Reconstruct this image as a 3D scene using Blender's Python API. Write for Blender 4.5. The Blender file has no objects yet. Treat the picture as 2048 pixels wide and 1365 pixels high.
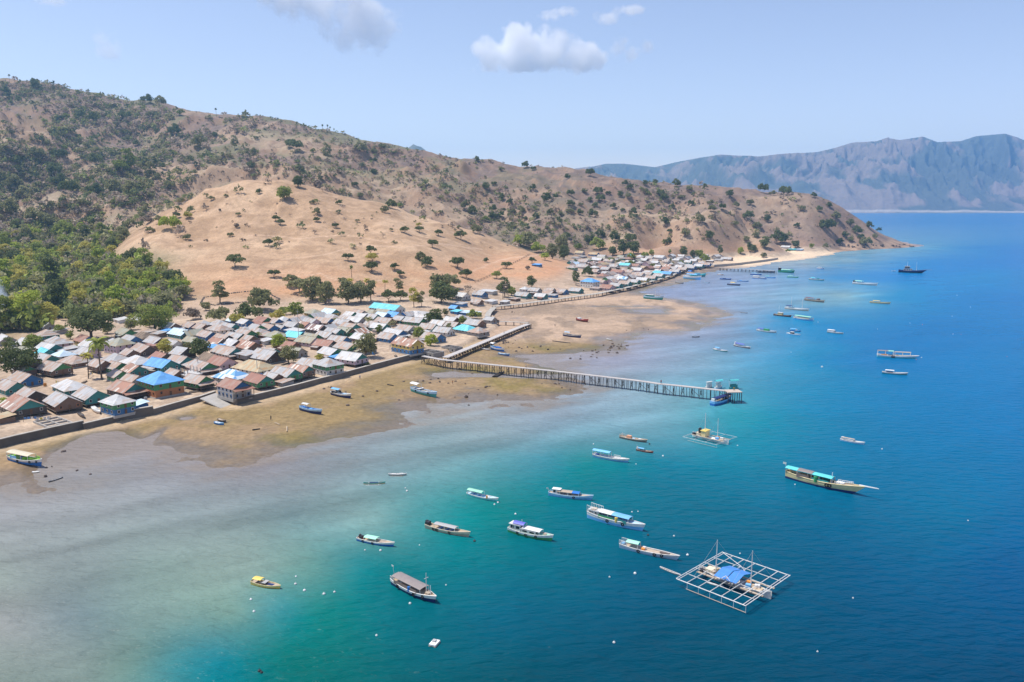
import math
WATER_GAIN = (1, 1, 1)
WATER_BASE = [(0.1735, 0.2138, 0.1878), (0.1735, 0.2294, 0.2018), (0.1234, 0.2138, 0.1796), (0.0412, 0.1844, 0.1933), (0.0056, 0.1524, 0.1823), (0.0008, 0.1236, 0.1085), (0.0008, 0.0834, 0.0985), (0.0008, 0.0612, 0.0891), (0.0008, 0.0512, 0.0891), (0.0008, 0.0439, 0.0985), (0.2163, 0.2283, 0.2151), (0.1271, 0.1751, 0.1782), (0.1463, 0.2283, 0.2004), (0.1226, 0.2251, 0.1836), (0.0269, 0.1834, 0.1976), (0.0008, 0.1464, 0.1288), (0.0008, 0.1118, 0.1288), (0.0008, 0.0825, 0.1288), (0.0008, 0.0611, 0.1078), (0.0008, 0.0603, 0.1403), (0.2099, 0.2454, 0.2154), (0.1671, 0.2324, 0.2037), (0.1671, 0.2454, 0.2095), (0.0915, 0.2076, 0.1785), (0.0125, 0.1678, 0.1759), (0.0008, 0.1303, 0.1359), (0.0008, 0.0988, 0.1359), (0.0008, 0.0707, 0.1246), (0.0008, 0.0703, 0.1478), (0.0008, 0.0703, 0.1732), (0.2271, 0.2346, 0.2331), (0.182, 0.2184, 0.2174), (0.1424, 0.2184, 0.2174), (0.1424, 0.2514, 0.2331), (0.07, 0.228, 0.2268), (0.0051, 0.1908, 0.1907), (0.0008, 0.152, 0.1478), (0.0008, 0.1272, 0.1605), (0.0008, 0.0943, 0.1478), (0.0008, 0.1047, 0.2023), (0.2226, 0.2125, 0.2228), (0.1773, 0.2125, 0.2228), (0.1376, 0.2287, 0.2391), (0.1032, 0.2287, 0.2391), (0.0272, 0.185, 0.226), (0.0008, 0.1678, 0.1747), (0.0008, 0.1412, 0.204), (0.0008, 0.1169, 0.2196), (0.0008, 0.1169, 0.2526), (0.2278, 0.2705, 0.277), (0.1817, 0.2524, 0.2958), (0.1541, 0.2705, 0.3152), (0.106, 0.2705, 0.3152), (0.0172, 0.2329, 0.2844), (0.0008, 0.1834, 0.2733), (0.0008, 0.1412, 0.2733), (0.0008, 0.1284, 0.2919), (0.2433, 0.2615, 0.3238), (0.2069, 0.2694, 0.3456), (0.1428, 0.2815, 0.3682), (0.048, 0.2422, 0.3916), (0.0008, 0.1855, 0.3238), (0.0008, 0.1448, 0.3238), (0.0008, 0.139, 0.3238), (0.2042, 0.2697, 0.3705), (0.1373, 0.2697, 0.38), (0.0384, 0.2218, 0.3897), (0.0008, 0.1714, 0.347), (0.0008, 0.139, 0.3379), (0.0008, 0.139, 0.3379), (0.209, 0.2662, 0.3876), (0.2288, 0.3022, 0.4144), (0.172, 0.3019, 0.3876), (0.1074, 0.2662, 0.3876), (0.209, 0.3495, 0.3625), (0.0798, 0.2793, 0.3978), (0.0008, 0.1934, 0.3675), (0.0008, 0.1406, 0.3528), (0.1998, 0.2679, 0.3783), (0.2075, 0.281, 0.3986), (0.1208, 0.2593, 0.3986), (0.0337, 0.2143, 0.409), (0.0008, 0.1661, 0.409), (0.0008, 0.1661, 0.3634), (0.199, 0.2845, 0.3305), (0.1266, 0.2722, 0.3577), (0.0442, 0.2131, 0.374), (0.0008, 0.1576, 0.374), (0.0008, 0.1429, 0.374), (0.0888, 0.2456, 0.3331), (0.0353, 0.2017, 0.3436), (0.0008, 0.1495, 0.3489), (0.0008, 0.1382, 0.3489), (0.0008, 0.1324, 0.3317), (0.0008, 0.1324, 0.3317), (0.0008, 0.1324, 0.3317)]
WAVE = (1.0, 1.0)
SUN_EL = math.radians(65); SUN_E = 3.6; SKY_E = .122; SKY_T = (1.17, .935, .90, 1); AIR = (1.0, .25, 2.6)
HAZE_D = .95e-4; HAZE_C = (.32, .64, 1.0, 1); HAZE_G = .2
EXPOSURE = 0.53
import bpy, math, random
import numpy as np
from mathutils import Vector, Matrix

R = random.Random(7)
NR = np.random.RandomState(11)
SC = bpy.context.scene
COL = SC.collection
pi = math.pi

# ---------------------------------------------------------------- camera model
F = 28 / 36 * 2048                      # focal length in pixels of the 2048 wide photograph
HORIZON = 408
CAM_H = 60.0
PITCH = math.atan((682.5 - HORIZON) / F)
CP, SP = math.cos(PITCH), math.sin(PITCH)

def ray(x, y):
    u = (x - 1024) / F
    v = (682.5 - y) / F
    return u, v * SP + CP, v * CP - SP

def at_z(x, y, z=0.0):
    dx, dy, dz = ray(x, y)
    t = (z - CAM_H) / dz
    return Vector((t * dx, t * dy, z))

def at_d(x, y, d):
    dx, dy, dz = ray(x, y)
    t = d / dy
    return Vector((t * dx, d, CAM_H + t * dz))

def to_px(p):
    x, y, z = p[0], p[1], p[2] - CAM_H
    f = y * CP - z * SP
    u = x / f
    v = (y * SP + z * CP) / f
    return 1024 + u * F, 682.5 - v * F

# ---------------------------------------------------------------- noise
def _hash(ix, iy, seed):
    h = (ix.astype(np.int64) * 374761393 + iy.astype(np.int64) * 668265263 + seed * 974711) & 0xffffffff
    h = ((h ^ (h >> 13)) * 1274126177) & 0xffffffff
    h = h ^ (h >> 16)
    return (h & 0xffff) / 65535.0

def vnoise(x, y, seed=0):
    x = np.asarray(x, float); y = np.asarray(y, float)
    ix = np.floor(x); iy = np.floor(y)
    fx = x - ix; fy = y - iy
    fx = fx * fx * fx * (fx * (fx * 6 - 15) + 10); fy = fy * fy * fy * (fy * (fy * 6 - 15) + 10)
    a = _hash(ix, iy, seed); b = _hash(ix + 1, iy, seed)
    c = _hash(ix, iy + 1, seed); d = _hash(ix + 1, iy + 1, seed)
    return (a * (1 - fx) + b * fx) * (1 - fy) + (c * (1 - fx) + d * fx) * fy

def fbm(x, y, seed=0, octv=4, gain=.5):
    s = 0; a = 1; t = 0
    ca, sa = math.cos(.6), math.sin(.6)
    for o in range(octv):
        s = s + a * vnoise(x, y, seed + o * 17); t += a
        x, y = (x * ca - y * sa) * 2.03, (x * sa + y * ca) * 2.03
        a *= gain
    return s / t

def ridged(x, y, seed=0, octv=4, gain=.5):
    s = 0; a = 1; t = 0
    ca, sa = math.cos(.5), math.sin(.5)
    for o in range(octv):
        n = 1 - np.abs(2 * vnoise(x, y, seed + o * 13) - 1)
        s = s + a * n * n; t += a
        x, y = (x * ca - y * sa) * 2.1, (x * sa + y * ca) * 2.1
        a *= gain
    return s / t

def sstep(a, b, x):
    t = np.clip((x - a) / (b - a), 0, 1)
    return t * t * (3 - 2 * t)

def sdf(poly, X, Y):
    """signed distance, positive inside"""
    X = np.asarray(X, float); Y = np.asarray(Y, float)
    d = np.full(X.shape, 1e18); ins = np.zeros(X.shape, bool)
    n = len(poly)
    for i in range(n):
        ax, ay = poly[i]; bx, by = poly[(i + 1) % n]
        ex, ey = bx - ax, by - ay
        wx, wy = X - ax, Y - ay
        t = np.clip((wx * ex + wy * ey) / (ex * ex + ey * ey + 1e-12), 0, 1)
        d = np.minimum(d, (wx - ex * t) ** 2 + (wy - ey * t) ** 2)
        c = (ay > Y) != (by > Y)
        if by != ay:
            ins ^= c & (X < ex * (Y - ay) / (by - ay) + ax)
    d = np.sqrt(d)
    return np.where(ins, d, -d)

def inside(poly, x, y):
    r = False; n = len(poly)
    for i in range(n):
        ax, ay = poly[i]; bx, by = poly[(i + 1) % n]
        if (ay > y) != (by > y) and x < (bx - ax) * (y - ay) / (by - ay) + ax:
            r = not r
    return r

# ---------------------------------------------------------------- materials
MATS = {}

def new_mat(name):
    m = bpy.data.materials.new(name); m.use_nodes = True
    nt = m.node_tree
    return m, nt, nt.nodes['Principled BSDF']

def lin(c):
    """sRGB 0-255 to linear"""
    return tuple(((v / 255) / 12.92 if v / 255 <= .04045 else ((v / 255 + .055) / 1.055) ** 2.4) for v in c)

def paint(name, col, rough=.7, var=.25, scale=1.2, spec=.3):
    """weathered paint / plain surface: slight dirt variation and a tone of its own per object"""
    if name in MATS: return MATS[name]
    m, nt, b = new_mat(name); N = nt.nodes; L = nt.links
    tc = N.new('ShaderNodeTexCoord'); no = N.new('ShaderNodeTexNoise')
    no.inputs['Scale'].default_value = scale; no.inputs['Detail'].default_value = 5
    L.new(tc.outputs['Object'], no.inputs['Vector'])
    oi = N.new('ShaderNodeObjectInfo')
    ad = N.new('ShaderNodeMath'); ad.operation = 'MULTIPLY_ADD'
    L.new(oi.outputs['Random'], ad.inputs[0]); ad.inputs[1].default_value = .6
    L.new(no.outputs['Fac'], ad.inputs[2])
    mr = N.new('ShaderNodeMapRange'); mr.inputs['From Min'].default_value = .35; mr.inputs['From Max'].default_value = 1.15
    mr.inputs['To Min'].default_value = 1 - var; mr.inputs['To Max'].default_value = 1 + var * .5
    L.new(ad.outputs[0], mr.inputs['Value'])
    mx = N.new('ShaderNodeVectorMath'); mx.operation = 'SCALE'
    mx.inputs[0].default_value = col[:3]; L.new(mr.outputs['Result'], mx.inputs['Scale'])
    L.new(mx.outputs[0], b.inputs['Base Color'])
    b.inputs['Roughness'].default_value = rough
    b.inputs['Specular IOR Level'].default_value = spec
    MATS[name] = m
    return m

def roof_mat(name, base, rust, amount, strip=0.0, strip_col=(.7, .68, .64), rough=.55):
    """corrugated sheet roof: every sheet has its own tone, rust grows in patches and along sheets"""
    if name in MATS: return MATS[name]
    m, nt, b = new_mat(name); N = nt.nodes; L = nt.links
    tc = N.new('ShaderNodeTexCoord'); oi = N.new('ShaderNodeObjectInfo')
    sx = N.new('ShaderNodeSeparateXYZ'); L.new(tc.outputs['Object'], sx.inputs[0])
    q = N.new('ShaderNodeMath'); q.operation = 'MULTIPLY'; q.inputs[1].default_value = 1.15; L.new(sx.outputs['X'], q.inputs[0])
    fl = N.new('ShaderNodeMath'); fl.operation = 'FLOOR'; L.new(q.outputs[0], fl.inputs[0])
    side = N.new('ShaderNodeMath'); side.operation = 'MULTIPLY'; side.inputs[1].default_value = .42; L.new(sx.outputs['Y'], side.inputs[0])
    sfl = N.new('ShaderNodeMath'); sfl.operation = 'FLOOR'; L.new(side.outputs[0], sfl.inputs[0])
    cb = N.new('ShaderNodeCombineXYZ'); L.new(fl.outputs[0], cb.inputs[0]); L.new(sfl.outputs[0], cb.inputs[1])
    rr = N.new('ShaderNodeMath'); rr.operation = 'MULTIPLY'; rr.inputs[1].default_value = 97; L.new(oi.outputs['Random'], rr.inputs[0])
    L.new(rr.outputs[0], cb.inputs[2])
    wn = N.new('ShaderNodeTexWhiteNoise'); L.new(cb.outputs[0], wn.inputs['Vector'])
    # rust patches, stretched along the fall of the roof
    mp = N.new('ShaderNodeMapping'); mp.inputs['Scale'].default_value = (.55, .2, .2); L.new(tc.outputs['Object'], mp.inputs['Vector'])
    off = N.new('ShaderNodeVectorMath'); L.new(mp.outputs[0], off.inputs[0]); L.new(rr.outputs[0], off.inputs[1])
    no = N.new('ShaderNodeTexNoise'); no.inputs['Scale'].default_value = 1.3; no.inputs['Detail'].default_value = 6; no.inputs['Roughness'].default_value = .62
    L.new(off.outputs[0], no.inputs['Vector'])
    a1 = N.new('ShaderNodeMath'); a1.operation = 'MULTIPLY_ADD'; L.new(wn.outputs['Value'], a1.inputs[0]); a1.inputs[1].default_value = .42
    L.new(no.outputs['Fac'], a1.inputs[2])
    mr = N.new('ShaderNodeMapRange'); mr.interpolation_type = 'SMOOTHSTEP'
    mr.inputs['From Min'].default_value = .98 - amount * .75; mr.inputs['From Max'].default_value = 1.2 - amount * .75
    L.new(a1.outputs[0], mr.inputs['Value'])
    # tone of the sheet
    tone = N.new('ShaderNodeMapRange'); tone.inputs['To Min'].default_value = .78; tone.inputs['To Max'].default_value = 1.12
    L.new(wn.outputs['Value'], tone.inputs['Value'])
    bs = N.new('ShaderNodeVectorMath'); bs.operation = 'SCALE'; bs.inputs[0].default_value = base; L.new(tone.outputs[0], bs.inputs['Scale'])
    mx = N.new('ShaderNodeMix'); mx.data_type = 'RGBA'; L.new(mr.outputs[0], mx.inputs[0]); L.new(bs.outputs[0], mx.inputs[6])
    ru = N.new('ShaderNodeVectorMath'); ru.operation = 'SCALE'; ru.inputs[0].default_value = rust; L.new(tone.outputs[0], ru.inputs['Scale'])
    L.new(ru.outputs[0], mx.inputs[7])
    out = mx.outputs[2]
    if strip > 0:
        gt = N.new('ShaderNodeMath'); gt.operation = 'GREATER_THAN'; gt.inputs[1].default_value = 1 - strip
        wn2 = N.new('ShaderNodeTexWhiteNoise'); L.new(cb.outputs[0], wn2.inputs['Vector'])
        sv = N.new('ShaderNodeSeparateXYZ'); L.new(wn2.outputs['Color'], sv.inputs[0]); L.new(sv.outputs[1], gt.inputs[0])
        m2 = N.new('ShaderNodeMix'); m2.data_type = 'RGBA'; L.new(gt.outputs[0], m2.inputs[0]); L.new(out, m2.inputs[6]); m2.inputs[7].default_value = (*strip_col, 1)
        out = m2.outputs[2]
    L.new(out, b.inputs['Base Color'])
    b.inputs['Roughness'].default_value = rough
    b.inputs['Specular IOR Level'].default_value = .35
    MATS[name] = m
    return m

# ---------------------------------------------------------------- mesh building
class MB:
    def __init__(s): s.v = []; s.f = []; s.m = []
    def add(s, verts, faces, mi=0):
        o = len(s.v); s.v.extend([tuple(p) for p in verts])
        for f in faces: s.f.append(tuple(o + i for i in f)); s.m.append(mi)
        return s
    def box(s, c, d, mi=0, rz=0):
        x, y, z = d[0] / 2, d[1] / 2, d[2] / 2
        ca, sa = math.cos(rz), math.sin(rz)
        vs = []
        for k in (-1, 1):
            for (i, j) in ((-1, -1), (1, -1), (1, 1), (-1, 1)):
                px, py = i * x, j * y
                vs.append((c[0] + px * ca - py * sa, c[1] + px * sa + py * ca, c[2] + k * z))
        return s.add(vs, [(3, 2, 1, 0), (4, 5, 6, 7), (0, 1, 5, 4), (1, 2, 6, 5), (2, 3, 7, 6), (3, 0, 4, 7)], mi)
    def bar(s, p, q, r, r2=None, n=6, mi=0):
        p = Vector(p); q = Vector(q); r2 = r if r2 is None else r2
        d = (q - p)
        if d.length < 1e-6: return s
        d.normalize()
        a = d.orthogonal().normalized(); b = d.cross(a)
        vs = []
        for (c, rr) in ((p, r), (q, r2)):
            for i in range(n):
                t = 2 * pi * i / n + pi / n
                vs.append(c + a * (rr * math.cos(t)) + b * (rr * math.sin(t)))
        fs = [(i, (i + 1) % n, n + (i + 1) % n, n + i) for i in range(n)]
        fs += [tuple(range(n - 1, -1, -1)), tuple(range(n, 2 * n))]
        return s.add(vs, fs, mi)
    def slab(s, quad, th, mi=0):
        """thicken a quad or triangle downward along its normal"""
        q = [Vector(p) for p in quad]
        n = (q[1] - q[0]).cross(q[-1] - q[0]).normalized()
        if n.z < 0: q.reverse(); n = -n
        k = len(q)
        vs = q + [p - n * th for p in q]
        fs = [tuple(range(k)), tuple(range(2 * k - 1, k - 1, -1))]
        fs += [(i, k + i, k + (i + 1) % k, (i + 1) % k) for i in range(k)]
        return s.add(vs, fs, mi)
    def torus(s, c, R0, r0, axis='y', n=10, m=5, mi=0):
        vs = []; fs = []
        for i in range(n):
            a = 2 * pi * i / n
            for j in range(m):
                b = 2 * pi * j / m
                rr = R0 + r0 * math.cos(b); h = r0 * math.sin(b)
                x, y = rr * math.cos(a), rr * math.sin(a)
                p = (x, h, y) if axis == 'y' else ((h, x, y) if axis == 'x' else (x, y, h))
                vs.append((c[0] + p[0], c[1] + p[1], c[2] + p[2]))
        for i in range(n):
            for j in range(m):
                fs.append((i * m + j, i * m + (j + 1) % m, ((i + 1) % n) * m + (j + 1) % m, ((i + 1) % n) * m + j))
        return s.add(vs, fs, mi)
    def ball(s, c, r, n=8, m=5, mi=0, jit=0, rnd=None):
        vs = []; fs = []
        rx, ry, rz = r if hasattr(r, '__len__') else (r, r, r)
        for j in range(m + 1):
            th = pi * j / m
            for i in range(n):
                ph = 2 * pi * i / n
                k = 1 + (rnd.uniform(-jit, jit) if rnd else 0)
                vs.append((c[0] + rx * k * math.sin(th) * math.cos(ph), c[1] + ry * k * math.sin(th) * math.sin(ph), c[2] + rz * k * math.cos(th)))
        for j in range(m):
            for i in range(n):
                fs.append((j * n + i, (j + 1) * n + i, (j + 1) * n + (i + 1) % n, j * n + (i + 1) % n))
        return s.add(vs, fs, mi)
    def mesh(s, name, mats):
        me = bpy.data.meshes.new(name)
        me.from_pydata(s.v, [], s.f); me.update()
        if not isinstance(mats, (list, tuple)): mats = [mats]
        for m in mats: me.materials.append(m)
        if len(mats) > 1: me.polygons.foreach_set('material_index', s.m)
        return me
    def build(s, name, mats, parent=None, smooth=False):
        o = link(name, s.mesh(name, mats), parent)
        if smooth: o.data.polygons.foreach_set('use_smooth', [True] * len(o.data.polygons))
        return o

def link(name, data, parent=None):
    o = bpy.data.objects.new(name, data); COL.objects.link(o)
    if parent is not None: o.parent = parent
    return o

def tag(o, label=None, cat=None, group=None, kind=None):
    if label: o['label'] = label
    if cat: o['category'] = cat
    if group: o['group'] = group
    if kind: o['kind'] = kind
    return o

def thing(name, loc, rz=0, label=None, cat=None, group=None):
    o = link(name, None); o.empty_display_size = .5
    o.location = loc; o.rotation_euler = (0, 0, rz)
    return tag(o, label, cat, group)

def np_mesh(name, V, Fq):
    """fast mesh from numpy arrays, all faces the same corner count"""
    me = bpy.data.meshes.new(name)
    V = np.ascontiguousarray(V, np.float32); Fq = np.ascontiguousarray(Fq, np.int32)
    k = Fq.shape[1]
    me.vertices.add(len(V)); me.vertices.foreach_set('co', V.ravel())
    me.loops.add(Fq.size); me.loops.foreach_set('vertex_index', Fq.ravel())
    me.polygons.add(len(Fq)); me.polygons.foreach_set('loop_start', np.arange(0, Fq.size, k, dtype=np.int32))
    me.polygons.foreach_set('loop_total', np.full(len(Fq), k, np.int32))
    me.update(calc_edges=True)
    return me

def vcol(me, name, arr):
    a = me.color_attributes.new(name, 'FLOAT_COLOR', 'POINT')
    full = np.ones((len(me.vertices), 4), np.float32); full[:, :arr.shape[1]] = arr
    a.data.foreach_set('color', full.ravel())

def grid_faces(nr, nc):
    i = np.arange(nr - 1)[:, None] * nc + np.arange(nc - 1)[None, :]
    i = i.ravel()
    return np.stack([i, i + 1, i + nc + 1, i + nc], 1)

ORD = {1: 'first', 2: 'second', 3: 'third', 4: 'fourth', 5: 'fifth', 6: 'sixth', 7: 'seventh', 8: 'eighth', 9: 'ninth', 10: 'tenth', 11: 'eleventh', 12: 'twelfth'}
def nth(k):
    if k in ORD: return ORD[k]
    return f"{k}{'th' if 10 < k % 100 < 14 else {1: 'st', 2: 'nd', 3: 'rd'}.get(k % 10, 'th')}"

def label_all(items):
    """items: (object, look, place, px). Adds the order from the left only where look and place leave a choice."""
    d = {}
    for it in items:
        if len((it[1] + ' ' + it[2]).split()) > 12: print('LONG', it[1], it[2])
    for it in items: d.setdefault((it[1], it[2]), []).append(it)
    for (look, place), its in d.items():
        its.sort(key=lambda i: i[3])
        for k, it in enumerate(its):
            if len(its) == 1: it[0]['label'] = f"{look} {place}"
            elif len(its) == 2: it[0]['label'] = f"{look} {place}, {'left' if k == 0 else 'right'} of two"
            else: it[0]['label'] = f"{look} {place}, {nth(k + 1)} from left"
# ================================================================ SETTING: terrain
# shoreline of everything dry at this tide (pixel outline on the water level), then closed behind the headland
LAND_PX = [(-260, 1062), (-120, 1012), (0, 978), (70, 975), (120, 960), (150, 945), (190, 935), (215, 920), (250, 918), (280, 910), (320, 912), (380, 925), (430, 928), (480, 926),
    (550, 911), (620, 890), (690, 868), (740, 857), (800, 846), (812, 824), (850, 831), (903, 828), (880, 812), (925, 799),
    (1000, 808), (1060, 809), (1100, 800), (1122, 789), (1155, 784), (1165, 772), (1150, 764), (1140, 756), (1148, 742),
    (1152, 732), (1128, 718), (1140, 711), (1180, 708), (1228, 702), (1244, 694), (1238, 686), (1215, 681), (1270, 674), (1330, 668), (1380, 661), (1425, 643), (1448, 630), (1425, 618),
    (1385, 606), (1330, 594), (1290, 588), (1268, 586), (1300, 578), (1340, 570), (1375, 560), (1405, 551), (1435, 541), (1480, 537), (1560, 524),
    (1640, 513), (1690, 503), (1750, 498), (1800, 496.5), (1834, 493.5)]
LAND = [tuple(at_z(x, y, 0)[:2]) for x, y in LAND_PX] + [(600, 1180), (640, 1350), (600, 1700), (500, 2600), (-2500, 2600), (-2500, 60)]
# upland: behind the sea wall, the causeway and the beach
UP_PX = [(-260, 935), (-100, 915), (0, 892), (29, 883), (166, 857), (237, 842), (305, 831), (400, 806), (430, 797), (471, 812), (499, 806), (595, 782),
    (673, 760), (750, 741), (841, 714), (880, 712), (925, 692), (974, 668), (995, 652), (995, 638), (978, 626), (1000, 611), (1100, 602), (1196, 589),
    (1254, 577), (1313, 562), (1362, 547), (1429, 532), (1500, 529), (1554, 522), (1620, 513), (1690, 501), (1750, 497), (1800, 495.5), (1828, 493)]
WALL_LINE = [(-230, 917, 2.5), (-100, 896, 2.5), (0, 879, 2.5), (29, 872, 2.5), (100, 856, 2.5), (166, 842, 2.5), (168, 848, 1.9), (200, 840, 1.9), (237, 832, 1.9), (238, 824, 2.9), (270, 819, 2.9), (305, 813, 2.9), (306, 819, 2.1), (350, 806, 2.1), (400, 793, 2.1), (430, 783, 2.1),
    (452, 786, 2.1), (471, 799, 2.3), (499, 792, 2.3), (550, 780, 2.3), (595, 769, 2.3), (640, 757, 2.3), (673, 749, 2.3), (710, 739, 2.3), (750, 728, 2.3), (800, 715, 2.3), (841, 704, 2.3)]      # the sea wall's top edge and height
UP = [tuple(at_z(*q)[:2]) for q in WALL_LINE] + [tuple(at_z(x, y, 1.0)[:2]) for x, y in UP_PX[15:]] + [(590, 1180), (630, 1350), (590, 1700), (490, 2600), (-2500, 2600), (-2500, 90)]

CTRL = []           # (X/Y, ln Y, z)
def cz(x, y, z):
    p = at_z(x, y, z); CTRL.append((p.x / p.y, math.log(p.y), z))
def cd(x, y, d):
    p = at_d(x, y, d); CTRL.append((p.x / p.y, math.log(d), p.z))
def ch(x, d, z):
    CTRL.append(((x - 1024) / F / CP, math.log(d), z))
for a in [(-100, 900, 2), (0, 880, 2), (100, 850, 2), (300, 815, 2), (500, 780, 2), (700, 735, 2), (850, 700, 2), (-100, 780, 3), (100, 760, 2.6), (300, 740, 2.6), (500, 720, 2.4),
          (700, 690, 2.4), (-100, 700, 4), (100, 680, 3.6), (300, 660, 3.6), (500, 655, 3.6), (700, 635, 3.4), (850, 625, 3), (950, 608, 2.6), (1050, 590, 2.6), (1150, 575, 2.6),
          (1250, 562, 2.6), (1250, 535, 3.4), (1350, 525, 3.4), (1400, 515, 4), (1150, 548, 5), (1200, 525, 5.5), (1320, 508, 6), (1430, 515, 4), (1430, 530, 2.5), (1550, 516, 2.5),
          (1620, 506, 3), (430, 612, 6), (560, 596, 7), (700, 600, 6), (850, 592, 6), (950, 578, 6), (1050, 568, 5.5), (1120, 560, 6), (1150, 535, 7),
          (0, 640, 5), (100, 610, 6), (200, 610, 6), (300, 600, 6.5), (-100, 640, 5), (1560, 500, 5), (1650, 499, 4), (1750, 495, 4), (1800, 494.3, 2.5), (1825, 493, 1.2)]:
    cz(*a)
for a in [(400, 575, 475), (600, 560, 490), (800, 550, 525), (950, 545, 570), (1060, 535, 615),
          (300, 530, 520), (470, 520, 525), (650, 520, 530), (800, 510, 560), (900, 510, 600),
          (280, 490, 580), (400, 460, 620), (550, 450, 640), (700, 450, 660), (850, 470, 680), (980, 508, 690),
          (330, 425, 690), (400, 390, 740), (480, 368, 780), (560, 374, 800), (640, 387, 800), (720, 404, 800), (790, 424, 800), (870, 444, 790), (960, 469, 780),
          (1040, 497, 760), (1100, 517, 720), (230, 508, 610), (270, 470, 640),
          (0, 560, 560), (100, 540, 590), (200, 530, 590), (0, 500, 700), (120, 480, 760), (210, 470, 740), (250, 440, 800), (110, 391, 950), (0, 440, 830), (60, 410, 930), (180, 400, 960),
          (100, 450, 830), (200, 432, 860), (-120, 480, 760), (-120, 420, 900),
          (0, 350, 1060), (150, 365, 1060), (300, 340, 1080), (400, 348, 1000), (300, 370, 980), (450, 338, 1020), (560, 338, 1040), (560, 360, 930),
          (0, 230, 1260), (90, 265, 1220), (130, 300, 1180), (190, 330, 1130), (-120, 220, 1280), (-120, 330, 1100),
          (100, 225, 1430), (250, 258, 1400), (400, 288, 1300), (560, 300, 1250), (700, 330, 1200), (800, 350, 1150), (900, 380, 1080), (1000, 400, 1050), (700, 380, 980), (850, 412, 940),
          (950, 440, 920), (1050, 440, 950), (1100, 472, 850), (1150, 420, 1020), (1200, 450, 940), (1300, 408, 1080), (1400, 412, 1080), (1500, 420, 1090), (1600, 430, 1090),
          (1680, 460, 1100), (1500, 480, 980), (1600, 487, 1010), (1680, 488, 1070), (1050, 500, 810), (1120, 492, 830),
          (1200, 488, 860), (1270, 456, 895), (1330, 441, 930), (1400, 441, 950), (1480, 456, 960), (1530, 478, 950), (1250, 497, 830), (1330, 497, 845), (1400, 497, 865), (1480, 501, 900)]:
    cd(*a)
for a in [(330, 790, 38), (400, 840, 52), (480, 890, 60), (560, 890, 58), (640, 890, 54), (720, 890, 48), (800, 890, 40), (870, 880, 34), (960, 850, 28), (1040, 820, 17), (60, 1010, 56), (110, 1020, 62), (180, 1020, 62),
          (0, 1330, 180), (90, 1290, 150), (1330, 1010, 40), (1400, 1020, 42)]:
    ch(*a)
SKYLINE = [(-220, 140, 1620), (-100, 150, 1610), (0, 162, 1600), (60, 166, 1600), (100, 173, 1600), (200, 190, 1600), (320, 207, 1590), (400, 231, 1560), (480, 234, 1540), (560, 248, 1520), (640, 263, 1500), (700, 273, 1480),
    (800, 298, 1450), (900, 323, 1400), (980, 333, 1380), (1050, 339, 1350), (1140, 342, 1330), (1220, 356, 1300), (1300, 369, 1280), (1400, 379, 1250), (1480, 385, 1230),
    (1600, 390, 1200), (1650, 403, 1190), (1700, 431, 1170), (1740, 459, 1150), (1790, 489, 1130)]
for a in SKYLINE:
    cd(*a)
    p = at_d(*a)
    ch(a[0], a[2] + 200, max(p.z - 50, 2)); ch(a[0], a[2] + 480, max(p.z - 130, -2)); ch(a[0], a[2] + 900, max(p.z - 230, -6))

CT = np.array(CTRL)
KS = np.array([1.0, 0.42])
def _phi(A, B):
    d = (A[:, None, :2] - B[None, :, :2]) * KS
    return np.sqrt((d ** 2).sum(-1) + .0006)
_n = len(CT)
_A = np.zeros((_n + 3, _n + 3)); _A[:_n, :_n] = _phi(CT, CT) + np.eye(_n) * 1e-4
_A[:_n, _n] = 1; _A[:_n, _n + 1:] = CT[:, :2]; _A[_n, :_n] = 1; _A[_n + 1:, :_n] = CT[:, :2].T
_w = np.linalg.solve(_A, np.concatenate([CT[:, 2], [0, 0, 0]]))
def rbf(a, s):
    q = np.stack([a, s], 1); out = np.empty(len(q))
    for i in range(0, len(q), 40000):
        Q = q[i:i + 40000]
        out[i:i + 40000] = _phi(Q, CT) @ _w[:_n] + _w[_n] + Q @ _w[_n + 1:]
    return out

U0, U1, NU = -.84, .84, 640
S0, S1, NS = math.log(112), math.log(2500), 720
ua = np.linspace(U0, U1, NU); sa = np.linspace(S0, S1, NS)
UU, SS = np.meshgrid(ua, sa)
GY = np.exp(SS); GX = UU * GY
# coarse interpolation of the smooth part, then refined bilinearly
cu = np.linspace(U0, U1, 321); cs = np.linspace(S0, S1, 361)
CU, CS = np.meshgrid(cu, cs)
ZC = rbf(CU.ravel(), CS.ravel()).reshape(CU.shape)
def bil(Z, u0, u1, s0, s1, u, s):
    nr, nc = Z.shape
    fu = np.clip((u - u0) / (u1 - u0) * (nc - 1), 0, nc - 1.001); fs = np.clip((s - s0) / (s1 - s0) * (nr - 1), 0, nr - 1.001)
    iu = fu.astype(int); is_ = fs.astype(int); du = fu - iu; ds = fs - is_
    return (Z[is_, iu] * (1 - du) + Z[is_, iu + 1] * du) * (1 - ds) + (Z[is_ + 1, iu] * (1 - du) + Z[is_ + 1, iu + 1] * du) * ds
ZU = bil(ZC, U0, U1, S0, S1, UU, SS)
SDL = sdf(LAND, GX, GY); SDU = sdf(UP, GX, GY)

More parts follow.
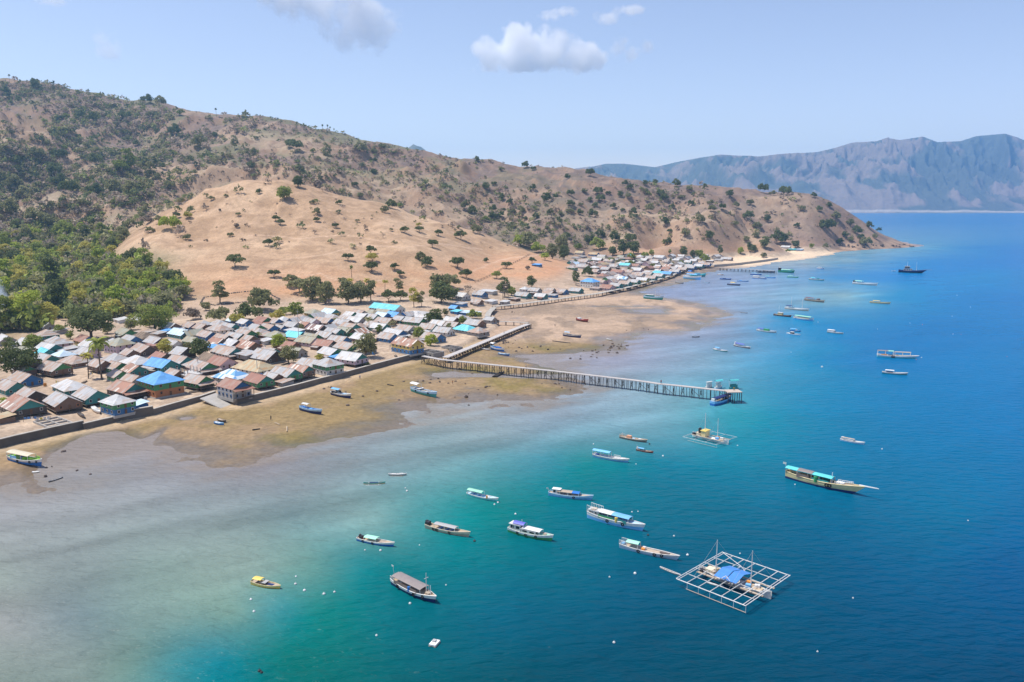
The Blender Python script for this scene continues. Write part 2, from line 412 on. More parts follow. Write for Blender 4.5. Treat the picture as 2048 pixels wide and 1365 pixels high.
# gullies and hummocks: strong on the scrub ridges, faint on the front grass hill
HILL1 = [tuple(at_d(x, y, d)[:2]) for x, y, d in [(205, 520, 600), (330, 425, 700), (400, 390, 760), (480, 368, 810), (640, 387, 830), (790, 424, 830), (960, 469, 810), (1100, 515, 740), (1165, 555, 640)]] \
    + [tuple(at_z(x, y, 6)[:2]) for x, y in [(1100, 568), (900, 585), (600, 600), (400, 615), (360, 570)]]
SDH = sdf(HILL1, GX, GY)
onhill = sstep(-38, 22, SDH + 24 * (fbm(GX / 30, GY / 30, 45, 3) - .5))
wx = GX + 40 * (fbm(GX / 120, GY / 120, 5, 3) - .5); wy = GY + 40 * (fbm(GX / 120, GY / 120, 9, 3) - .5)
_dsk = np.interp(1024 + UU * CP * F, [a[0] for a in SKYLINE], [a[2] for a in SKYLINE])
damp = .35 + .65 * sstep(20, 220, np.abs(_dsk - GY))
rough_z = (ridged(wx / 150, wy / 150, 3, 4) - .45) * 36 * damp + (ridged(wx / 55 + 7, wy / 55, 21, 3) - .45) * 12 * damp + (fbm(GX / 14, GY / 14, 31, 3) - .5) * 2.2
smooth_z = (fbm(GX / 60, GY / 60, 41, 4) - .5) * 6 + (ridged(wx / 42, wy / 75, 51, 3) - .45) * 4.2 + (fbm(GX / 9, GY / 9, 31, 3) - .5) * .9
high = sstep(9, 40, ZU)
skyd = sstep(1900, 1500, GY)
ZU = ZU + high * (rough_z * (1 - onhill) * sstep(520, 900, GY) + smooth_z * onhill) * (.35 + .65 * skyd) + (fbm(GX / 7, GY / 7, 61, 3) - .5) * .25
ZU = np.where(SDU > 0, np.maximum(ZU, 1.7 - 1.2 * sstep(190, 260, GX) * (1 - sstep(0, 25, SDU))), ZU)

zf = np.clip(SDL * .02, -2.2, .42) + (fbm(GX / 16, GY / 16, 71, 4) - .46) * .46 * sstep(-25, -2, SDL) + (fbm(GX / 3.5, GY / 3.5, 75, 3) - .5) * .16
# a few standing pools on the flats
for (px, py, rx, ry, dp) in [(1305, 622, 13, 13, .6), (1230, 613, 30, 5, .35), (900, 748, 8, 9, .45), (1120, 727, 12, 10, .4), (185, 892, 7, 12, .5), (205, 876, 6, 8, .45), (225, 900, 6, 8, .42), (295, 880, 1.6, 11, .45), (374, 836, 3, 3, .5),
                             (985, 698, 6, 6, .25), (1060, 712, 12, 5, .3), (255, 905, 10, 5, .3), (960, 749, 9, 3, .5), (1020, 752, 12, 3, .5), (1085, 752, 10, 3, .4), (130, 940, 8, 6, .3), (150, 915, 6, 6, .35), (1120, 712, 14, 4, .4), (1090, 722, 10, 3, .4), (430, 845, 6, 3, .3)]:
    c = at_z(px, py, .2)
    zf = zf - dp * np.exp(-(((GX - c.x) / rx) ** 2 + ((GY - c.y) / ry) ** 2)) * 1.3
zf = np.minimum(zf, .75)
width = .7 + 16 * sstep(185, 240, GX)
upm = sstep(0, 1, SDU / width)
Z = zf * (1 - upm) + np.maximum(ZU, zf) * upm
Z = np.where(SDL < -60, -3, Z)
Z[-1] = -4
def hgt(x, y):
    return float(bil(Z, U0, U1, S0, S1, np.array([x / y]), np.array([math.log(max(y, 113))]))[0])
_sf = np.linspace(S0, S1, 2400); _yf = np.exp(_sf)
def ground(px, py, off=0):
    """first point of the terrain (or the water) that the picture shows at this pixel"""
    dx, dy, dz = ray(px, py)
    t = _yf / dy
    zz = CAM_H + t * dz
    h = np.maximum(bil(Z, U0, U1, S0, S1, np.full(len(_sf), dx / dy), _sf), 0) + off
    k = np.nonzero(zz <= h)[0]
    if len(k) == 0: return None
    i = k[0]
    return Vector((t[i] * dx, _yf[i], float(h[i]) - off))

# ---- ground colours: what grows or lies there (albedo only)
def mixc(a, b, t): return a + (b - a) * t[..., None]
def C3(*c): return np.array(c)[None, None, :] * np.ones(GX.shape + (1,))
n1 = fbm(GX / 45, GY / 45, 81, 5); n2 = fbm(GX / 11, GY / 11, 83, 4); n3 = fbm(GX / 140, GY / 140, 85, 4); n4 = fbm(GX / 3, GY / 3, 87, 3)
grass = mixc(C3(.47, .345, .23), C3(.37, .265, .17), sstep(.35, .65, n2)); grass = mixc(grass, C3(.55, .42, .29), sstep(.5, .68, n1) * .8)
rills = ridged(wx / 26, wy / 70, 55, 3); grass = mixc(grass, C3(.33, .235, .155), sstep(.62, .85, rills) * .45); grass = mixc(grass, C3(.30, .22, .145), sstep(.66, .78, n4) * .5)
soil = mixc(C3(.50, .27, .155), C3(.56, .36, .22), n2)
scrubc = mixc(C3(.29, .205, .155), C3(.20, .15, .125), sstep(.35, .65, n2)); scrubc = mixc(scrubc, C3(.20, .195, .10), sstep(.45, .62, n1) * .75 * sstep(300, -300, GX))
low = (1 - sstep(8, 26, Z)) * sstep(-330, -60, GX) * sstep(420, 480, GY)
hillc = mixc(grass, soil, np.clip(low * sstep(.25, .6, n1 * .6 + n2 * .4) * 1.0, 0, 1))
sc_amt = np.clip(.72 + .5 * sstep(850, 1400, GY) - .16 * sstep(-150, 250, GX) + (n3 - .5) * 2.2 + (n1 - .5) * 1.6, 0, 1) * (1 - onhill)
PALE_PX = [[(-40, 440), (60, 408), (110, 386), (200, 396), (250, 425), (200, 445), (60, 455), (0, 470)], [(-40, 222), (20, 230), (90, 262), (135, 298), (205, 335), (160, 345), (70, 305), (-40, 290)], [(265, 345), (330, 325), (460, 330), (600, 345), (600, 365), (480, 362), (400, 385), (300, 372)],
    [(410, 270), (520, 268), (620, 275), (700, 300), (640, 320), (520, 300)], [(190, 530), (330, 445), (420, 392), (380, 370), (300, 392), (230, 420), (180, 470)], [(640, 345), (820, 370), (960, 440), (900, 450), (800, 415), (650, 380)],
    [(1190, 496), (1230, 468), (1290, 448), (1400, 438), (1490, 455), (1540, 485), (1480, 512), (1300, 510)]]
_f = GY * CP - (Z - CAM_H) * SP; PXX = 1024 + GX / _f * F; PYY = 682.5 - (GY * SP + (Z - CAM_H) * CP) / _f * F
pale = np.zeros(GX.shape)
for k_, q_ in enumerate(PALE_PX):
    sd_ = sdf(q_, PXX, PYY) + 14 * (fbm(GX / 40, GY / 40, 300 + k_, 3) - .5)
    pale = np.maximum(pale, sstep(-10, 10, sd_) * (GY > 620))
sc_amt = sc_amt * (1 - .75 * pale)
TRAILS_PX = [[(962, 500), (880, 488), (800, 496), (720, 490), (640, 512), (560, 520)], [(540, 560), (640, 548), (700, 570), (760, 560)], [(500, 470), (600, 478), (690, 470), (780, 486)], [(880, 560), (940, 545), (1000, 520), (1080, 510)]]
for t_ in TRAILS_PX:
    for (ax, ay), (bx, by) in zip(t_[:-1], t_[1:]):
        wxp, wyp = PXX + 9 * (n1 - .5), PYY + 5 * (n2 - .5)
        tt = np.clip(((wxp - ax) * (bx - ax) + (wyp - ay) * (by - ay)) / ((bx - ax) ** 2 + (by - ay) ** 2), 0, 1)
        dd = np.hypot(wxp - ax - tt * (bx - ax), (wyp - ay - tt * (by - ay)) * 1.6)
        hillc = mixc(hillc, C3(.60, .46, .34), (1 - sstep(.8, 2.4, dd)) * .65 * (GY < 900))
col = mixc(hillc, scrubc, sc_amt)
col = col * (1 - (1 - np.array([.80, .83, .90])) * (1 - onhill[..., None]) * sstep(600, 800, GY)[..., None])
steep = np.hypot(np.gradient(Z, axis=1) / (GY * (ua[1] - ua[0])), np.gradient(Z, axis=0) / (GY * (sa[1] - sa[0])))
col = mixc(col, C3(.34, .22, .15), sstep(.55, .95, steep) * .55 * (1 - onhill))
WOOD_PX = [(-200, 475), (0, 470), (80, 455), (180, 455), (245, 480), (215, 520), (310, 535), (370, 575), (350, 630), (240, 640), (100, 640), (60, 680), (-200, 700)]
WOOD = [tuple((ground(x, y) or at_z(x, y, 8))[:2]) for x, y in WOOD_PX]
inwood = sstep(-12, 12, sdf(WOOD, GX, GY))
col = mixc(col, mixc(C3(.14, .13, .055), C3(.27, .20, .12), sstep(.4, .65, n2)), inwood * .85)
vill = (1 - sstep(5, 9, Z)) * (SDU > 0) * (1 - inwood * .7)
sandv = mixc(C3(.46, .365, .28), C3(.36, .285, .22), sstep(.35, .65, n2)); sandv = mixc(sandv, C3(.56, .46, .36), sstep(.58, .75, n4) * .6)
col = mixc(col, sandv, np.clip(vill, 0, 1))
north = sstep(330, 360, GY)
mud = mixc(mixc(C3(.235, .175, .085), C3(.20, .16, .06), sstep(.45, .62, n1)), C3(.28, .20, .125), sstep(.46, .62, fbm(GX / 22, GY / 22, 91, 4)) * .8)
mudn = mixc(C3(.42, .315, .235), C3(.29, .22, .165), sstep(.4, .65, n1)); mudn = mixc(mudn, C3(.24, .185, .14), sstep(.54, .68, fbm(GX / 9, GY / 22, 93, 4)) * .8)
mud = mixc(mud, mudn, north)
edge_w = mixc(mud, C3(.32, .26, .12), (1 - sstep(.02, .18, Z)) * north * .6)
mud = mixc(mud, edge_w, np.ones(GX.shape))
nearwall = (1 - sstep(2, 9, -SDU)) * (1 - north)
mud = mixc(mud, C3(.46, .36, .25), nearwall * .8)
beach = sstep(185, 240, GX) * sstep(600, 700, GY) * (1 - sstep(2.6, 4.2, Z + (n2 - .5) * 1.5))
col = np.where((SDU > 0)[..., None], col, mud)
col = mixc(col, C3(.66, .53, .39), np.clip(beach, 0, 1) * (1 - sstep(395, 430, GX)))
rocky = sstep(380, 430, GX) * (1 - sstep(6, 13, Z + (n2 - .5) * 8)) * sstep(900, 980, GY)
col = mixc(col, mixc(C3(.20, .145, .115), C3(.36, .26, .19), sstep(.4, .6, n2)), rocky)
wet = np.where(SDU > 0, 0, 1 - sstep(.08, .42, Z + (n2 - .5) * .3))
col = mixc(col, col * np.array([.62, .66, .74]), np.clip(wet, 0, 1) * (1 - beach))
col = col * np.array([1.10, 1.04, .96]) * (.82 + .30 * fbm(GX / 2.2, GY / 2.2, 97, 2))[..., None] * (1 - .12 * onhill[..., None] * np.array([.6, 1, 1.1]))

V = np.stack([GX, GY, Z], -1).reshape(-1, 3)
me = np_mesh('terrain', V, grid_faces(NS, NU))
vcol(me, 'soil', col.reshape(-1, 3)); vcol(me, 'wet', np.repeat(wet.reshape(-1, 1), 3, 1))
me.polygons.foreach_set('use_smooth', np.ones(len(me.polygons), bool))
m, nt, b = new_mat('dry_ground'); N = nt.nodes; L = nt.links
a = N.new('ShaderNodeAttribute'); a.attribute_name = 'soil'
w = N.new('ShaderNodeAttribute'); w.attribute_name = 'wet'
geo = N.new('ShaderNodeNewGeometry')
no = N.new('ShaderNodeTexNoise'); no.inputs['Scale'].default_value = .9; no.inputs['Detail'].default_value = 6; L.new(geo.outputs['Position'], no.inputs['Vector'])
mr = N.new('ShaderNodeMapRange'); mr.inputs['From Min'].default_value = .3; mr.inputs['From Max'].default_value = .7; mr.inputs['To Min'].default_value = .8; mr.inputs['To Max'].default_value = 1.2; L.new(no.outputs['Fac'], mr.inputs['Value'])
vm = N.new('ShaderNodeVectorMath'); vm.operation = 'SCALE'; L.new(a.outputs['Color'], vm.inputs[0]); L.new(mr.outputs[0], vm.inputs['Scale'])
L.new(vm.outputs[0], b.inputs['Base Color'])
rg = N.new('ShaderNodeMapRange'); rg.inputs['To Min'].default_value = .95; rg.inputs['To Max'].default_value = .28; L.new(w.outputs['Fac'], rg.inputs['Value']); L.new(rg.outputs[0], b.inputs['Roughness'])
b.inputs['Specular IOR Level'].default_value = .25
bp = N.new('ShaderNodeBump'); bp.inputs['Strength'].default_value = .5; bp.inputs['Distance'].default_value = .5
no2 = N.new('ShaderNodeTexNoise'); no2.inputs['Scale'].default_value = .35; no2.inputs['Detail'].default_value = 7; L.new(geo.outputs['Position'], no2.inputs['Vector'])
L.new(no2.outputs['Fac'], bp.inputs['Height']); L.new(bp.outputs[0], b.inputs['Normal'])
me.materials.append(m)
tag(link('terrain', me), 'dry grass hills, village ground and tidal flats of the island', None, None, 'structure')

# ================================================================ SETTING: sea
WC = [(0, 1340, 143, 160, 158), (150, 1340, 143, 165, 163), (250, 1340, 123, 160, 155), (330, 1340, 76, 150, 160), (420, 1340, 36, 138, 156), (550, 1340, 0, 126, 125), (800, 1340, 0, 106, 120), (1024, 1340, 0, 93, 115), (1400, 1340, 0, 86, 115),
 (2000, 1340, 0, 81, 120), (0, 1240, 158, 165, 168), (150, 1240, 125, 147, 155), (300, 1240, 133, 165, 163), (450, 1240, 123, 164, 157), (540, 1240, 64, 150, 162), (620, 1240, 0, 136, 135), (760, 1240, 0, 121, 135), (1000, 1240, 0, 106, 135),
 (1500, 1240, 0, 93, 125), (2000, 1240, 0, 93, 140), (0, 1140, 158, 172, 170), (300, 1140, 143, 168, 166), (500, 1140, 143, 172, 168), (620, 1140, 110, 160, 157), (700, 1140, 50, 146, 156), (770, 1140, 0, 131, 140), (1000, 1140, 0, 116, 140),
 (1270, 1140, 0, 101, 135), (1700, 1140, 0, 101, 145), (2000, 1140, 0, 101, 155), (0, 1030, 163, 165, 173), (400, 1030, 148, 160, 168), (600, 1030, 133, 160, 168), (750, 1030, 133, 170, 173), (820, 1030, 98, 163, 171), (920, 1030, 40, 151, 159),
 (1000, 1030, 0, 137, 143), (1150, 1030, 0, 127, 148), (1400, 1030, 0, 112, 143), (1900, 1030, 0, 117, 163), (540, 930, 162, 159, 169), (650, 930, 147, 159, 169), (800, 930, 132, 164, 174), (920, 930, 117, 164, 174), (1080, 930, 70, 150, 170),
 (1150, 930, 0, 144, 153), (1320, 930, 0, 134, 163), (1700, 930, 0, 124, 168), (2000, 930, 0, 124, 178), (950, 835, 165, 175, 184), (1100, 835, 150, 170, 189), (1250, 835, 140, 175, 194), (1350, 835, 120, 175, 194), (1460, 835, 60, 164, 186),
 (1550, 835, 0, 149, 183), (1700, 835, 0, 134, 183), (1950, 835, 0, 129, 188), (1260, 715, 160, 170, 195), (1330, 715, 150, 172, 200), (1450, 715, 130, 175, 205), (1530, 715, 90, 165, 210), (1610, 715, 40, 149, 195), (1700, 715, 20, 136, 195),
 (2000, 715, 20, 134, 195), (1460, 640, 150, 172, 208), (1510, 640, 130, 172, 210), (1540, 640, 90, 160, 212), (1690, 640, 45, 146, 203), (1850, 640, 32, 136, 201), (2010, 640, 32, 136, 201), (1350, 592, 150, 172, 210), (1450, 592, 155, 180, 215),
 (1550, 592, 140, 180, 210), (1600, 592, 120, 172, 210), (1680, 592, 150, 190, 205), (1735, 592, 110, 175, 212), (1790, 592, 60, 154, 206), (2000, 592, 40, 139, 203), (1420, 555, 148, 172, 208), (1480, 555, 150, 175, 212), (1570, 555, 125, 170, 212),
 (1660, 555, 91, 159, 214), (1780, 555, 66, 146, 214), (1980, 555, 56, 146, 205), (1600, 525, 150, 180, 205), (1690, 525, 130, 175, 208), (1760, 525, 101, 164, 214), (1850, 525, 71, 150, 214), (2000, 525, 66, 146, 214), (1840, 496, 120, 175, 212),
 (1880, 496, 100, 165, 214), (1930, 496, 78, 152, 215), (2020, 496, 72, 149, 215), (1760, 440, 94, 157, 222), (1900, 440, 94, 157, 222), (2040, 440, 94, 157, 222)]
WQ = []
for x, y, r_, g_, b_ in WC:
    p = at_z(x, y, 0); WQ.append((p.x / p.y, math.log(p.y), *(WATER_BASE[len(WQ)] if WATER_BASE else lin((r_, g_, b_)))))
WQ = np.array(WQ)
KW = np.array([1.0, .6])
def _pw(A, B):
    d = (A[:, None, :2] - B[None, :, :2]) * KW
    return np.sqrt((d ** 2).sum(-1) + .0004)
_k = len(WQ)
_W = np.zeros((_k + 1, _k + 1)); _W[:_k, :_k] = _pw(WQ, WQ) - np.eye(_k) * .006; _W[:_k, _k] = 1; _W[_k, :_k] = 1
_ww = np.linalg.solve(_W, np.concatenate([WQ[:, 2:], np.zeros((1, 3))]))
uw = np.linspace(-1.3, 1.3, 700); sw = np.linspace(math.log(30), math.log(9600), 620)
UW, SW = np.meshgrid(uw, sw); WY = np.exp(SW); WX = UW * WY
qs = np.stack([np.clip(UW, -.72, .70).ravel(), np.clip(SW, math.log(92), math.log(2600)).ravel()], 1)
qs[:, 0] += (fbm(WX / 30, WY / 30, 101, 4).ravel() - .5) * .05; qs[:, 1] += (fbm(WX / 30, WY / 30, 103, 4).ravel() - .5) * .10
wc = np.concatenate([_pw(qs[i:i + 40000], WQ) @ _ww[:_k] + _ww[_k] for i in range(0, len(qs), 40000)])
shal = sstep(.02, .14, wc[:, 0])
stk = fbm((WX * .87 + WY * .5) / 42, (WY * .87 - WX * .5) / 9, 107, 5).ravel() - .5
stk2 = fbm((WX * .87 + WY * .5) / 14, (WY * .87 - WX * .5) / 5, 109, 4).ravel() - .5
wc = wc * (1 + (.55 * stk + .3 * stk2) * (.25 + .75 * shal))[:, None]
sdw = sdf(LAND, WX, WY).ravel()
nr_ = np.exp(-np.clip(-sdw + 3 * stk2 * 8, 0, 200) / 6.5) * sstep(760, 560, WY).ravel() * .62
wc = wc + (np.array([.25, .205, .165])[None] - wc) * nr_[:, None]
wc = np.clip(wc, .001, 1)
me = np_mesh('sea', np.stack([WX, WY, np.zeros_like(WX)], -1).reshape(-1, 3), grid_faces(620, 700))
vcol(me, 'depth_sky_tint', wc)  # depth colour; the grey shallows have the sky's reflection painted in
m, nt, b = new_mat('sea_water'); N = nt.nodes; L = nt.links
a = N.new('ShaderNodeAttribute'); a.attribute_name = 'depth_sky_tint'
hs = N.new('ShaderNodeMix'); hs.data_type = 'RGBA'; hs.blend_type = 'MULTIPLY'; hs.inputs[0].default_value = 1
L.new(a.outputs['Color'], hs.inputs[6]); hs.inputs[7].default_value = (*WATER_GAIN, 1)
geo = N.new('ShaderNodeNewGeometry')
L.new(hs.outputs[2], b.inputs['Base Color'])
b.inputs['Roughness'].default_value = .2; b.inputs['IOR'].default_value = 1.33; b.inputs['Specular IOR Level'].default_value = .04
mp = N.new('ShaderNodeMapping'); mp.inputs['Rotation'].default_value = (0, 0, math.radians(-28)); mp.inputs['Scale'].default_value = (.26, .62, 1)
L.new(geo.outputs['Position'], mp.inputs['Vector'])
w1 = N.new('ShaderNodeTexNoise'); w1.inputs['Scale'].default_value = 1; w1.inputs['Detail'].default_value = 4; w1.inputs['Roughness'].default_value = .5; w1.inputs['Distortion'].default_value = .15; L.new(mp.outputs[0], w1.inputs['Vector'])
mp2 = N.new('ShaderNodeMapping'); mp2.inputs['Rotation'].default_value = (0, 0, math.radians(-18)); mp2.inputs['Scale'].default_value = (.03, .075, 1); L.new(geo.outputs['Position'], mp2.inputs['Vector'])
w2 = N.new('ShaderNodeTexNoise'); w2.inputs['Scale'].default_value = 1; w2.inputs['Detail'].default_value = 3; L.new(mp2.outputs[0], w2.inputs['Vector'])
s2 = N.new('ShaderNodeMath'); s2.operation = 'MULTIPLY_ADD'; s2.inputs[1].default_value = .9; L.new(w2.outputs['Fac'], s2.inputs[0]); L.new(w1.outputs['Fac'], s2.inputs[2])
bp = N.new('ShaderNodeBump'); bp.inputs['Strength'].default_value = WAVE[0]; bp.inputs['Distance'].default_value = WAVE[1]; L.new(s2.outputs[0], bp.inputs['Height']); L.new(bp.outputs[0], b.inputs['Normal'])
me.materials.append(m)
tag(link('sea', me), 'calm sea turning from grey shallows through turquoise to deep blue', None, None, 'structure')

# ================================================================ SETTING: far mountains
MS = [(1060, 352), (1110, 345), (1150, 338), (1180, 335), (1205, 329), (1240, 329), (1300, 336), (1340, 326), (1380, 318), (1424, 311), (1460, 313), (1497, 315), (1556, 309), (1610, 306), (1643, 298), (1676, 287), (1724, 284), (1742, 277), (1767, 282),
      (1811, 275), (1840, 286), (1884, 284), (1913, 274), (1968, 269), (1994, 277), (2016, 287), (2048, 294), (2120, 312), (2250, 345), (2400, 370)]
msx = np.array([(x - 1024) / F / CP for x, y in MS]); 
u = np.linspace(.02, 1.0, 560); D0, D1 = 5250.0, 9000.0
v = np.linspace(0, 1, 200)
MU, MV = np.meshgrid(u, v)
MY = D0 + (D1 - D0) * MV; DC = 7000.0
crest_tan = np.interp(MU, msx, np.array([(at_d(x, y, 1000).z - CAM_H) / 1000 for x, y in MS]))
MXw = MU * MY
crest = CAM_H + crest_tan * DC
crest_v = (DC - D0) / (D1 - D0)
wxm = MXw + 500 * (fbm(MXw / 900, MY / 900, 203, 3) - .5); wym = MY + 500 * (fbm(MXw / 900, MY / 900, 205, 3) - .5)
rise = np.where(MV < crest_v, (MV / crest_v), 1 - (MV - crest_v) / (1 - crest_v) * 1.15)
spur = ridged(wxm / 480, wym / 1100, 211, 6, .6)
sp2 = ridged(wxm / 210, wym / 480, 221, 5, .62)
prof = np.clip(rise, 0, 1)
MZ = crest * (prof ** .95) * (.22 + 1.35 * spur + .7 * (sp2 - .4)) 
# keep the skyline of the photograph: blend to the measured crest at the top
k = np.exp(-((MV - crest_v) / .10) ** 2)
MZ = MZ * (1 - k) + (crest * (1 + .015 * (fbm(MXw / 60, MY / 600, 231, 3) - .5))) * k
bump_low = 60 * ridged(wxm / 500, wym / 500, 241, 3) * np.exp(-((MV - .16) / .1) ** 2)
MZ = np.minimum(MZ, CAM_H + (crest - CAM_H) * MY / DC * 1.0 + 0 * MZ) + bump_low
MZ = np.where(MV < .004, -2, np.maximum(MZ, 0) + 5 * sstep(0, .01, MV))
MZ = np.where(MV > .99, -3, MZ)
nb = fbm(MXw / 260, MY / 260, 251, 5)
mc = np.array([.235, .185, .15])[None, None] + (np.array([.095, .105, .085]) - np.array([.235, .185, .15]))[None, None] * sstep(.40, .56, nb + (spur - .45) * -.55 + (sp2 - .4) * -.25 + MZ / 5000)[..., None]  # sunlit ridges and dark ravines painted in along the spurs, with scrub patches
mc = mc + (np.array([.5, .45, .38]) - mc) * ((MV < .008) * (MV > .0))[..., None]
me = np_mesh('mountains', np.stack([MXw, MY, MZ], -1).reshape(-1, 3), grid_faces(200, 560))
me.polygons.foreach_set('use_smooth', np.ones(len(me.polygons), bool))
vcol(me, 'soil', mc.reshape(-1, 3))
m, nt, b = new_mat('mountain_slope'); N = nt.nodes; L = nt.links
a = N.new('ShaderNodeAttribute'); a.attribute_name = 'soil'; L.new(a.outputs['Color'], b.inputs['Base Color']); b.inputs['Roughness'].default_value = .95; b.inputs['Specular IOR Level'].default_value = .1
geo = N.new('ShaderNodeNewGeometry'); no = N.new('ShaderNodeTexNoise'); no.inputs['Scale'].default_value = .012; no.inputs['Detail'].default_value = 8; no.inputs['Roughness'].default_value = .6; L.new(geo.outputs['Position'], no.inputs['Vector'])
bp = N.new('ShaderNodeBump'); bp.inputs['Strength'].default_value = .8; bp.inputs['Distance'].default_value = 30; L.new(no.outputs['Fac'], bp.inputs['Height']); L.new(bp.outputs[0], b.inputs['Normal'])
me.materials.append(m)
tag(link('mountains', me), 'long hazy blue mountain range across the strait with pale beach at its foot', None, None, 'structure')
# the lone blue hilltop seen over the saddle of the near ridge
hx = np.linspace(-900, 900, 80); hy = np.linspace(-900, 900, 60); HX, HY = np.meshgrid(hx, hy)
pk = at_d(826, 291, 5600)
HZ = pk.z * np.exp(-(np.abs(HX - 60 * 0) / 520) ** 1.25) * np.exp(-(HY / 600) ** 2) * (1 + .12 * (ridged(HX / 260, HY / 260, 261, 4) - .5))
HZ = np.where(HX > 0, HZ, pk.z * np.exp(-(np.abs(HX) / 360) ** 1.3) * np.exp(-(HY / 600) ** 2)) - 2
hm = np_mesh('distant_hill', np.stack([HX + pk.x, HY + 5600, HZ], -1).reshape(-1, 3), grid_faces(60, 80))
hm.polygons.foreach_set('use_smooth', np.ones(len(hm.polygons), bool))
vcol(hm, 'soil', np.tile(np.array([[.17, .17, .12]]), (len(hm.vertices), 1))); hm.materials.append(m)
tag(link('distant_hill', hm), 'blue hilltop showing just above the near ridge', None, None, 'structure')
# ================================================================ VEGETATION
def leaf_mat(name, dark, light, dry=0):
    m, nt, b = new_mat(name); N = nt.nodes; L = nt.links
    oi = N.new('ShaderNodeObjectInfo'); geo = N.new('ShaderNodeNewGeometry')
    no = N.new('ShaderNodeTexNoise'); no.inputs['Scale'].default_value = .55; no.inputs['Detail'].default_value = 3; L.new(geo.outputs['Position'], no.inputs['Vector'])
    ad = N.new('ShaderNodeMath'); ad.operation = 'MULTIPLY_ADD'; ad.inputs[1].default_value = .45; L.new(geo.outputs['Random Per Island'], ad.inputs[0])
    a2 = N.new('ShaderNodeMath'); a2.operation = 'MULTIPLY_ADD'; a2.inputs[1].default_value = .5; L.new(oi.outputs['Random'], a2.inputs[0]); L.new(no.outputs['Fac'], a2.inputs[2]); L.new(a2.outputs[0], ad.inputs[2])
    mr = N.new('ShaderNodeMapRange'); mr.inputs['From Min'].default_value = .45; mr.inputs['From Max'].default_value = 1.35; L.new(ad.outputs[0], mr.inputs['Value'])
    mx = N.new('ShaderNodeMix'); mx.data_type = 'RGBA'; mx.inputs[6].default_value = (*dark, 1); mx.inputs[7].default_value = (*light, 1); L.new(mr.outputs[0], mx.inputs[0])
    L.new(mx.outputs[2], b.inputs['Base Color']); b.inputs['Roughness'].default_value = .75; b.inputs['Specular IOR Level'].default_value = .15
    tr = N.new('ShaderNodeBsdfTranslucent'); L.new(mx.outputs[2], tr.inputs['Color'])
    ms = N.new('ShaderNodeMixShader'); ms.inputs[0].default_value = .42; L.new(b.outputs[0], ms.inputs[1]); L.new(tr.outputs[0], ms.inputs[2])
    L.new(ms.outputs[0], N['Material Output'].inputs['Surface'])
    return m
LEAF = {
    'dark green': leaf_mat('leaf_dark', (.095, .125, .045), (.225, .25, .10)),
    'green': leaf_mat('leaf_green', (.17, .22, .05), (.39, .43, .11)),
    'bright green': leaf_mat('leaf_bright', (.25, .33, .045), (.49, .54, .10)),
    'yellow green': leaf_mat('leaf_yellow', (.37, .345, .07), (.60, .54, .15)),
    'olive': leaf_mat('leaf_olive', (.18, .19, .085), (.37, .355, .17)),
    'grey brown': leaf_mat('leaf_dry', (.22, .175, .135), (.42, .34, .26)),
}
M_BARK = paint('bark', (.17, .13, .10), .9)

def crown_arrays(seed, kind, n, leaf):
    r = np.random.RandomState(seed)
    blobs = []
    def blob(x, y, z, s): blobs.append((x, y, z, s))
    if kind == 'dome':          # flat-bottomed umbrella crown on a visible trunk
        for i in range(22):
            a = r.uniform(0, 2 * pi); q = math.sqrt(r.uniform(0, 1)) * .37
            blob(q * math.cos(a), q * math.sin(a), .25 + .36 * math.sqrt(max(0, 1 - (q / .43) ** 2)) * r.uniform(.2, 1), r.uniform(.11, .17))
    elif kind == 'round':
        for i in range(26):
            d = r.normal(size=3); d /= np.linalg.norm(d); q = r.uniform(.15, .36)
            blob(d[0] * q, d[1] * q, .40 + d[2] * q * .92, r.uniform(.12, .19))
    elif kind == 'bush':
        for i in range(18):
            a = r.uniform(0, 2 * pi); q = math.sqrt(r.uniform(0, 1)) * .36
            blob(q * math.cos(a), q * math.sin(a) , .12 + .42 * math.sqrt(max(0, 1 - (q / .42) ** 2)) * r.uniform(.15, 1), r.uniform(.12, .19))
    elif kind == 'tall':
        for i in range(22):
            a = r.uniform(0, 2 * pi); h = r.uniform(0, 1); q = .30 * math.sqrt(r.uniform(.1, 1)) * (1 - .55 * abs(h - .4))
            blob(q * math.cos(a), q * math.sin(a), .26 + .85 * h, r.uniform(.10, .19))
    elif kind == 'bare':
        for i in range(10):
            a = r.uniform(0, 2 * pi); q = math.sqrt(r.uniform(0, 1)) * .32
            blob(q * math.cos(a), q * math.sin(a), .22 + .3 * r.uniform(.2, 1), r.uniform(.10, .2))
    B = np.array(blobs)
    w = B[:, 3] ** 2; idx = r.choice(len(B), n, p=w / w.sum())
    d = r.normal(size=(n, 3)); d /= np.linalg.norm(d, axis=1)[:, None]
    d[:, 2] = np.where((d[:, 2] < -.35), -d[:, 2] * .6, d[:, 2])
    rad = B[idx, 3] * r.uniform(.74, 1.05, n)
    c = B[idx, :3] + d * rad[:, None] * np.array([1, 1, .85])
    c[:, 2] = np.maximum(c[:, 2], .02)
    nrm = d + r.normal(size=(n, 3)) * .55; nrm /= np.linalg.norm(nrm, axis=1)[:, None]
    t = np.cross(nrm, r.normal(size=(n, 3))); t /= np.linalg.norm(t, axis=1)[:, None]
    bt = np.cross(nrm, t)
    s = leaf * r.uniform(.6, 1.35, n)[:, None]
    asp = r.uniform(.5, 1, n)[:, None]
    Vv = np.stack([c - t * s, c - bt * s * asp + nrm * s * .25, c + t * s, c + bt * s * asp - nrm * s * .2], 1).reshape(-1, 3)
    Ff = np.arange(4 * n).reshape(n, 4)
    return Vv, Ff
CROWN = {}
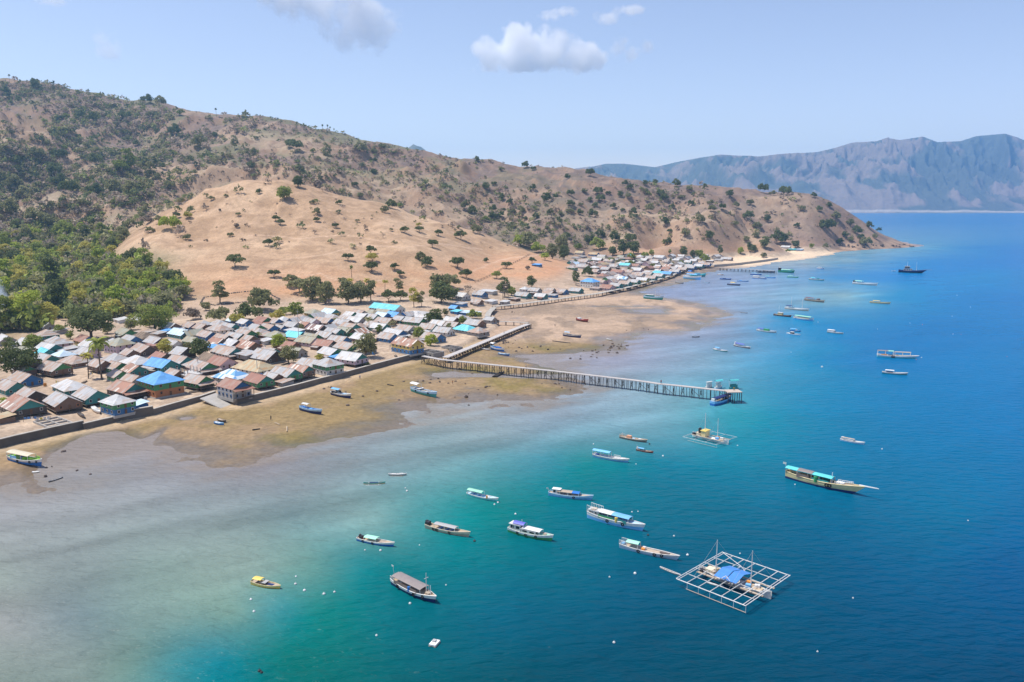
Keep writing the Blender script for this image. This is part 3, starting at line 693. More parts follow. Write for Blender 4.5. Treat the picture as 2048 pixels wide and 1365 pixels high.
for kind, n, leaf in (('dome', 1300, .038), ('round', 1500, .036), ('bush', 950, .044), ('tall', 1200, .04), ('bare', 170, .03)):
    for k in range(3):
        Vv, Ff = crown_arrays(100 + k * 7 + len(kind), kind, n, leaf)
        me = np_mesh(f'crown_{kind}', Vv, Ff); me.materials.append(LEAF['green']); CROWN[(kind, k)] = me
for k in range(2):
    Vv, Ff = crown_arrays(300 + k, 'round', 3600, .021); me = np_mesh('crown_big', Vv, Ff); me.materials.append(LEAF['green']); CROWN[('big', k)] = me
CROWN[('big', 2)] = CROWN[('big', 0)]

def trunk_mesh(seed, h, lean, r0, spread):
    r = random.Random(seed); b = MB()
    p = Vector((0, 0, -.04)); q = Vector((lean, 0, h * .55))
    b.bar(p, q, r0, r0 * .75, 7)
    for k in range(4):
        a = 2 * pi * k / 4 + r.uniform(-.5, .5)
        e = Vector((q.x + spread * math.cos(a), spread * math.sin(a), h * r.uniform(.95, 1.25)))
        b.bar(q, e, r0 * .55, r0 * .22, 5)
        b.bar(q.lerp(e, .6), e + Vector((r.uniform(-.1, .1), r.uniform(-.1, .1), .08)), r0 * .28, r0 * .1, 4)
    return b.mesh('trunk', M_BARK)
TRUNK = {'dome': [trunk_mesh(k, .30, (.02, -.03, .0)[k], .026, .2) for k in range(3)], 'round': [trunk_mesh(9 + k, .30, 0, .03, .18) for k in range(3)],
         'tall': [trunk_mesh(19 + k, .62, .02, .03, .14) for k in range(3)], 'bare': [trunk_mesh(29 + k, .34, 0, .022, .22) for k in range(3)]}
TRUNK['big'] = TRUNK['round']
TREES = []                     # (object, look, place, px)

def leafy(parent, name, me, colour):
    o = link(name, me, parent)
    o.material_slots[0].link = 'OBJECT'; o.material_slots[0].material = LEAF[colour]
    return o
SIZEW = lambda w: 'small' if w < 6 else ('' if w < 10.5 else 'large')
def tree(px, py, wpx, kind, colour, place, hs=1.0, group=None, w=None, look=None):
    g = ground(px, py)
    if g is None or g.y > 2300: return None
    dist = math.sqrt(g.x ** 2 + g.y ** 2 + (CAM_H - g.z) ** 2)
    w = w or wpx * dist / F * 1.06
    w = min(w, 24)
    k = R.randrange(3); rz = R.uniform(0, 6.28)
    if kind == 'bush':
        o = link('shrub', CROWN[('bush', k)]); o.material_slots[0].link = 'OBJECT'; o.material_slots[0].material = LEAF[colour]
        o.location = (g.x, g.y, g.z - .1); o.rotation_euler = (0, 0, rz); o.scale = (w, w, w * hs)
        tag(o, None, 'shrub', group)
        lk = look or f"{SIZEW(w)} {colour} rounded shrub".strip()
    else:
        o = thing('broadleaf_tree' if kind != 'bare' else 'bare_tree', (g.x, g.y, g.z - .1), rz, None, 'tree', group); o.scale = (w, w, w * hs)
        link('trunk', TRUNK[kind][k], o); leafy(o, 'crown', CROWN[(kind, k)], colour)
        form = {'dome': 'umbrella crowned tree', 'round': 'round crowned tree', 'big': 'broad crowned tree', 'tall': 'tall upright tree', 'bare': 'thin leafed tree'}[kind]
        lk = look or f"{SIZEW(w)} {colour} {form}".strip()
    TREES.append((o, lk, place, px, w * F / dist))
    return o

# ---- palms
def palm_meshes(seed, fan=False):
    r = random.Random(seed); b = MB()
    b.bar((0, 0, -.05), (.015, .01, .45), .022, .016, 7); b.bar((.015, .01, .45), (.03, .0, .86), .016, .012, 7)
    tr = b.mesh('trunk', M_BARK); c = MB(); top = Vector((.03, 0, .86))
    nf = 22 if not fan else 30
    for i in range(nf):
        a = 2 * pi * i / nf + r.uniform(-.15, .15); el = r.uniform(-.35, 1.15) if not fan else r.uniform(-.9, 1.4)
        ln = r.uniform(.26, .34) if not fan else r.uniform(.13, .17)
        d = Vector((math.cos(a), math.sin(a), 0)); side = Vector((-math.sin(a), math.cos(a), 0))
        pts = []; p = top.copy(); e = el
        for j in range(6):
            pts.append(p.copy()); p = p + (d * math.cos(e) + Vector((0, 0, math.sin(e)))) * (ln / 5); e -= (.33 if not fan else .08)
        for j in range(5):
            w0 = (.018, .05, .058, .05, .03, .006)[j] * (1 if not fan else .9); w1 = (.018, .05, .058, .05, .03, .006)[j + 1] * (1 if not fan else .9)
            dr = Vector((0, 0, -.022))
            c.add([pts[j], pts[j + 1], pts[j + 1] + side * w1 + dr, pts[j] + side * w0 + dr], [(0, 1, 2, 3)])
            c.add([pts[j], pts[j + 1], pts[j + 1] - side * w1 + dr, pts[j] - side * w0 + dr], [(3, 2, 1, 0)])
    return tr, c.mesh('fronds', LEAF['green'])
PALM = [palm_meshes(1), palm_meshes(2)]; LONTAR = [palm_meshes(3, True), palm_meshes(4, True)]
def palm(px, py, hpx, colour, place, fan=False, group=None, look=None):
    g = ground(px, py)
    if g is None: return
    dist = math.sqrt(g.x ** 2 + g.y ** 2 + (CAM_H - g.z) ** 2); h = hpx * dist / F
    o = thing('palm_tree', (g.x, g.y, g.z - .05), R.uniform(0, 6.28), None, 'palm', group); o.scale = (h, h, h)
    t, c = (LONTAR if fan else PALM)[R.randrange(2)]
    link('trunk', t, o); leafy(o, 'crown', c, colour)
    TREES.append((o, look or f"{colour} {'fan palm' if fan else 'coconut palm'}", place, px, hpx))

# ---- trees of the bare hill, read off the photograph: x, y of the foot, width in pixels
HILLP = 'on the bare grass hill'
for x, y, w_, k, c in [(471, 535, 37, 'dome', 0), (537, 493, 21, 'dome', 0), (548, 556, 25, 'dome', 0), (558, 484, 13, 'dome', 2), (461, 474, 13, 'bush', 3), (477, 433, 12, 'dome', 3), (473, 456, 12, 'bush', 5), (375, 481, 18, 'bush', 3),
                     (552, 443, 17, 'dome', 0), (561, 450, 16, 'dome', 0), (580, 434, 9, 'bare', 5), (634, 430, 18, 'bush', 3), (634, 445, 14, 'dome', 0), (671, 457, 16, 'dome', 0), (710, 461, 8, 'bare', 3), (715, 445, 10, 'dome', 3), (731, 466, 9, 'bare', 5),
                     (766, 477, 14, 'bare', 5), (782, 463, 9, 'dome', 3), (810, 467, 20, 'dome', 0), (839, 465, 19, 'dome', 0), (838, 455, 13, 'dome', 2), (877, 472, 18, 'dome', 0), (865, 496, 26, 'dome', 0), (741, 509, 25, 'dome', 0), (744, 525, 27, 'dome', 2),
                     (743, 545, 31, 'dome', 0), (696, 522, 24, 'dome', 0), (789, 541, 20, 'dome', 0), (800, 554, 20, 'dome', 0), (842, 522, 25, 'bush', 3), (855, 535, 30, 'bush', 0), (625, 409, 12, 'bush', 3), (679, 410, 15, 'bush', 0), (452, 395, 9, 'bush', 3), (423, 402, 13, 'dome', 3),
                     (769, 426, 20, 'bush', 3), (782, 417, 24, 'bush', 0), (922, 480, 27, 'dome', 0), (915, 537, 33, 'dome', 0), (932, 557, 28, 'dome', 0), (972, 525, 13, 'bush', 0), (1013, 538, 23, 'dome', 0), (993, 558, 23, 'dome', 1), (951, 467, 24, 'bush', 3), (918, 458, 10, 'bush', 3),
                     (596, 375, 26, 'round', 0), (518, 388, 13, 'bush', 0), (1090, 521, 22, 'dome', 4), (1064, 527, 18, 'dome', 0), (1055, 540, 12, 'bush', 5)]:
    tree(x, y, w_, k, ('dark green', 'green', 'yellow green', 'olive', 'bright green', 'grey brown')[c], HILLP, .95 if k == 'dome' else 1.1)
tree(569, 400, 38, 'round', 'green', 'on the crest of the bare hill', .9)
for x, y in [(700, 585), (733, 585), (748, 592), (770, 588)]: palm(x, y, 28, 'yellow green', 'at the foot of the bare hill')
palm(704, 561, 30, 'green', HILLP, True)
# ---- flank and gully left of the bare hill
for x, y, w_, k, c in [(340, 460, 40, 'bush', 'bright green'), (354, 437, 14, 'dome', 'dark green'), (376, 437, 18, 'bush', 'yellow green'), (363, 410, 17, 'dome', 'olive'), (382, 421, 13, 'bush', 'olive'), (268, 520, 34, 'bush', 'olive'), (318, 447, 20, 'bush', 'olive'), (297, 447, 22, 'bush', 'grey brown'),
                     (262, 455, 24, 'bush', 'olive'), (200, 490, 26, 'bush', 'green'), (245, 480, 32, 'bush', 'olive'), (283, 440, 20, 'bush', 'olive'), (300, 466, 18, 'bush', 'olive')]:
    tree(x, y, w_, k, c, 'in the gully left of the bare hill', 1.1)

# ---- between the hill and the village, around the houses
def vt(x, y, w_, k, c, place, hs=1.0): tree(x, y, w_ * (1.12 if place == P1 else 1), k, c, place, hs)
P1 = 'between the village and the bare hill'
for x, y, w_, k, c, hs in [(440, 607, 38, 'tall', 'olive', .8), (366, 600, 34, 'dome', 'olive', 1), (341, 620, 36, 'bare', 'grey brown', 1.2), (412, 622, 20, 'round', 'olive', 1), (590, 637, 38, 'round', 'green', .9), (497, 640, 46, 'bush', 'dark green', 1), (522, 622, 58, 'bush', 'olive', 1),
                       (440, 645, 44, 'bush', 'olive', 1), (625, 602, 56, 'round', 'olive', .9), (652, 608, 40, 'round', 'olive', 1.2), (598, 588, 40, 'dome', 'olive', 1), (582, 575, 30, 'dome', 'olive', 1), (697, 608, 44, 'round', 'olive', 1.1), (722, 606, 46, 'round', 'olive', 1.1), (742, 603, 30, 'tall', 'olive', 1),
                       (688, 575, 26, 'dome', 'olive', 1), (797, 586, 24, 'tall', 'olive', .9), (778, 604, 30, 'dome', 'dark green', 1), (802, 602, 26, 'dome', 'dark green', 1), (828, 614, 26, 'tall', 'yellow green', 1.1), (843, 614, 18, 'tall', 'olive', 1.3), (883, 607, 52, 'round', 'dark green', .9), (880, 588, 48, 'round', 'olive', 1), (905, 600, 30, 'round', 'dark green', 1),
                       (900, 575, 40, 'bush', 'olive', 1), (936, 592, 30, 'bare', 'grey brown', 1), (1010, 595, 26, 'tall', 'dark green', 1.1), (1023, 592, 20, 'round', 'green', 1), (1063, 576, 22, 'round', 'dark green', 1.2), (1000, 585, 18, 'round', 'dark green', 1), (555, 640, 28, 'bush', 'yellow green', 1), (570, 630, 24, 'bush', 'green', 1), (474, 648, 30, 'bush', 'yellow green', 1), (385, 640, 30, 'bush', 'grey brown', 1)]:
    vt(x, y, w_, k, c, P1, hs)
P2 = 'among the village roofs'
vt(183, 680, 104, 'big', 'dark green', 'at the back edge of the village', .82)
vt(36, 757, 78, 'big', 'dark green', 'at the left edge of the village', .95)
vt(310, 662, 84, 'big', 'green', 'at the back edge of the village', .72)
for x, y, w_, k, c, hs in [(558, 697, 38, 'round', 'bright green', .9), (577, 728, 46, 'round', 'olive', .95), (402, 716, 44, 'round', 'dark green', 1.0), (732, 716, 56, 'round', 'olive', 1.05), (330, 708, 36, 'round', 'yellow green', .9), (868, 652, 46, 'round', 'dark green', .9), (925, 650, 22, 'round', 'green', 1.1), (948, 638, 30, 'bush', 'green', 1),
                       (838, 678, 30, 'round', 'green', 1), (862, 692, 32, 'round', 'bright green', .9), (758, 668, 20, 'round', 'green', 1.1), (786, 660, 30, 'bare', 'olive', 1), (902, 660, 24, 'bush', 'olive', .9), (141, 679, 18, 'round', 'green', 1), (68, 700, 40, 'round', 'green', .8), (795, 678, 16, 'bush', 'green', 1), (735, 800 - 66, 14, 'bush', 'dark green', 1), (20, 700, 26, 'round', 'dark green', 1),
                       (640, 720, 22, 'bush', 'yellow green', .8), (518, 676, 18, 'bush', 'green', 1), (262, 660, 26, 'round', 'olive', 1), (8, 822, 30, 'round', 'bright green', .9), (250, 702, 14, 'bush', 'green', 1),
    (120, 668, 22, 'round', 'green', .9), (215, 668, 24, 'round', 'olive', .9), (352, 672, 20, 'round', 'green', .9), (448, 662, 18, 'bush', 'green', 1), (602, 662, 20, 'bush', 'olive', 1), (672, 650, 18, 'round', 'green', 1), (700, 672, 20, 'round', 'olive', 1), (745, 690, 18, 'bush', 'green', 1), (822, 662, 18, 'bush', 'olive', 1), (480, 700, 16, 'bush', 'green', 1), (375, 700, 20, 'round', 'olive', .9), (150, 700, 16, 'bush', 'yellow green', 1), (640, 692, 14, 'bush', 'green', 1), (300, 655, 22, 'round', 'yellow green', .9), (545, 690, 14, 'bush', 'olive', 1), (890, 632, 18, 'round', 'olive', 1)]:
    vt(x, y, w_, k, c, P2, hs)
palm(204, 760, 78, 'green', P2); palm(177, 758, 48, 'yellow green', P2); palm(738, 668, 34, 'olive', P2); palm(1148, 566, 22, 'dark green', 'beside the blue hipped roof house')
# woodland behind the left of the village
WP = 'in the wood behind the village'
placed = []
for i in range(1400):
    x = R.uniform(-30, 372); y = R.uniform(462, 668)
    if not inside(WOOD_PX, x, y) and not (y > 600 and x < 120 and y < 660): continue
    if x > 225 and y > 640: continue
    if x > 120 and y > 655: continue
    sp = 8 + (y - 460) * .105
    if any(abs(x - a) < sp * 1.15 and abs(y - b_) < sp * .62 for a, b_ in placed): continue
    placed.append((x, y))
    q = R.random()
    c = R.choices(['dark green', 'green', 'bright green', 'yellow green', 'olive', 'grey brown'], [2, 4, 3.2, 3, 3.4, 1.2])[0]
    if q < .13 and y > 530 and x < 230: palm(x, y, sp * 1.9, R.choice(['green', 'olive', 'dark green']), WP)
    elif c == 'grey brown': tree(x, y, sp * 1.7, 'bare', c, WP, 1.0)
    else: tree(x, y, sp * R.uniform(1.6, 2.4), R.choices(['round', 'tall', 'bush'], [5, 2, 1.2])[0], c, WP, R.uniform(.75, 1.05))
print('wood', len(placed))
# ---- second village, beach and headland trees
P3 = 'around the far houses by the bay'
for x, y, w_, k, c in [(1057, 496, 44, 'bush', 'olive'), (1040, 492, 30, 'bush', 'bright green'), (1076, 506, 30, 'bush', 'bright green'), (1105, 518, 32, 'round', 'olive'), (1123, 504, 36, 'round', 'olive'), (1128, 520, 30, 'round', 'dark green'), (1157, 500, 18, 'bush', 'green'), (1174, 489, 17, 'round', 'dark green'), (1194, 500, 32, 'bush', 'green'), (1185, 487, 18, 'round', 'dark green'),
                     (1199, 476, 22, 'bush', 'dark green'), (1225, 512, 22, 'round', 'dark green'), (1247, 510, 32, 'round', 'dark green'), (1267, 509, 30, 'round', 'dark green'), (1262, 520, 18, 'bush', 'green'), (1290, 515, 16, 'bush', 'green'), (1303, 512, 13, 'round', 'green'), (1340, 508, 9, 'round', 'green'), (1367, 513, 20, 'round', 'dark green'), (1152, 571, 20, 'tall', 'dark green'), (1175, 553, 26, 'bush', 'dark green'), (1152, 530, 10, 'round', 'dark green'),
                     (1222, 526, 16, 'bush', 'green'), (1238, 528, 14, 'bush', 'olive'), (1262, 530, 14, 'bush', 'green'), (1440, 512, 14, 'tall', 'dark green'), (1398, 518, 20, 'round', 'green'), (1385, 514, 14, 'round', 'dark green'), (1408, 524, 20, 'bush', 'green'), (1362, 530, 12, 'bush', 'green'), (1306, 535, 12, 'bush', 'green'), (1345, 532, 10, 'bush', 'olive'), (1259, 545, 14, 'bush', 'olive')]:
    tree(x, y, w_, k, c, P3, 1.15)
P4 = 'above the pale beach'
for x, y, w_, k, c in [(1557, 488, 34, 'bush', 'dark green'), (1530, 498, 26, 'round', 'dark green'), (1591, 497, 18, 'round', 'dark green'), (1499, 498, 14, 'round', 'dark green'), (1492, 484, 15, 'bush', 'olive'), (1481, 508, 14, 'round', 'bright green'), (1505, 505, 20, 'bush', 'dark green'), (1623, 497, 11, 'round', 'green'), (1651, 497, 13, 'bush', 'olive'), (1527, 516, 14, 'bush', 'olive'), (1512, 475, 16, 'bush', 'olive'), (1576, 505, 10, 'bush', 'green')]:
    tree(x, y, w_, k, c, P4, 1.1)
P5 = 'on the slope of the headland'
for x, y, w_, k, c in [(1654, 464, 32, 'bush', 'dark green'), (1738, 458, 16, 'bush', 'dark green'), (1713, 469, 19, 'bush', 'dark green'), (1758, 464, 11, 'bush', 'dark green'), (1731, 493, 24, 'bush', 'olive'), (1680, 489, 14, 'bush', 'dark green'), (1702, 484, 13, 'bush', 'olive'), (1594, 456, 13, 'bush', 'dark green'), (1638, 424, 13, 'bush', 'dark green'), (1605, 422, 13, 'bush', 'olive'), (1627, 396, 12, 'bush', 'dark green'), (1658, 416, 12, 'bush', 'dark green'), (1570, 391, 24, 'bush', 'dark green'), (1690, 476, 14, 'bush', 'dark green'), (1722, 480, 14, 'bush', 'dark green'), (1700, 452, 16, 'bush', 'olive'), (1672, 440, 18, 'bush', 'olive'), (1715, 436, 12, 'bush', 'olive'), (1750, 478, 12, 'bush', 'olive')]:
    tree(x, y, w_, k, c, P5, 1.25)
P6 = 'on the brown ridge behind the bay'
for x, y, w_ in [(1092, 405, 22), (1042, 427, 16), (1196, 391, 19), (1201, 405, 19), (1141, 393, 16), (1141, 415, 17), (972, 380, 17), (1328, 402, 18), (1321, 392, 16), (1226, 417, 13), (1344, 419, 13), (1382, 412, 14), (1135, 359, 13), (1066, 381, 14), (1261, 381, 15), (1250, 372, 13), (1352, 374, 17), (1378, 384, 14), (1101, 430, 14), (1191, 416, 14), (1071, 439, 15),
                 (1020, 438, 15), (1002, 435, 15), (986, 424, 17), (961, 434, 12), (954, 324, 12), (1051, 336, 15), (1497, 440, 22), (1534, 444, 15), (1514, 460, 18), (1424, 424, 16), (1400, 447, 18), (1500, 411, 14), (1472, 416, 13), (1526, 386, 22), (1228, 484, 22), (1255, 460, 15), (1330, 452, 17), (1371, 474, 19), (1418, 480, 20), (1336, 489, 16), (1262, 485, 22), (1134, 478, 15), (1185, 435, 20), (1110, 398, 12), (1020, 410, 15), (1003, 400, 14), (1300, 425, 20), (1267, 430, 16), (1290, 372, 12), (1310, 370, 12), (1445, 420, 15), (1460, 395, 16), (1410, 378, 11), (1180, 352, 18), (985, 440, 20), (945, 430, 20), (930, 420, 18), (1240, 395, 14), (1160, 430, 14)]:
    tree(x, y, w_ * 1.05, 'bush', R.choice(['dark green', 'dark green', 'olive']), P6, 1.3)
for x, y, h in [(19, 166, 14), (108, 181, 16), (433, 235, 16), (556, 250, 13), (562, 251, 10), (594, 261, 15), (602, 263, 14), (610, 264, 13), (616, 265, 11), (645, 266, 16), (655, 266, 15), (660, 268, 13), (668, 270, 12), (526, 241, 9)]:
    palm(x, y, h, 'dark green', 'standing against the sky on the ridge', True)
P7 = 'on the scrubby ridge above the wood'
for x, y, w_, k, c in [(592, 302, 30, 'bush', 'dark green'), (580, 296, 22, 'bush', 'dark green'), (655, 324, 24, 'tall', 'olive'), (720, 305, 26, 'bush', 'dark green'), (765, 300, 18, 'bush', 'dark green'), (470, 300, 18, 'tall', 'olive'), (495, 318, 14, 'tall', 'dark green'), (507, 318, 14, 'tall', 'dark green'), (500, 338, 14, 'bush', 'dark green'), (120, 372, 30, 'bush', 'dark green'), (138, 388, 46, 'bush', 'dark green'), (190, 392, 30, 'bush', 'dark green'), (225, 388, 34, 'bush', 'olive'), (263, 390, 32, 'bush', 'dark green'),
                     (168, 414, 22, 'bush', 'olive'), (240, 345, 60, 'bush', 'green'), (190, 330, 44, 'bush', 'dark green'), (260, 345, 30, 'tall', 'green'), (305, 358, 20, 'tall', 'olive'), (293, 360, 16, 'tall', 'dark green'), (315, 362, 18, 'bush', 'dark green'), (340, 378, 22, 'bush', 'olive'), (310, 332, 12, 'tall', 'dark green'), (392, 340, 10, 'tall', 'dark green'), (120, 320, 34, 'bush', 'dark green'), (75, 318, 28, 'bush', 'dark green'), (110, 350, 34, 'bush', 'dark green'), (50, 400, 36, 'bush', 'olive'), (30, 380, 40, 'bush', 'olive'),
                     (15, 430, 36, 'bush', 'dark green'), (70, 450, 40, 'bush', 'olive'), (100, 455, 34, 'bush', 'olive'), (60, 478, 34, 'bush', 'bright green'), (130, 478, 40, 'bush', 'green'), (295, 207, 24, 'bush', 'dark green'), (320, 211, 22, 'bush', 'dark green'), (70, 178, 26, 'bush', 'dark green'), (10, 192, 20, 'bush', 'dark green'), (160, 240, 30, 'bush', 'dark green'), (185, 245, 24, 'bush', 'dark green'), (350, 270, 34, 'bush', 'dark green'), (400, 295, 30, 'bush', 'dark green'), (250, 240, 24, 'bush', 'dark green')]:
    tree(x, y, w_, k, 'olive' if (c == 'dark green' and (x + y) % 2) else c, P7, 1.15)
n_named = len([t for t in TREES if t[0]['category'] == 'shrub'])
# fill up to about 280 shrubs that can be told apart, the largest of the scrub
cnt = 0
for i in range(4000):
    if n_named + cnt > 285: break
    x = R.uniform(0, 1560); y = R.uniform(180, 470)
    g = ground(x, y)
    if g is None or g.z < 15 or g.y < 820: continue
    if float(sdf(HILL1, np.array([g.x]), np.array([g.y]))[0]) > -6: continue
    if any(abs(x - t[3]) < 13 and abs(y - to_px(t[0].location)[1]) < 8 for t in TREES): continue
    tree(x, y, R.uniform(10, 16), 'bush', R.choice(['dark green', 'dark green', 'olive', 'olive', 'green']), P7 if x < 760 else P6, 1.0); cnt += 1

# ---- the rest of the scrub: one mass nobody could count
def scatter(name, n, box, dens, size, cols, label, seed, min_z=14, qn=46, leaf=.10):
    r = np.random.RandomState(seed)
    prot = [crown_arrays(500 + seed + k, 'bush', qn, leaf) for k in range(5)]
    Vs, Fs, Cs = [], [], []; off = 0; done = 0; tries = 0
    while done < n and tries < n * 8:
        tries += 1
        x = r.uniform(box[0], box[2]); y = r.uniform(box[1], box[3])
        g = ground(x, y)
        if g is None or g.z < min_z or g.y > 2200: continue
        if r.uniform() > dens(x, y, g): continue
        s = r.uniform(*size) * (1.45 if (x < 520 and size[1] > 8) else 1) * r.choice([.8, 1, 1, 1.3]); Vv, Ff = prot[r.randint(5)]
        a = r.uniform(0, 6.28); ca, sa_ = math.cos(a), math.sin(a)
        W = np.stack([Vv[:, 0] * ca - Vv[:, 1] * sa_, Vv[:, 0] * sa_ + Vv[:, 1] * ca, Vv[:, 2] * r.uniform(.8, 1.25)], 1) * s + np.array([g.x, g.y, g.z - .15])
        Vs.append(W); Fs.append(Ff + off); off += len(Vv)
        c = np.array(cols[r.choice(len(cols))]) * r.uniform(.75, 1.25)
        Cs.append(c[None] * r.uniform(.7, 1.3, (len(Vv) // 4, 1)).repeat(4, 0)); done += 1
    me = np_mesh(name, np.concatenate(Vs), np.concatenate(Fs)); vcol(me, 'leaf', np.concatenate(Cs)); me.materials.append(M_SCRUB)
    tag(link(name, me), label, None, None, 'stuff'); print(name, done)
M_SCRUB, nt, b = new_mat('scrub_leaf')
_tr = nt.nodes.new('ShaderNodeBsdfTranslucent'); _ms = nt.nodes.new('ShaderNodeMixShader'); _ms.inputs[0].default_value = .35
nt.links.new(b.outputs[0], _ms.inputs[1]); nt.links.new(_tr.outputs[0], _ms.inputs[2]); nt.links.new(_ms.outputs[0], nt.nodes['Material Output'].inputs['Surface'])
a = nt.nodes.new('ShaderNodeAttribute'); a.attribute_name = 'leaf'; nt.links.new(a.outputs['Color'], b.inputs['Base Color']); nt.links.new(a.outputs['Color'], _tr.inputs['Color']); b.inputs['Roughness'].default_value = .85; b.inputs['Specular IOR Level'].default_value = .1
def d_ridge(x, y, g):
    h = float(sdf(HILL1, np.array([g.x]), np.array([g.y]))[0])
    n_ = float(fbm(np.array([g.x / 110]), np.array([g.y / 110]), 85, 3)[0])
    base = 1.0 if x < 420 else (.8 if x < 700 else (.45 if x < 1000 else .28))
    if h > 0: return .012
    if any(inside(q_, x, y) for q_ in PALE_PX): base *= .25
    if h > -70: base *= .35 + .65 * (-h / 70)
    return base * min(1, max(.10 if x < 700 else .05, (n_ - (.35 if x < 560 else .35)) * 4.5))
DK, OL, DRY, GR = (.19, .215, .10), (.34, .32, .16), (.46, .37, .285), (.28, .31, .115)
scatter('hillside_scrub', 4200, (-60, 165, 1600, 500), d_ridge, (3.6, 9.0), [DK, OL, OL, DRY, DRY, GR], 'low scrub and dry bushes over the brown ridges', 1)
scatter('dry_undergrowth', 2600, (-60, 170, 1780, 500), lambda x, y, g: d_ridge(x, y, g) * .6 + (.22 if float(sdf(HILL1, np.array([g.x]), np.array([g.y]))[0]) < 0 else .03), (1.6, 4.2), [DRY, DRY, OL, (.15, .12, .09)], 'small dry tufts and bushes over the slopes', 2, 12, 22, .15)
scatter('wood_undergrowth', 1700, (-40, 465, 372, 665), lambda x, y, g: 1.0 if inside(WOOD_PX, x, y) else .0, (4, 8.5), [OL, OL, GR, (.42, .40, .10), (.33, .38, .09), (.30, .36, .08), (.36, .31, .22)], 'undergrowth between the trees behind the village', 3, 3, 70, .085)

label_all([t[:4] for t in TREES])
# ================================================================ VILLAGE
ROOF = {
    'g': ('grey', roof_mat('zinc_grey', (.44, .435, .43), (.34, .25, .19), .34)),
    'w': ('white', roof_mat('zinc_white', (.56, .555, .545), (.44, .37, .31), .3)),
    't': ('tan', roof_mat('zinc_tan', (.47, .44, .41), (.38, .265, .20), .55)),
    'r': ('rust red', roof_mat('zinc_rust', (.40, .25, .19), (.31, .15, .105), .62)),
    's': ('rusty patched', roof_mat('zinc_patched', (.45, .36, .30), (.35, .18, .12), .62, .17, (.62, .56, .48))),
    'b': ('blue', roof_mat('sheet_blue', (.13, .36, .70), (.22, .40, .62), .12)),
    'c': ('turquoise', roof_mat('sheet_turquoise', (.16, .58, .66), (.30, .55, .58), .14)),
    'l': ('pale blue', roof_mat('sheet_pale_blue', (.55, .68, .78), (.45, .5, .52), .2)),
    'o': ('olive grey', roof_mat('zinc_olive', (.36, .355, .28), (.30, .25, .16), .4)),
    'd': ('brown thatched', roof_mat('thatch', (.20, .15, .115), (.24, .18, .13), .5, rough=.95)),
    'z': ('blue and white striped', roof_mat('sheet_striped', (.62, .67, .70), (.55, .6, .65), .1, .38, (.16, .36, .62))),
    'k': ('brown and white striped', roof_mat('sheet_brown_striped', (.66, .62, .58), (.55, .48, .44), .2, .5, (.22, .13, .11))),
    'y': ('straw coloured', roof_mat('zinc_straw', (.50, .42, .27), (.42, .27, .14), .45)),
}
WALL = {
    'G': ('green', paint('wall_green', (.08, .25, .11))), 'T': ('teal', paint('wall_teal', (.06, .23, .215))), 'B': ('blue', paint('wall_blue', (.06, .17, .36))), 'P': ('pink', paint('wall_pink', (.52, .40, .44))),
    'W': ('white', paint('wall_white', (.60, .58, .55))), 'N': ('brown plank', paint('wall_plank', (.20, .13, .095))), 'Y': ('yellow', paint('wall_yellow', (.62, .47, .14))), 'C': ('grey block', paint('wall_block', (.34, .32, .30), .9)),
    'O': ('orange', paint('wall_orange', (.42, .18, .08))), 'D': ('dark', paint('wall_dark', (.10, .085, .075)))}
M_GLASS = paint('window_dark', (.02, .025, .03), .25, .2, 1, .5); M_DOOR = paint('door_wood', (.16, .09, .05), .6); M_POST = paint('post_wood', (.17, .135, .105), .9)
M_FRAME = paint('frame_white', (.62, .6, .56), .6); M_CONC = paint('concrete', (.42, .395, .36), .92, .3, .5); M_CONCD = paint('concrete_stained_shaded', (.15, .13, .11), .95, .4, .5)  # the stained concrete's dark tone also holds the sea wall's shade
M_SHUT = {k: paint('shutter_' + k, c) for k, c in dict(orange=(.50, .20, .08), blue=(.05, .20, .5), white=(.65, .63, .6)).items()}
HOUSES = []
HDIR = math.atan2(-.62, .78)

def gable_roof(L, W, h, z, ov=.42, th=.07):
    b = MB(); x = L / 2 + ov; y = W / 2 + ov * .8; k = h / (W / 2); ze = z - ov * .8 * k
    b.slab([(-x, 0, z + h), (x, 0, z + h), (x, -y, ze), (-x, -y, ze)], th)
    b.slab([(-x, 0, z + h), (-x, y, ze), (x, y, ze), (x, 0, z + h)], th)
    return b
def hip_roof(L, W, h, z, ov=.48, th=.07):
    b = MB(); x = L / 2 + ov; y = W / 2 + ov; ze = z - ov * h / (W / 2); r = max(L / 2 - W / 2 * .9, .05)
    b.slab([(-r, 0, z + h), (r, 0, z + h), (x, -y, ze), (-x, -y, ze)], th)
    b.slab([(r, 0, z + h), (-r, 0, z + h), (-x, y, ze), (x, y, ze)], th)
    b.slab([(r, 0, z + h), (x, y, ze), (x, -y, ze)], th); b.slab([(-r, 0, z + h), (-x, -y, ze), (-x, y, ze)], th)
    return b

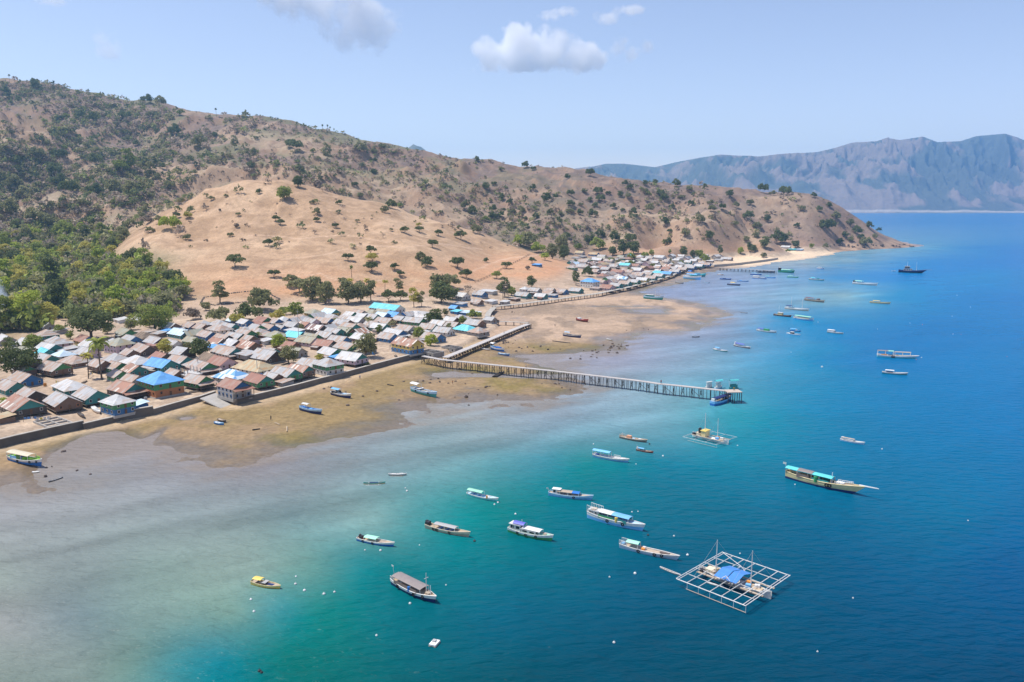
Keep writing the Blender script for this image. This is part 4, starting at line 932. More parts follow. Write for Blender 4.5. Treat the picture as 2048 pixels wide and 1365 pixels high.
def house(x, y, L, W, kind, roof, wall, flags='', wall2=None, gable=None, shutter=None, place=None, turn=None, detail=2, look=None):
    far = detail < 2
    fs_ = .90 if far else .87
    L *= fs_; W *= fs_
    st = .9 if 's' in flags else (.3 if kind != 'shed' else .1)
    hw = 1.6 if '2' not in flags else (4.3 if roof == 'b' else 3.3)
    if kind == 'shed': hw = 1.4
    rh = {'g': .30 * W, 'h': .27 * W, 'shed': .5}[kind]
    p = ground(x, y, st + hw + rh * .45)
    zg = max(1.5, hgt(p.x, p.y))
    rz = (HDIR if turn is None else turn) + R.uniform(-.12, .12) + (pi / 2 if 'q' in flags else 0)
    rn, rm = ROOF[roof]; wn, wm = WALL[wall]
    nm = 'house' if kind != 'shed' else 'shed'
    if kind == 'shed' and L > 7.5: nm = 'house'
    o = thing(nm, (p.x, p.y, zg), rz, None, nm, 'houses of the village')
    b = MB(); z0 = st; z1 = st + hw
    def walls(b, za, zb, gab):
        b.box((0, 0, (za + zb) / 2), (L, W, zb - za))
        if gab and kind == 'g':
            for s in (-1, 1):
                b.slab([(s * L / 2 - s * .12, -W / 2, zb), (s * L / 2 - s * .12, W / 2, zb), (s * L / 2 - s * .12, 0, zb + rh - .02)], .001)
                b.add([(s * L / 2, -W / 2, zb), (s * L / 2, W / 2, zb), (s * L / 2, 0, zb + rh - .03)], [(0, 1, 2) if s > 0 else (2, 1, 0)])
    if wall2:
        b.box((0, 0, (z0 + z0 + hw / 2) / 2), (L, W, hw / 2)); b.build('lower_storey', WALL[wall2][1], o)
        b = MB(); b.box((0, 0, z0 + hw * .75), (L + .1, W + .1, hw / 2 - .01))
        b.build('wall', wm, o)
    else:
        b.box((0, 0, (z0 + z1) / 2), (L, W, hw)); b.build('wall', wm, o)
    if kind == 'g':
        for s in (-1, 1):
            g = MB(); xo = s * L / 2; xi = s * (L / 2 - .1)
            g.add([(xo, -W / 2, z1), (xo, W / 2, z1), (xo, 0, z1 + rh - .03), (xi, -W / 2, z1), (xi, W / 2, z1), (xi, 0, z1 + rh - .03)], [(0, 1, 2), (5, 4, 3), (0, 2, 5, 3), (1, 4, 5, 2), (0, 3, 4, 1)])
            g.build('gable', WALL[gable][1] if gable else wm, o)
        rb = gable_roof(L, W, rh, z1)
    elif kind == 'h': rb = hip_roof(L, W, rh, z1)
    else:
        rb = MB(); xx, yy = L / 2 + .35, W / 2 + .35
        rb.slab([(-xx, yy, z1 + .65), (xx, yy, z1 + .65), (xx, -yy, z1 + .06), (-xx, -yy, z1 + .06)], .06)
        w_ = MB(); w_.slab([(-L / 2, W / 2, z1 + .55), (L / 2, W / 2, z1 + .55), (L / 2, W / 2 - .1, z1), (-L / 2, W / 2 - .1, z1)], .02)
    ro = rb.build('roof', rm, o)
    if kind == 'g' and detail > 1:
        rc = MB(); rc.bar((-L / 2 - .42, 0, z1 + rh + .02), (L / 2 + .42, 0, z1 + rh + .02), .11, n=6); rc.build('ridge_cap', rm, ro)
    if 'k' in flags:      # lower roof round the sea end, over a porch
        k = MB(); a = W / 2 + .5
        k.slab([(L / 2, -a * .92, z1 - .02), (L / 2, a * .92, z1 - .02), (L / 2 + 1.8, a * .96, z1 - .6), (L / 2 + 1.8, -a * .96, z1 - .6)], .06)
        k.build('porch_roof', rm, o)
        f = MB(); f.box((L / 2 + .8, 0, z0 + .06), (1.6, W, .14)); f.build('porch_floor', M_POST, o)
        for s in (-1, 0, 1):
            q = MB(); q.box((L / 2 + 1.5, s * (W / 2 - .15), z1 / 2 - .26), (.13, .13, z1 - .6)); q.build('post', M_POST, o)
        q = MB(); q.box((L / 2 + 1.52, 0, z0 + .6), (.06, W, .09)); q.box((L / 2 + 1.52, 0, z0 + .34), (.05, W, .07)); q.build('railing', M_POST, o)
    if 's' in flags:
        for i in (-1, 0, 1):
            for j in (-1, 0, 1):
                if i == 0 and j == 0: continue
                q = MB(); q.box((i * (L / 2 - .2), j * (W / 2 - .2), st / 2 - .1), (.2, .2, st + .2)); q.build('stilt', M_POST, o)
        q = MB(); q.box((0, 0, st - .08), (L + .3, W + .3, .14)); q.build('floor', M_POST, o)
        if detail > 1:
            q = MB()
            for s_ in (-.35, .35): q.bar((L / 2 + .05 + (1.6 if 'k' in flags else 0), W * .25 + s_, st), (L / 2 + 1.4 + (1.6 if 'k' in flags else 0), W * .25 + s_, 0), .05, n=4)
            for t in range(1, 5): 
                f_ = t / 5; q.box((L / 2 + .05 + (1.6 if 'k' in flags else 0) + 1.35 * f_, W * .25, st * (1 - f_)), (.18, .7, .05))
            q.build('ladder', M_POST, o)
    else:
        q = MB(); q.box((0, 0, st / 2 - .25), (L + .24, W + .24, st + .5)); q.build('plinth', M_CONC, o)
    # openings on the two sides the sea sees
    def opening(cx, cy, cz_, w_, h_, side, door=False):
        d = MB(); f = MB()
        if side == 'e':
            f.box((L / 2 + .03, cy, cz_), (.08, w_ + .18, h_ + .18)); d.box((L / 2 + .06, cy, cz_), (.08, w_, h_))
        else:
            f.box((cx, -W / 2 - .03, cz_), (w_ + .18, .08, h_ + .18)); d.box((cx, -W / 2 - .06, cz_), (w_, .08, h_))
        if wall2: 
            for bb in (f, d): bb.v = [(a + (.05 if side == 'e' else 0), b_ - (.05 if side != 'e' else 0), c) for a, b_, c in bb.v]
        if door: d.build('door', M_DOOR, o)
        else:
            w__ = f.build('window', M_SHUT[shutter] if shutter else M_FRAME, o)
            if detail > 1: d.build('pane', M_GLASS, w__)
    if kind != 'shed' and detail > 0:
        for lv in range(2 if '2' in flags else 1):
            zc = z0 + (.92 + lv * 1.6) * (hw / 3.2 if '2' in flags else 1)
            nwin = max(2, int(L / 2.0)) if detail > 1 else 2
            for i in range(nwin):
                opening((i + .5) / nwin * L - L / 2, 0, zc, .62, .7, 's')
            opening(0, -W * .3, zc, .58, .7, 'e')
            opening(0, W * .02, z0 + .66 + lv * hw / 2, .62, 1.25, 'e', True)
            if detail > 1: opening(0, W * .33, zc, .58, .7, 'e')
    elif kind == 'shed':
        opening(0, 0, z0 + .62, .6, 1.15, 's', True)
    if kind == 'g' and not far and 's' not in flags and R.random() < .6:     # kitchen lean-to against the long side
        ll, lw, lh = L * R.uniform(.4, .7), R.uniform(1.3, 2.2), hw * .72; sx_ = R.choice((-1, 1)) * (L - ll) / 2 * .9; sd_ = R.choice((-1, -1, 1))
        b = MB(); b.box((sx_, sd_ * (W / 2 + lw / 2), lh / 2), (ll, lw, lh)); lt = b.build('lean_to', WALL[R.choice('NCND')][1], o)
        b = MB(); yo, yi = sd_ * (W / 2 + lw + .25), sd_ * (W / 2 + .02)
        b.slab([(sx_ - ll / 2 - .2, yi, lh + .42), (sx_ + ll / 2 + .2, yi, lh + .42), (sx_ + ll / 2 + .2, yo, lh + .04), (sx_ - ll / 2 - .2, yo, lh + .04)], .05); b.build('lean_to_roof', ROOF[R.choice('gttro')][1], lt)
    form = {'g': 'gabled', 'h': 'hipped', 'shed': 'low'}[kind]
    lk = look or (f"{rn} {form} roof {nm} with {wn} walls" + (' on stilts' if 's' in flags else ''))
    if place is None:
        s_ = float(sdf(UP, np.array([p.x]), np.array([p.y]))[0])
        place = 'on the sea wall row' if s_ < 19 else ('in second row' if s_ < 40 else ('in middle rows' if s_ < 72 else ('in back rows' if s_ < 110 else 'at the hill edge')))
        if p.y > 420 and x > 880: place = 'beside the causeway'
    HOUSES.append((o, lk, place, x))
    return o

V1 = [  # roof centre x, y, length, width, form, roof, wall, flags, {extra}
 (45, 803, 13, 9.5, 'g', 's', 'D', 's', dict(gable='T', look='big rusty patched house with teal gable')), (29, 824, 4, 4, 'shed', 'g', 'C', ''), (6, 832, 6, 5, 'shed', 'y', 'N', ''),
 (125, 796, 11.5, 8, 'g', 'g', 'N', 's', dict(shutter='orange')), (61, 785, 10, 7.5, 'g', 't', 'D', ''), (23, 768, 10, 7.5, 'g', 't', 'T', ''), (49, 753, 11, 8, 'g', 't', 'B', ''),
 (141, 767, 13, 8, 'h', 'w', 'T', ''), (182, 784, 11, 8, 'g', 'g', 'T', 's', dict(gable='T')), (252, 771, 11, 8, 'g', 's', 'N', 'sk', dict(gable='T')), (235, 796, 8.4, 7.2, 'h', 'w', 'G', '2', dict(wall2='B', look='two storey house painted green over blue')),
 (277, 806, 5, 4, 'shed', 'l', 'B', ''), (321, 752, 12, 10.5, 'h', 'b', 'G', '2', dict(wall2='O', shutter='orange', look='tall green and orange house under blue hipped roof')),
 (237, 746, 7, 6, 'g', 't', 'G', ''), (266, 755, 7, 6, 'g', 't', 'C', ''), (233, 729, 7.5, 6.5, 'g', 't', 'G', ''), (269, 735, 9, 7, 'g', 's', 'T', ''), (276, 718, 12, 9, 'h', 'w', 'C', ''),
 (323, 724, 12, 8, 'g', 'b', 'T', ''), (323, 711, 9, 7, 'g', 'r', 'N', ''), (360, 717, 9, 7, 'g', 't', 'T', ''), (391, 725, 8, 7, 'h', 't', 'N', ''), (350, 744, 7, 6, 'g', 't', 'N', ''), (395, 756, 9, 7, 'g', 't', 'G', 'sk'),
 (149, 717, 11, 8, 'h', 't', 'N', ''), (109, 731, 11, 8, 'g', 't', 'N', 's', dict(gable='G')), (200, 725, 8, 6.5, 'g', 't', 'N', 's'), (92, 714, 10, 7, 'g', 'g', 'T', ''), (90, 702, 9, 6, 'g', 'c', 'T', ''), (127, 705, 7.5, 6.5, 'h', 'l', 'W', ''),
 (115, 679, 13, 9, 'h', 'g', 'P', ''), (53, 682, 9, 7, 'g', 'w', 'B', ''), (98, 692, 11, 7, 'g', 'w', 'T', ''), (170, 676, 9, 7, 'g', 'r', 'Y', '', dict(gable='B')), (180, 687, 10, 7, 'g', 'w', 'W', ''), (239, 682, 10, 9, 'h', 'o', 'P', '2'),
 (262, 676, 9, 7, 'g', 'g', 'B', ''), (252, 662, 10, 7, 'g', 'o', 'G', ''), (288, 669, 11, 8, 'h', 'd', 'N', ''), (311, 679, 10, 7, 'g', 'g', 'N', ''), (313, 688, 8, 6, 'shed', 'r', 'N', ''), (346, 685, 9, 7, 'g', 'g', 'W', ''), (288, 695, 12, 8, 'g', 't', 'D', ''),
 (174, 701, 10, 7.5, 'g', 'g', 'P', ''), (233, 713, 11, 8, 'h', 'g', 'C', ''), (260, 703, 7, 6, 'g', 't', 'N', ''), (10, 675, 10, 7, 'g', 'w', 'C', ''), (8, 708, 9, 7, 'g', 'g', 'N', ''), (94, 664, 10, 8, 'h', 't', 'T', ''), (92, 649, 8, 6.5, 'g', 'w', 'C', ''), (118, 660, 6, 6, 'shed', 'g', 'C', ''),
 (282, 634, 9, 7, 'g', 'g', 'C', ''), (243, 638, 9, 6, 'shed', 'w', 'W', ''), (362, 663, 12, 7.5, 'g', 'l', 'T', '', dict(gable='B')), (382, 649, 9, 6.5, 'g', 't', 'B', ''), (317, 666, 6, 5, 'shed', 'g', 'N', ''), (332, 661, 5, 4, 'shed', 'b', 'B', ''), (384, 678, 7, 6, 'g', 'o', 'G', ''),
 (463, 639, 5, 4, 'g', 'l', 'B', ''), (403, 652, 9, 6.5, 'g', 't', 'N', ''), (438, 654, 12, 8, 'h', 't', 'W', ''), (415, 667, 10, 7, 'g', 't', 'B', ''), (436, 681, 8.5, 7, 'g', 's', 'N', ''), (471, 671, 11, 7.5, 'g', 'g', 'T', ''), (467, 684, 8.5, 7, 'g', 'w', 'N', 'k'), (491, 664, 9.5, 7, 'g', 't', 'G', ''),
 (538, 653, 10, 7, 'g', 't', 'B', '', dict(gable='B')), (497, 688, 12, 8, 'g', 's', 'N', ''), (454, 699, 14, 8, 'g', 't', 'W', 'k', dict(gable='T')), (430, 692, 7, 6, 'shed', 'b', 'C', ''), (534, 707, 12, 10, 'g', 'g', 'D', ''), (444, 720, 10, 8, 'g', 'r', 'P', '', dict(look='orange rust gabled roof house with pink walls')), (405, 729, 11, 8, 'g', 't', 'P', 'k', dict(gable='G')),
 (510, 728, 16, 10, 'h', 'y', 'W', '', dict(look='long straw coloured hipped roof house with white walls')), (465, 746, 12, 9, 'h', 'z', 'C', ''), (468, 766, 9.8, 7.2, 'g', 'r', 'W', '2k', dict(wall2='C', gable='B', shutter='blue', look='dark red roof house with white upper floor')), (518, 755, 9.5, 7, 'g', 'r', 'G', 's', dict(gable='T')),
 (546, 751, 7, 6, 'g', 'g', 'N', ''), (565, 761, 7, 5, 'shed', 't', 'C', ''), (571, 742, 10.5, 7.5, 'g', 'g', 'G', 's', dict(gable='T')), (600, 736, 9, 7, 'g', 's', 'N', 's', dict(gable='T')), (622, 724, 10, 7, 'g', 'g', 'T', ''), (656, 722, 9.6, 8, 'h', 'g', 'G', '2', dict(wall2='W', look='two storey house painted green over white')),
 (704, 711, 11, 8, 'g', 'w', 'P', 's', dict(gable='T')), (661, 701, 10, 7, 'g', 'w', 'G', ''), (677, 713, 6, 5, 'shed', 'b', 'B', ''), (651, 685, 9.5, 7, 'g', 'r', 'D', ''), (616, 678, 10.5, 7.5, 'g', 'o', 'P', ''), (591, 668, 9.5, 7, 'g', 'c', 'T', ''), (567, 638, 9, 8.5, 'h', 'w', 'P', ''), (585, 648, 8, 6.5, 'g', 'g', 'W', ''),
 (610, 648, 8, 6.5, 'g', 's', 'B', ''), (634, 654, 10, 7, 'g', 'k', 'D', ''), (622, 641, 9.5, 7, 'g', 'g', 'P', ''), (628, 622, 9.5, 7.5, 'h', 'o', 'Y', ''), (661, 622, 10, 7.5, 'g', 'l', 'Y', '', dict(gable='T')), (687, 643, 10, 7, 'g', 'g', 'N', ''), (712, 638, 9.5, 7, 'g', 'w', 'C', ''), (700, 651, 10, 7, 'g', 't', 'T', ''),
 (669, 661, 9.5, 7, 'g', 'g', 'T', ''), (690, 659, 9, 6.5, 'g', 'o', 'G', ''), (651, 668, 9, 7, 'g', 'g', 'D', ''), (678, 677, 9.5, 7, 'g', 'g', 'B', ''), (694, 690, 11, 7.5, 'g', 't', 'G', ''), (724, 672, 10, 7, 'g', 'w', 'N', ''), (565, 688, 7, 6, 'shed', 't', 'N', ''), (582, 688, 7, 6, 'g', 'r', 'N', ''), (516, 660, 9, 7, 'h', 't', 'W', ''), (553, 667, 10, 8, 'h', 'o', 'C', ''),
 (531, 680, 6, 5, 'shed', 'w', 'W', ''), (533, 669, 8, 6, 'shed', 't', 'N', ''), (561, 654, 6, 5, 'g', 'g', 'B', ''), (590, 700, 8, 7, 'g', 'o', 'C', ''), (727, 692, 10, 7, 'g', 't', 'C', ''),
 (774, 613, 23, 8.5, 'g', 'c', 'W', '', dict(look='long turquoise roofed hall with white walls', turn=None)), (788, 628, 9, 7, 'g', 'b', 'W', ''), (765, 629, 8, 6.5, 'g', 'l', 'B', ''), (743, 632, 9, 7, 'g', 'g', 'T', ''), (718, 624, 9, 6.5, 'g', 't', 'C', ''), (770, 640, 10.5, 7, 'g', 't', 'N', ''), (800, 636, 7, 6, 'g', 'g', 'T', ''),
 (829, 639, 12, 7, 'g', 'g', 'G', ''), (831, 626, 9.5, 7, 'h', 'w', 'W', ''), (813, 655, 10, 7, 'g', 't', 'C', ''), (790, 663, 12, 7, 'g', 'w', 'B', 'k'), (776, 671, 9, 7, 'g', 't', 'B', ''), (815, 683, 13, 8, 'g', 's', 'Y', '2', dict(wall2='B', look='rusty roof two storey house in yellow over blue')), (866, 671, 10.5, 7.5, 'g', 't', 'B', '', dict(gable='B')), (931, 654, 12, 8, 'h', 'c', 'C', ''), (957, 659, 8, 8, 'h', 't', 'C', ''),
 (950, 644, 10, 7.5, 'g', 'g', 'N', ''), (888, 659, 9, 7, 'g', 'g', 'W', ''), (858, 652, 9, 7, 'g', 't', 'T', ''), (903, 638, 8, 6.5, 'g', 'w', 'N', ''), (980, 637, 6, 5, 'g', 'g', 'C', ''), (760, 651, 9, 7, 'g', 'w', 'T', ''), (745, 646, 8, 6.5, 'g', 't', 'B', ''), (842, 664, 8, 6, 'shed', 'w', 'C', ''), (905, 648, 8, 6.5, 'g', 't', 'D', ''), (878, 645, 9, 7, 'g', 'w', 'P', ''),
 (940, 625, 13, 6, 'shed', 'l', 'B', ''), (913, 622, 6, 5, 'shed', 'c', 'B', ''), (909, 614, 5, 5, 'g', 'b', 'D', ''), (920, 607, 8, 6, 'shed', 'g', 'B', ''), (923, 589, 10, 7.5, 'g', 'w', 'W', ''), (960, 586, 9, 7, 'g', 'g', 'B', ''), (976, 582, 13, 6, 'shed', 'w', 'W', ''), (954, 602, 7, 6, 'g', 't', 'N', ''), (982, 602, 7, 6, 'shed', 'w', 'W', ''),
 (1029, 597, 7, 5, 'shed', 't', 'N', ''), (1046, 588, 10, 7.5, 'g', 'g', 'T', ''), (1070, 579, 8, 6.5, 'g', 'g', 'C', '2'), (1082, 590, 8, 6.5, 'g', 'w', 'T', ''), (1050, 576, 6, 6, 'h', 'w', 'W', ''), (1098, 585, 8, 6, 'g', 't', 'D', ''), (1106, 590, 6, 5, 'shed', 'g', 'B', ''),
 (1123, 581, 9, 7, 'g', 't', 'B', '', dict(gable='B')), (1152, 579, 9.5, 7, 'g', 'g', 'T', '', dict(gable='T')), (1100, 579, 7, 6, 'g', 't', 'C', ''), (1180, 560, 12.5, 9, 'h', 'b', 'W', '2', dict(look='blue hipped roof two storey house with white walls')), (1192, 576, 8, 6, 'shed', 't', 'C', ''), (1215, 573, 9.5, 8, 'g', 'r', 'P', '', dict(look='red roofed house with lilac walls')), (1010, 606, 5, 5, 'shed', 'w', 'C', ''),
]
for t in V1:
    ex = dict(t[8]) if len(t) > 8 else {}
    house(*t[:8], **ex)
# second village round the bay: seafront row, then rows behind
V2P = 'in far bay village'
sx0 = [(1232, 572), (1250, 568), (1268, 565), (1285, 561), (1302, 557), (1318, 553), (1334, 549), (1350, 545), (1366, 541), (1382, 538), (1398, 535), (1412, 532)]
for i, (x, y) in enumerate(sx0):
    house(x, y - 3, 9, 6.5, 'g', 'gtgwtgbgtgwt'[i], 'TTGYTTCBNBTB'[i], 's', gable='TTTGTTCBTBTB'[i], place='in far seafront row', detail=1)
rows2 = [(1207, 550, 'r', 'W', 'h', 10), (1244, 555, 'z', 'W', 'g', 12), (1200, 562, 't', 'P', 'g', 8), (1228, 560, 't', 'P', 'g', 9), (1222, 546, 't', 'W', 'g', 9), (1262, 552, 'g', 'N', 'g', 9), (1280, 549, 't', 'W', 'g', 9), (1298, 546, 't', 'T', 'g', 9), (1314, 543, 'c', 'W', 'h', 9), (1330, 540, 't', 'N', 'g', 9), (1346, 537, 'g', 'B', 'g', 9), (1362, 534, 'w', 'W', 'g', 9), (1378, 531, 'g', 'C', 'g', 9),
         (1190, 540, 't', 'C', 'g', 9), (1212, 537, 'g', 'N', 'g', 10), (1236, 543, 'r', 'P', 'g', 10), (1256, 541, 't', 'W', 'g', 9), (1276, 538, 'w', 'P', 'g', 9), (1296, 535, 'r', 'N', 'g', 9), (1316, 533, 't', 'W', 'g', 9), (1336, 530, 's', 'N', 'g', 10), (1356, 527, 'w', 'W', 'g', 9), (1374, 524, 'w', 'T', 'g', 9), (1392, 527, 'g', 'B', 'g', 9),
         (1165, 532, 'g', 'W', 'g', 10), (1182, 528, 't', 'N', 'g', 9), (1205, 527, 'y', 'W', 'g', 10), (1228, 533, 'g', 'C', 'g', 9), (1250, 530, 'c', 'W', 'g', 10), (1272, 529, 'r', 'W', 'g', 10), (1292, 526, 't', 'P', 'g', 9), (1310, 523, 'w', 'C', 'g', 10), (1330, 521, 't', 'W', 'g', 9), (1350, 518, 'w', 'W', 'g', 10), (1372, 516, 'w', 'P', 'g', 9), (1390, 519, 'w', 'C', 'g', 8),
         (1150, 525, 'l', 'W', 'g', 9), (1170, 520, 't', 'W', 'g', 9), (1192, 519, 'w', 'N', 'g', 10), (1215, 521, 't', 'W', 'g', 9), (1285, 518, 'w', 'N', 'g', 9), (1302, 515, 'g', 'W', 'g', 9), (1322, 513, 'w', 'W', 'g', 10), (1345, 511, 'w', 'C', 'g', 10), (1362, 511, 'w', 'W', 'g', 8), (1190, 507, 'y', 'B', 'g', 12), (1160, 505, 'y', 'W', 'g', 12), (1262, 508, 'c', 'W', 'g', 7),
         (1430, 513, 'w', 'C', 'g', 11), (1457, 515, 'g', 'N', 'g', 11), (1405, 510, 'w', 'W', 'g', 9), (1440, 520, 'g', 'W', 'shed', 8)]
for x, y, r_, w_, k, L_ in rows2:
    house(x + R.uniform(-4, 4), y + R.uniform(-1.5, 1.5), L_ * R.uniform(.75, 1.2), R.uniform(5.5, 8), k, r_, w_, R.choice(['', '', '', 'q', 'k']), place=V2P, detail=1)
v2 = [(h[3], to_px(h[0].location)[1]) for h in HOUSES if h[3] > 1130]
for i in range(900):
    x, y = R.uniform(1140, 1420), R.uniform(512, 560)
    if y > 563 - (x - 1210) * .17 or (x < 1205 and y > 535) or y < 506 + abs(x - 1330) * .03: continue
    if any(abs(x - a) < 12 and abs(y + 4 - b_) < 3.6 for a, b_ in v2): continue
    v2.append((x, y + 4)); house(x, y, R.uniform(5.5, 9.5), R.uniform(5, 7), R.choice(['g', 'g', 'h', 'shed']), R.choice('gggttwwork'), R.choice('NCCWWPTG'), R.choice(['', 'q', '']), place=V2P, detail=1)
for x, y, r_, w_, L_ in [(1572, 493, 'w', 'W', 12), (1585, 499, 'c', 'T', 9), (1600, 499, 'l', 'B', 8)]:
    house(x, y, L_, 6, 'g' if L_ > 9 else 'shed', r_, w_, '', place='above the far pale beach', detail=1)
house(1074, 529, 8, 5, 'shed', 'b', 'B', '', place='alone on the foot of the bare hill', look='small blue hut')
# smaller roofs packed into the gaps of the village
FILL_PX = [(0, 700), (60, 668), (150, 690), (330, 650), (480, 640), (620, 630), (720, 620), (860, 622), (930, 630), (905, 665), (800, 690), (760, 672), (620, 705), (560, 715), (420, 738), (330, 700), (240, 735), (130, 725), (40, 740)]
hp = [(h[3], to_px(h[0].location)[1]) for h in HOUSES]
for i in range(1500):
    x, y = R.uniform(0, 930), R.uniform(622, 742)
    if not inside(FILL_PX, x, y): continue
    k_ = (y - 560) / 130
    yy = y + 10
    if any(abs(x - a) < 24 * k_ + 3 and abs(yy - b_) < 9 * k_ + 1 for a, b_ in hp): continue
    if any(abs(x - t[3]) < t[4] * .42 and -t[4] * .75 < y - to_px(t[0].location)[1] < 4 for t in TREES if t[2] == P2): continue
    hp.append((x, yy))
    house(x, y, R.uniform(6, 11), R.uniform(5.2, 7.8), R.choice('ggggghs').replace('s', 'shed'), R.choice('gggggttttwwoords'), R.choice('NNNCCCWTGBPD'), R.choice(['', '', 'q', 'k', 's']), gable=R.choice('TGBDN') , detail=1)
print('houses', len(HOUSES))
# ---- unfinished block buildings
def block_shell(x, y, L, W, h, label, slab=False, rooms=1):
    p = ground(x, y, h)
    L *= .76; W *= .76; h *= .62
    o = thing('block_building', (p.x, p.y, hgt(p.x, p.y)), HDIR, label, 'building')
    b = MB(); t = .2
    for s in (-1, 1):
        b.box((0, s * (W / 2 - t / 2), h / 2), (L, t, h)); b.box((s * (L / 2 - t / 2), 0, h / 2), (t, W - 2 * t, h))
    for i in range(1, rooms + 1): b.box((-L / 2 + L * i / (rooms + 1), 0, h / 2 - .01), (t, W - 2 * t, h - .02))
    b.build('wall', WALL['C'][1], o)
    if slab:
        q = MB(); q.box((0, 0, h + .1), (L + .6, W + .6, .18)); q.build('roof_slab', WALL['W'][1], o)
        for i in (-1, -.33, .33, 1):
            for j in (-1, 1):
                q = MB(); q.box((i * L * .46, j * W * .46, h + 1.1), (.22, .22, 1.9)); q.build('column', M_CONC, o)
    else:
        q = MB()
        for s in (-1, 1): q.box((0, s * (W / 2 - t / 2), h + .07), (L + .06, t + .06, .14))
        for s in (-1, 1): q.box((s * (L / 2 - t / 2), 0, h + .068), (t + .06, W - 2 * t - .1, .13))
        q.box((0, 0, h + .06), (t, W - 2 * t - .1, .12)); q.build('ring_beam', M_CONC, o)
    for i in range(3):
        q = MB(); q.box((L * (i - 1) * .3, -W / 2 - .02, h * .5), (.6, .06, h * .4)); q.build('window', M_GLASS, o)
block_shell(862, 697, 11, 8, 3.4, 'unfinished roofless grey block building beside the pier', False, 2)
block_shell(904, 690, 10, 6, 2.6, 'low roofless grey block shell beside the causeway', False, 2)
block_shell(378, 741, 9, 6.5, 3.2, 'unfinished concrete building with white slab and bare columns', True, 1)
# foundations near the sea wall at the left
p = at_z(106, 846, 2.2); o = thing('building_foundation', (p.x, p.y, 1.9), HDIR, 'low bare block foundation of a house behind the sea wall', 'foundation')
b = MB()
for i in range(4): b.box((-4.5 + i * 3, 0, .3), (.3, 6, .8))
for j in range(3): b.box((0, -3 + j * 3, .29), (9.3, .3, .77))
b.build('footing_wall', M_CONC, o); b = MB(); b.box((0, 0, .1), (8.9, 5.9, .3)); b.build('floor_slab', paint('rubble_fill', (.42, .34, .26), .95), o)
label_all([(o, l, pl, x) for o, l, pl, x in HOUSES])

# ---- yards: water drums, timber heaps, washing lines
M_DRUM = [paint('drum_blue', (.05, .2, .5)), paint('drum_orange', (.55, .25, .06)), paint('drum_grey', (.4, .4, .4))]
yard = []
for i in range(400):
    if len(yard) > 46: break
    x, y = R.uniform(0, 880), R.uniform(650, 850); g = ground(x, y)
    if g is None: continue
    s_ = float(sdf(UP, np.array([g.x]), np.array([g.y]))[0])
    if s_ < 2.5 or s_ > 95 or g.z > 5: continue
    if any((g - h[0].location).length < 5.6 for h in HOUSES): continue
    k = R.randrange(3); rz = R.uniform(0, 6)
    if k == 0:
        b = MB(); b.bar((0, 0, 0), (0, 0, .85), .36, .34, 10); b.torus((0, 0, .5), .36, .03, 'z', 10, 4); b.bar((0, 0, .85), (0, 0, .93), .16, n=8); o = b.build('water_drum', M_DRUM[R.randrange(3)]); o.location = g; o.scale = (1.3, 1.3, 1.2)
        yard.append((o, 'water drum', 'in a village yard', x)); tag(o, None, 'drum', 'water drums in the village yards')
    elif k == 1:
        b = MB()
        for j in range(7): b.box((R.uniform(-.2, .2), (j % 3 - 1) * .34, .09 + .15 * (j // 3)), (R.uniform(2.2, 3.2), .28, .12), 0, R.uniform(-.09, .09))
        o = b.build('timber_stack', M_POST); o.location = g; o.rotation_euler = (0, 0, rz); yard.append((o, 'stack of weathered planks', 'on the village sand', x)); tag(o, None, 'planks', 'plank stacks on the village sand')
    else:
        o = thing('washing_line', g, rz, None, 'washing line', 'washing lines in the village')
        for e in (-1.8, 1.8): b = MB(); b.bar((e, 0, -.1), (e, 0, 1.5), .05, n=5); b.build('post', M_POST, o)
        b = MB(); b.bar((-1.8, 0, 1.45), (1.8, 0, 1.45), .02, n=4); b.build('line', M_POST, o)
        for j in range(4): b = MB(); b.box((-1.3 + j * .85, .03, 1.1), (.62, .05, R.uniform(.5, .8))); b.build('cloth', paint('washing_%d' % R.randrange(5), [(.6, .1, .1), (.65, .63, .6), (.1, .25, .55), (.6, .5, .1), (.3, .1, .35)][R.randrange(5)]), o)
        yard.append((o, 'washing line with hanging clothes', 'between village houses', x))
label_all(yard)

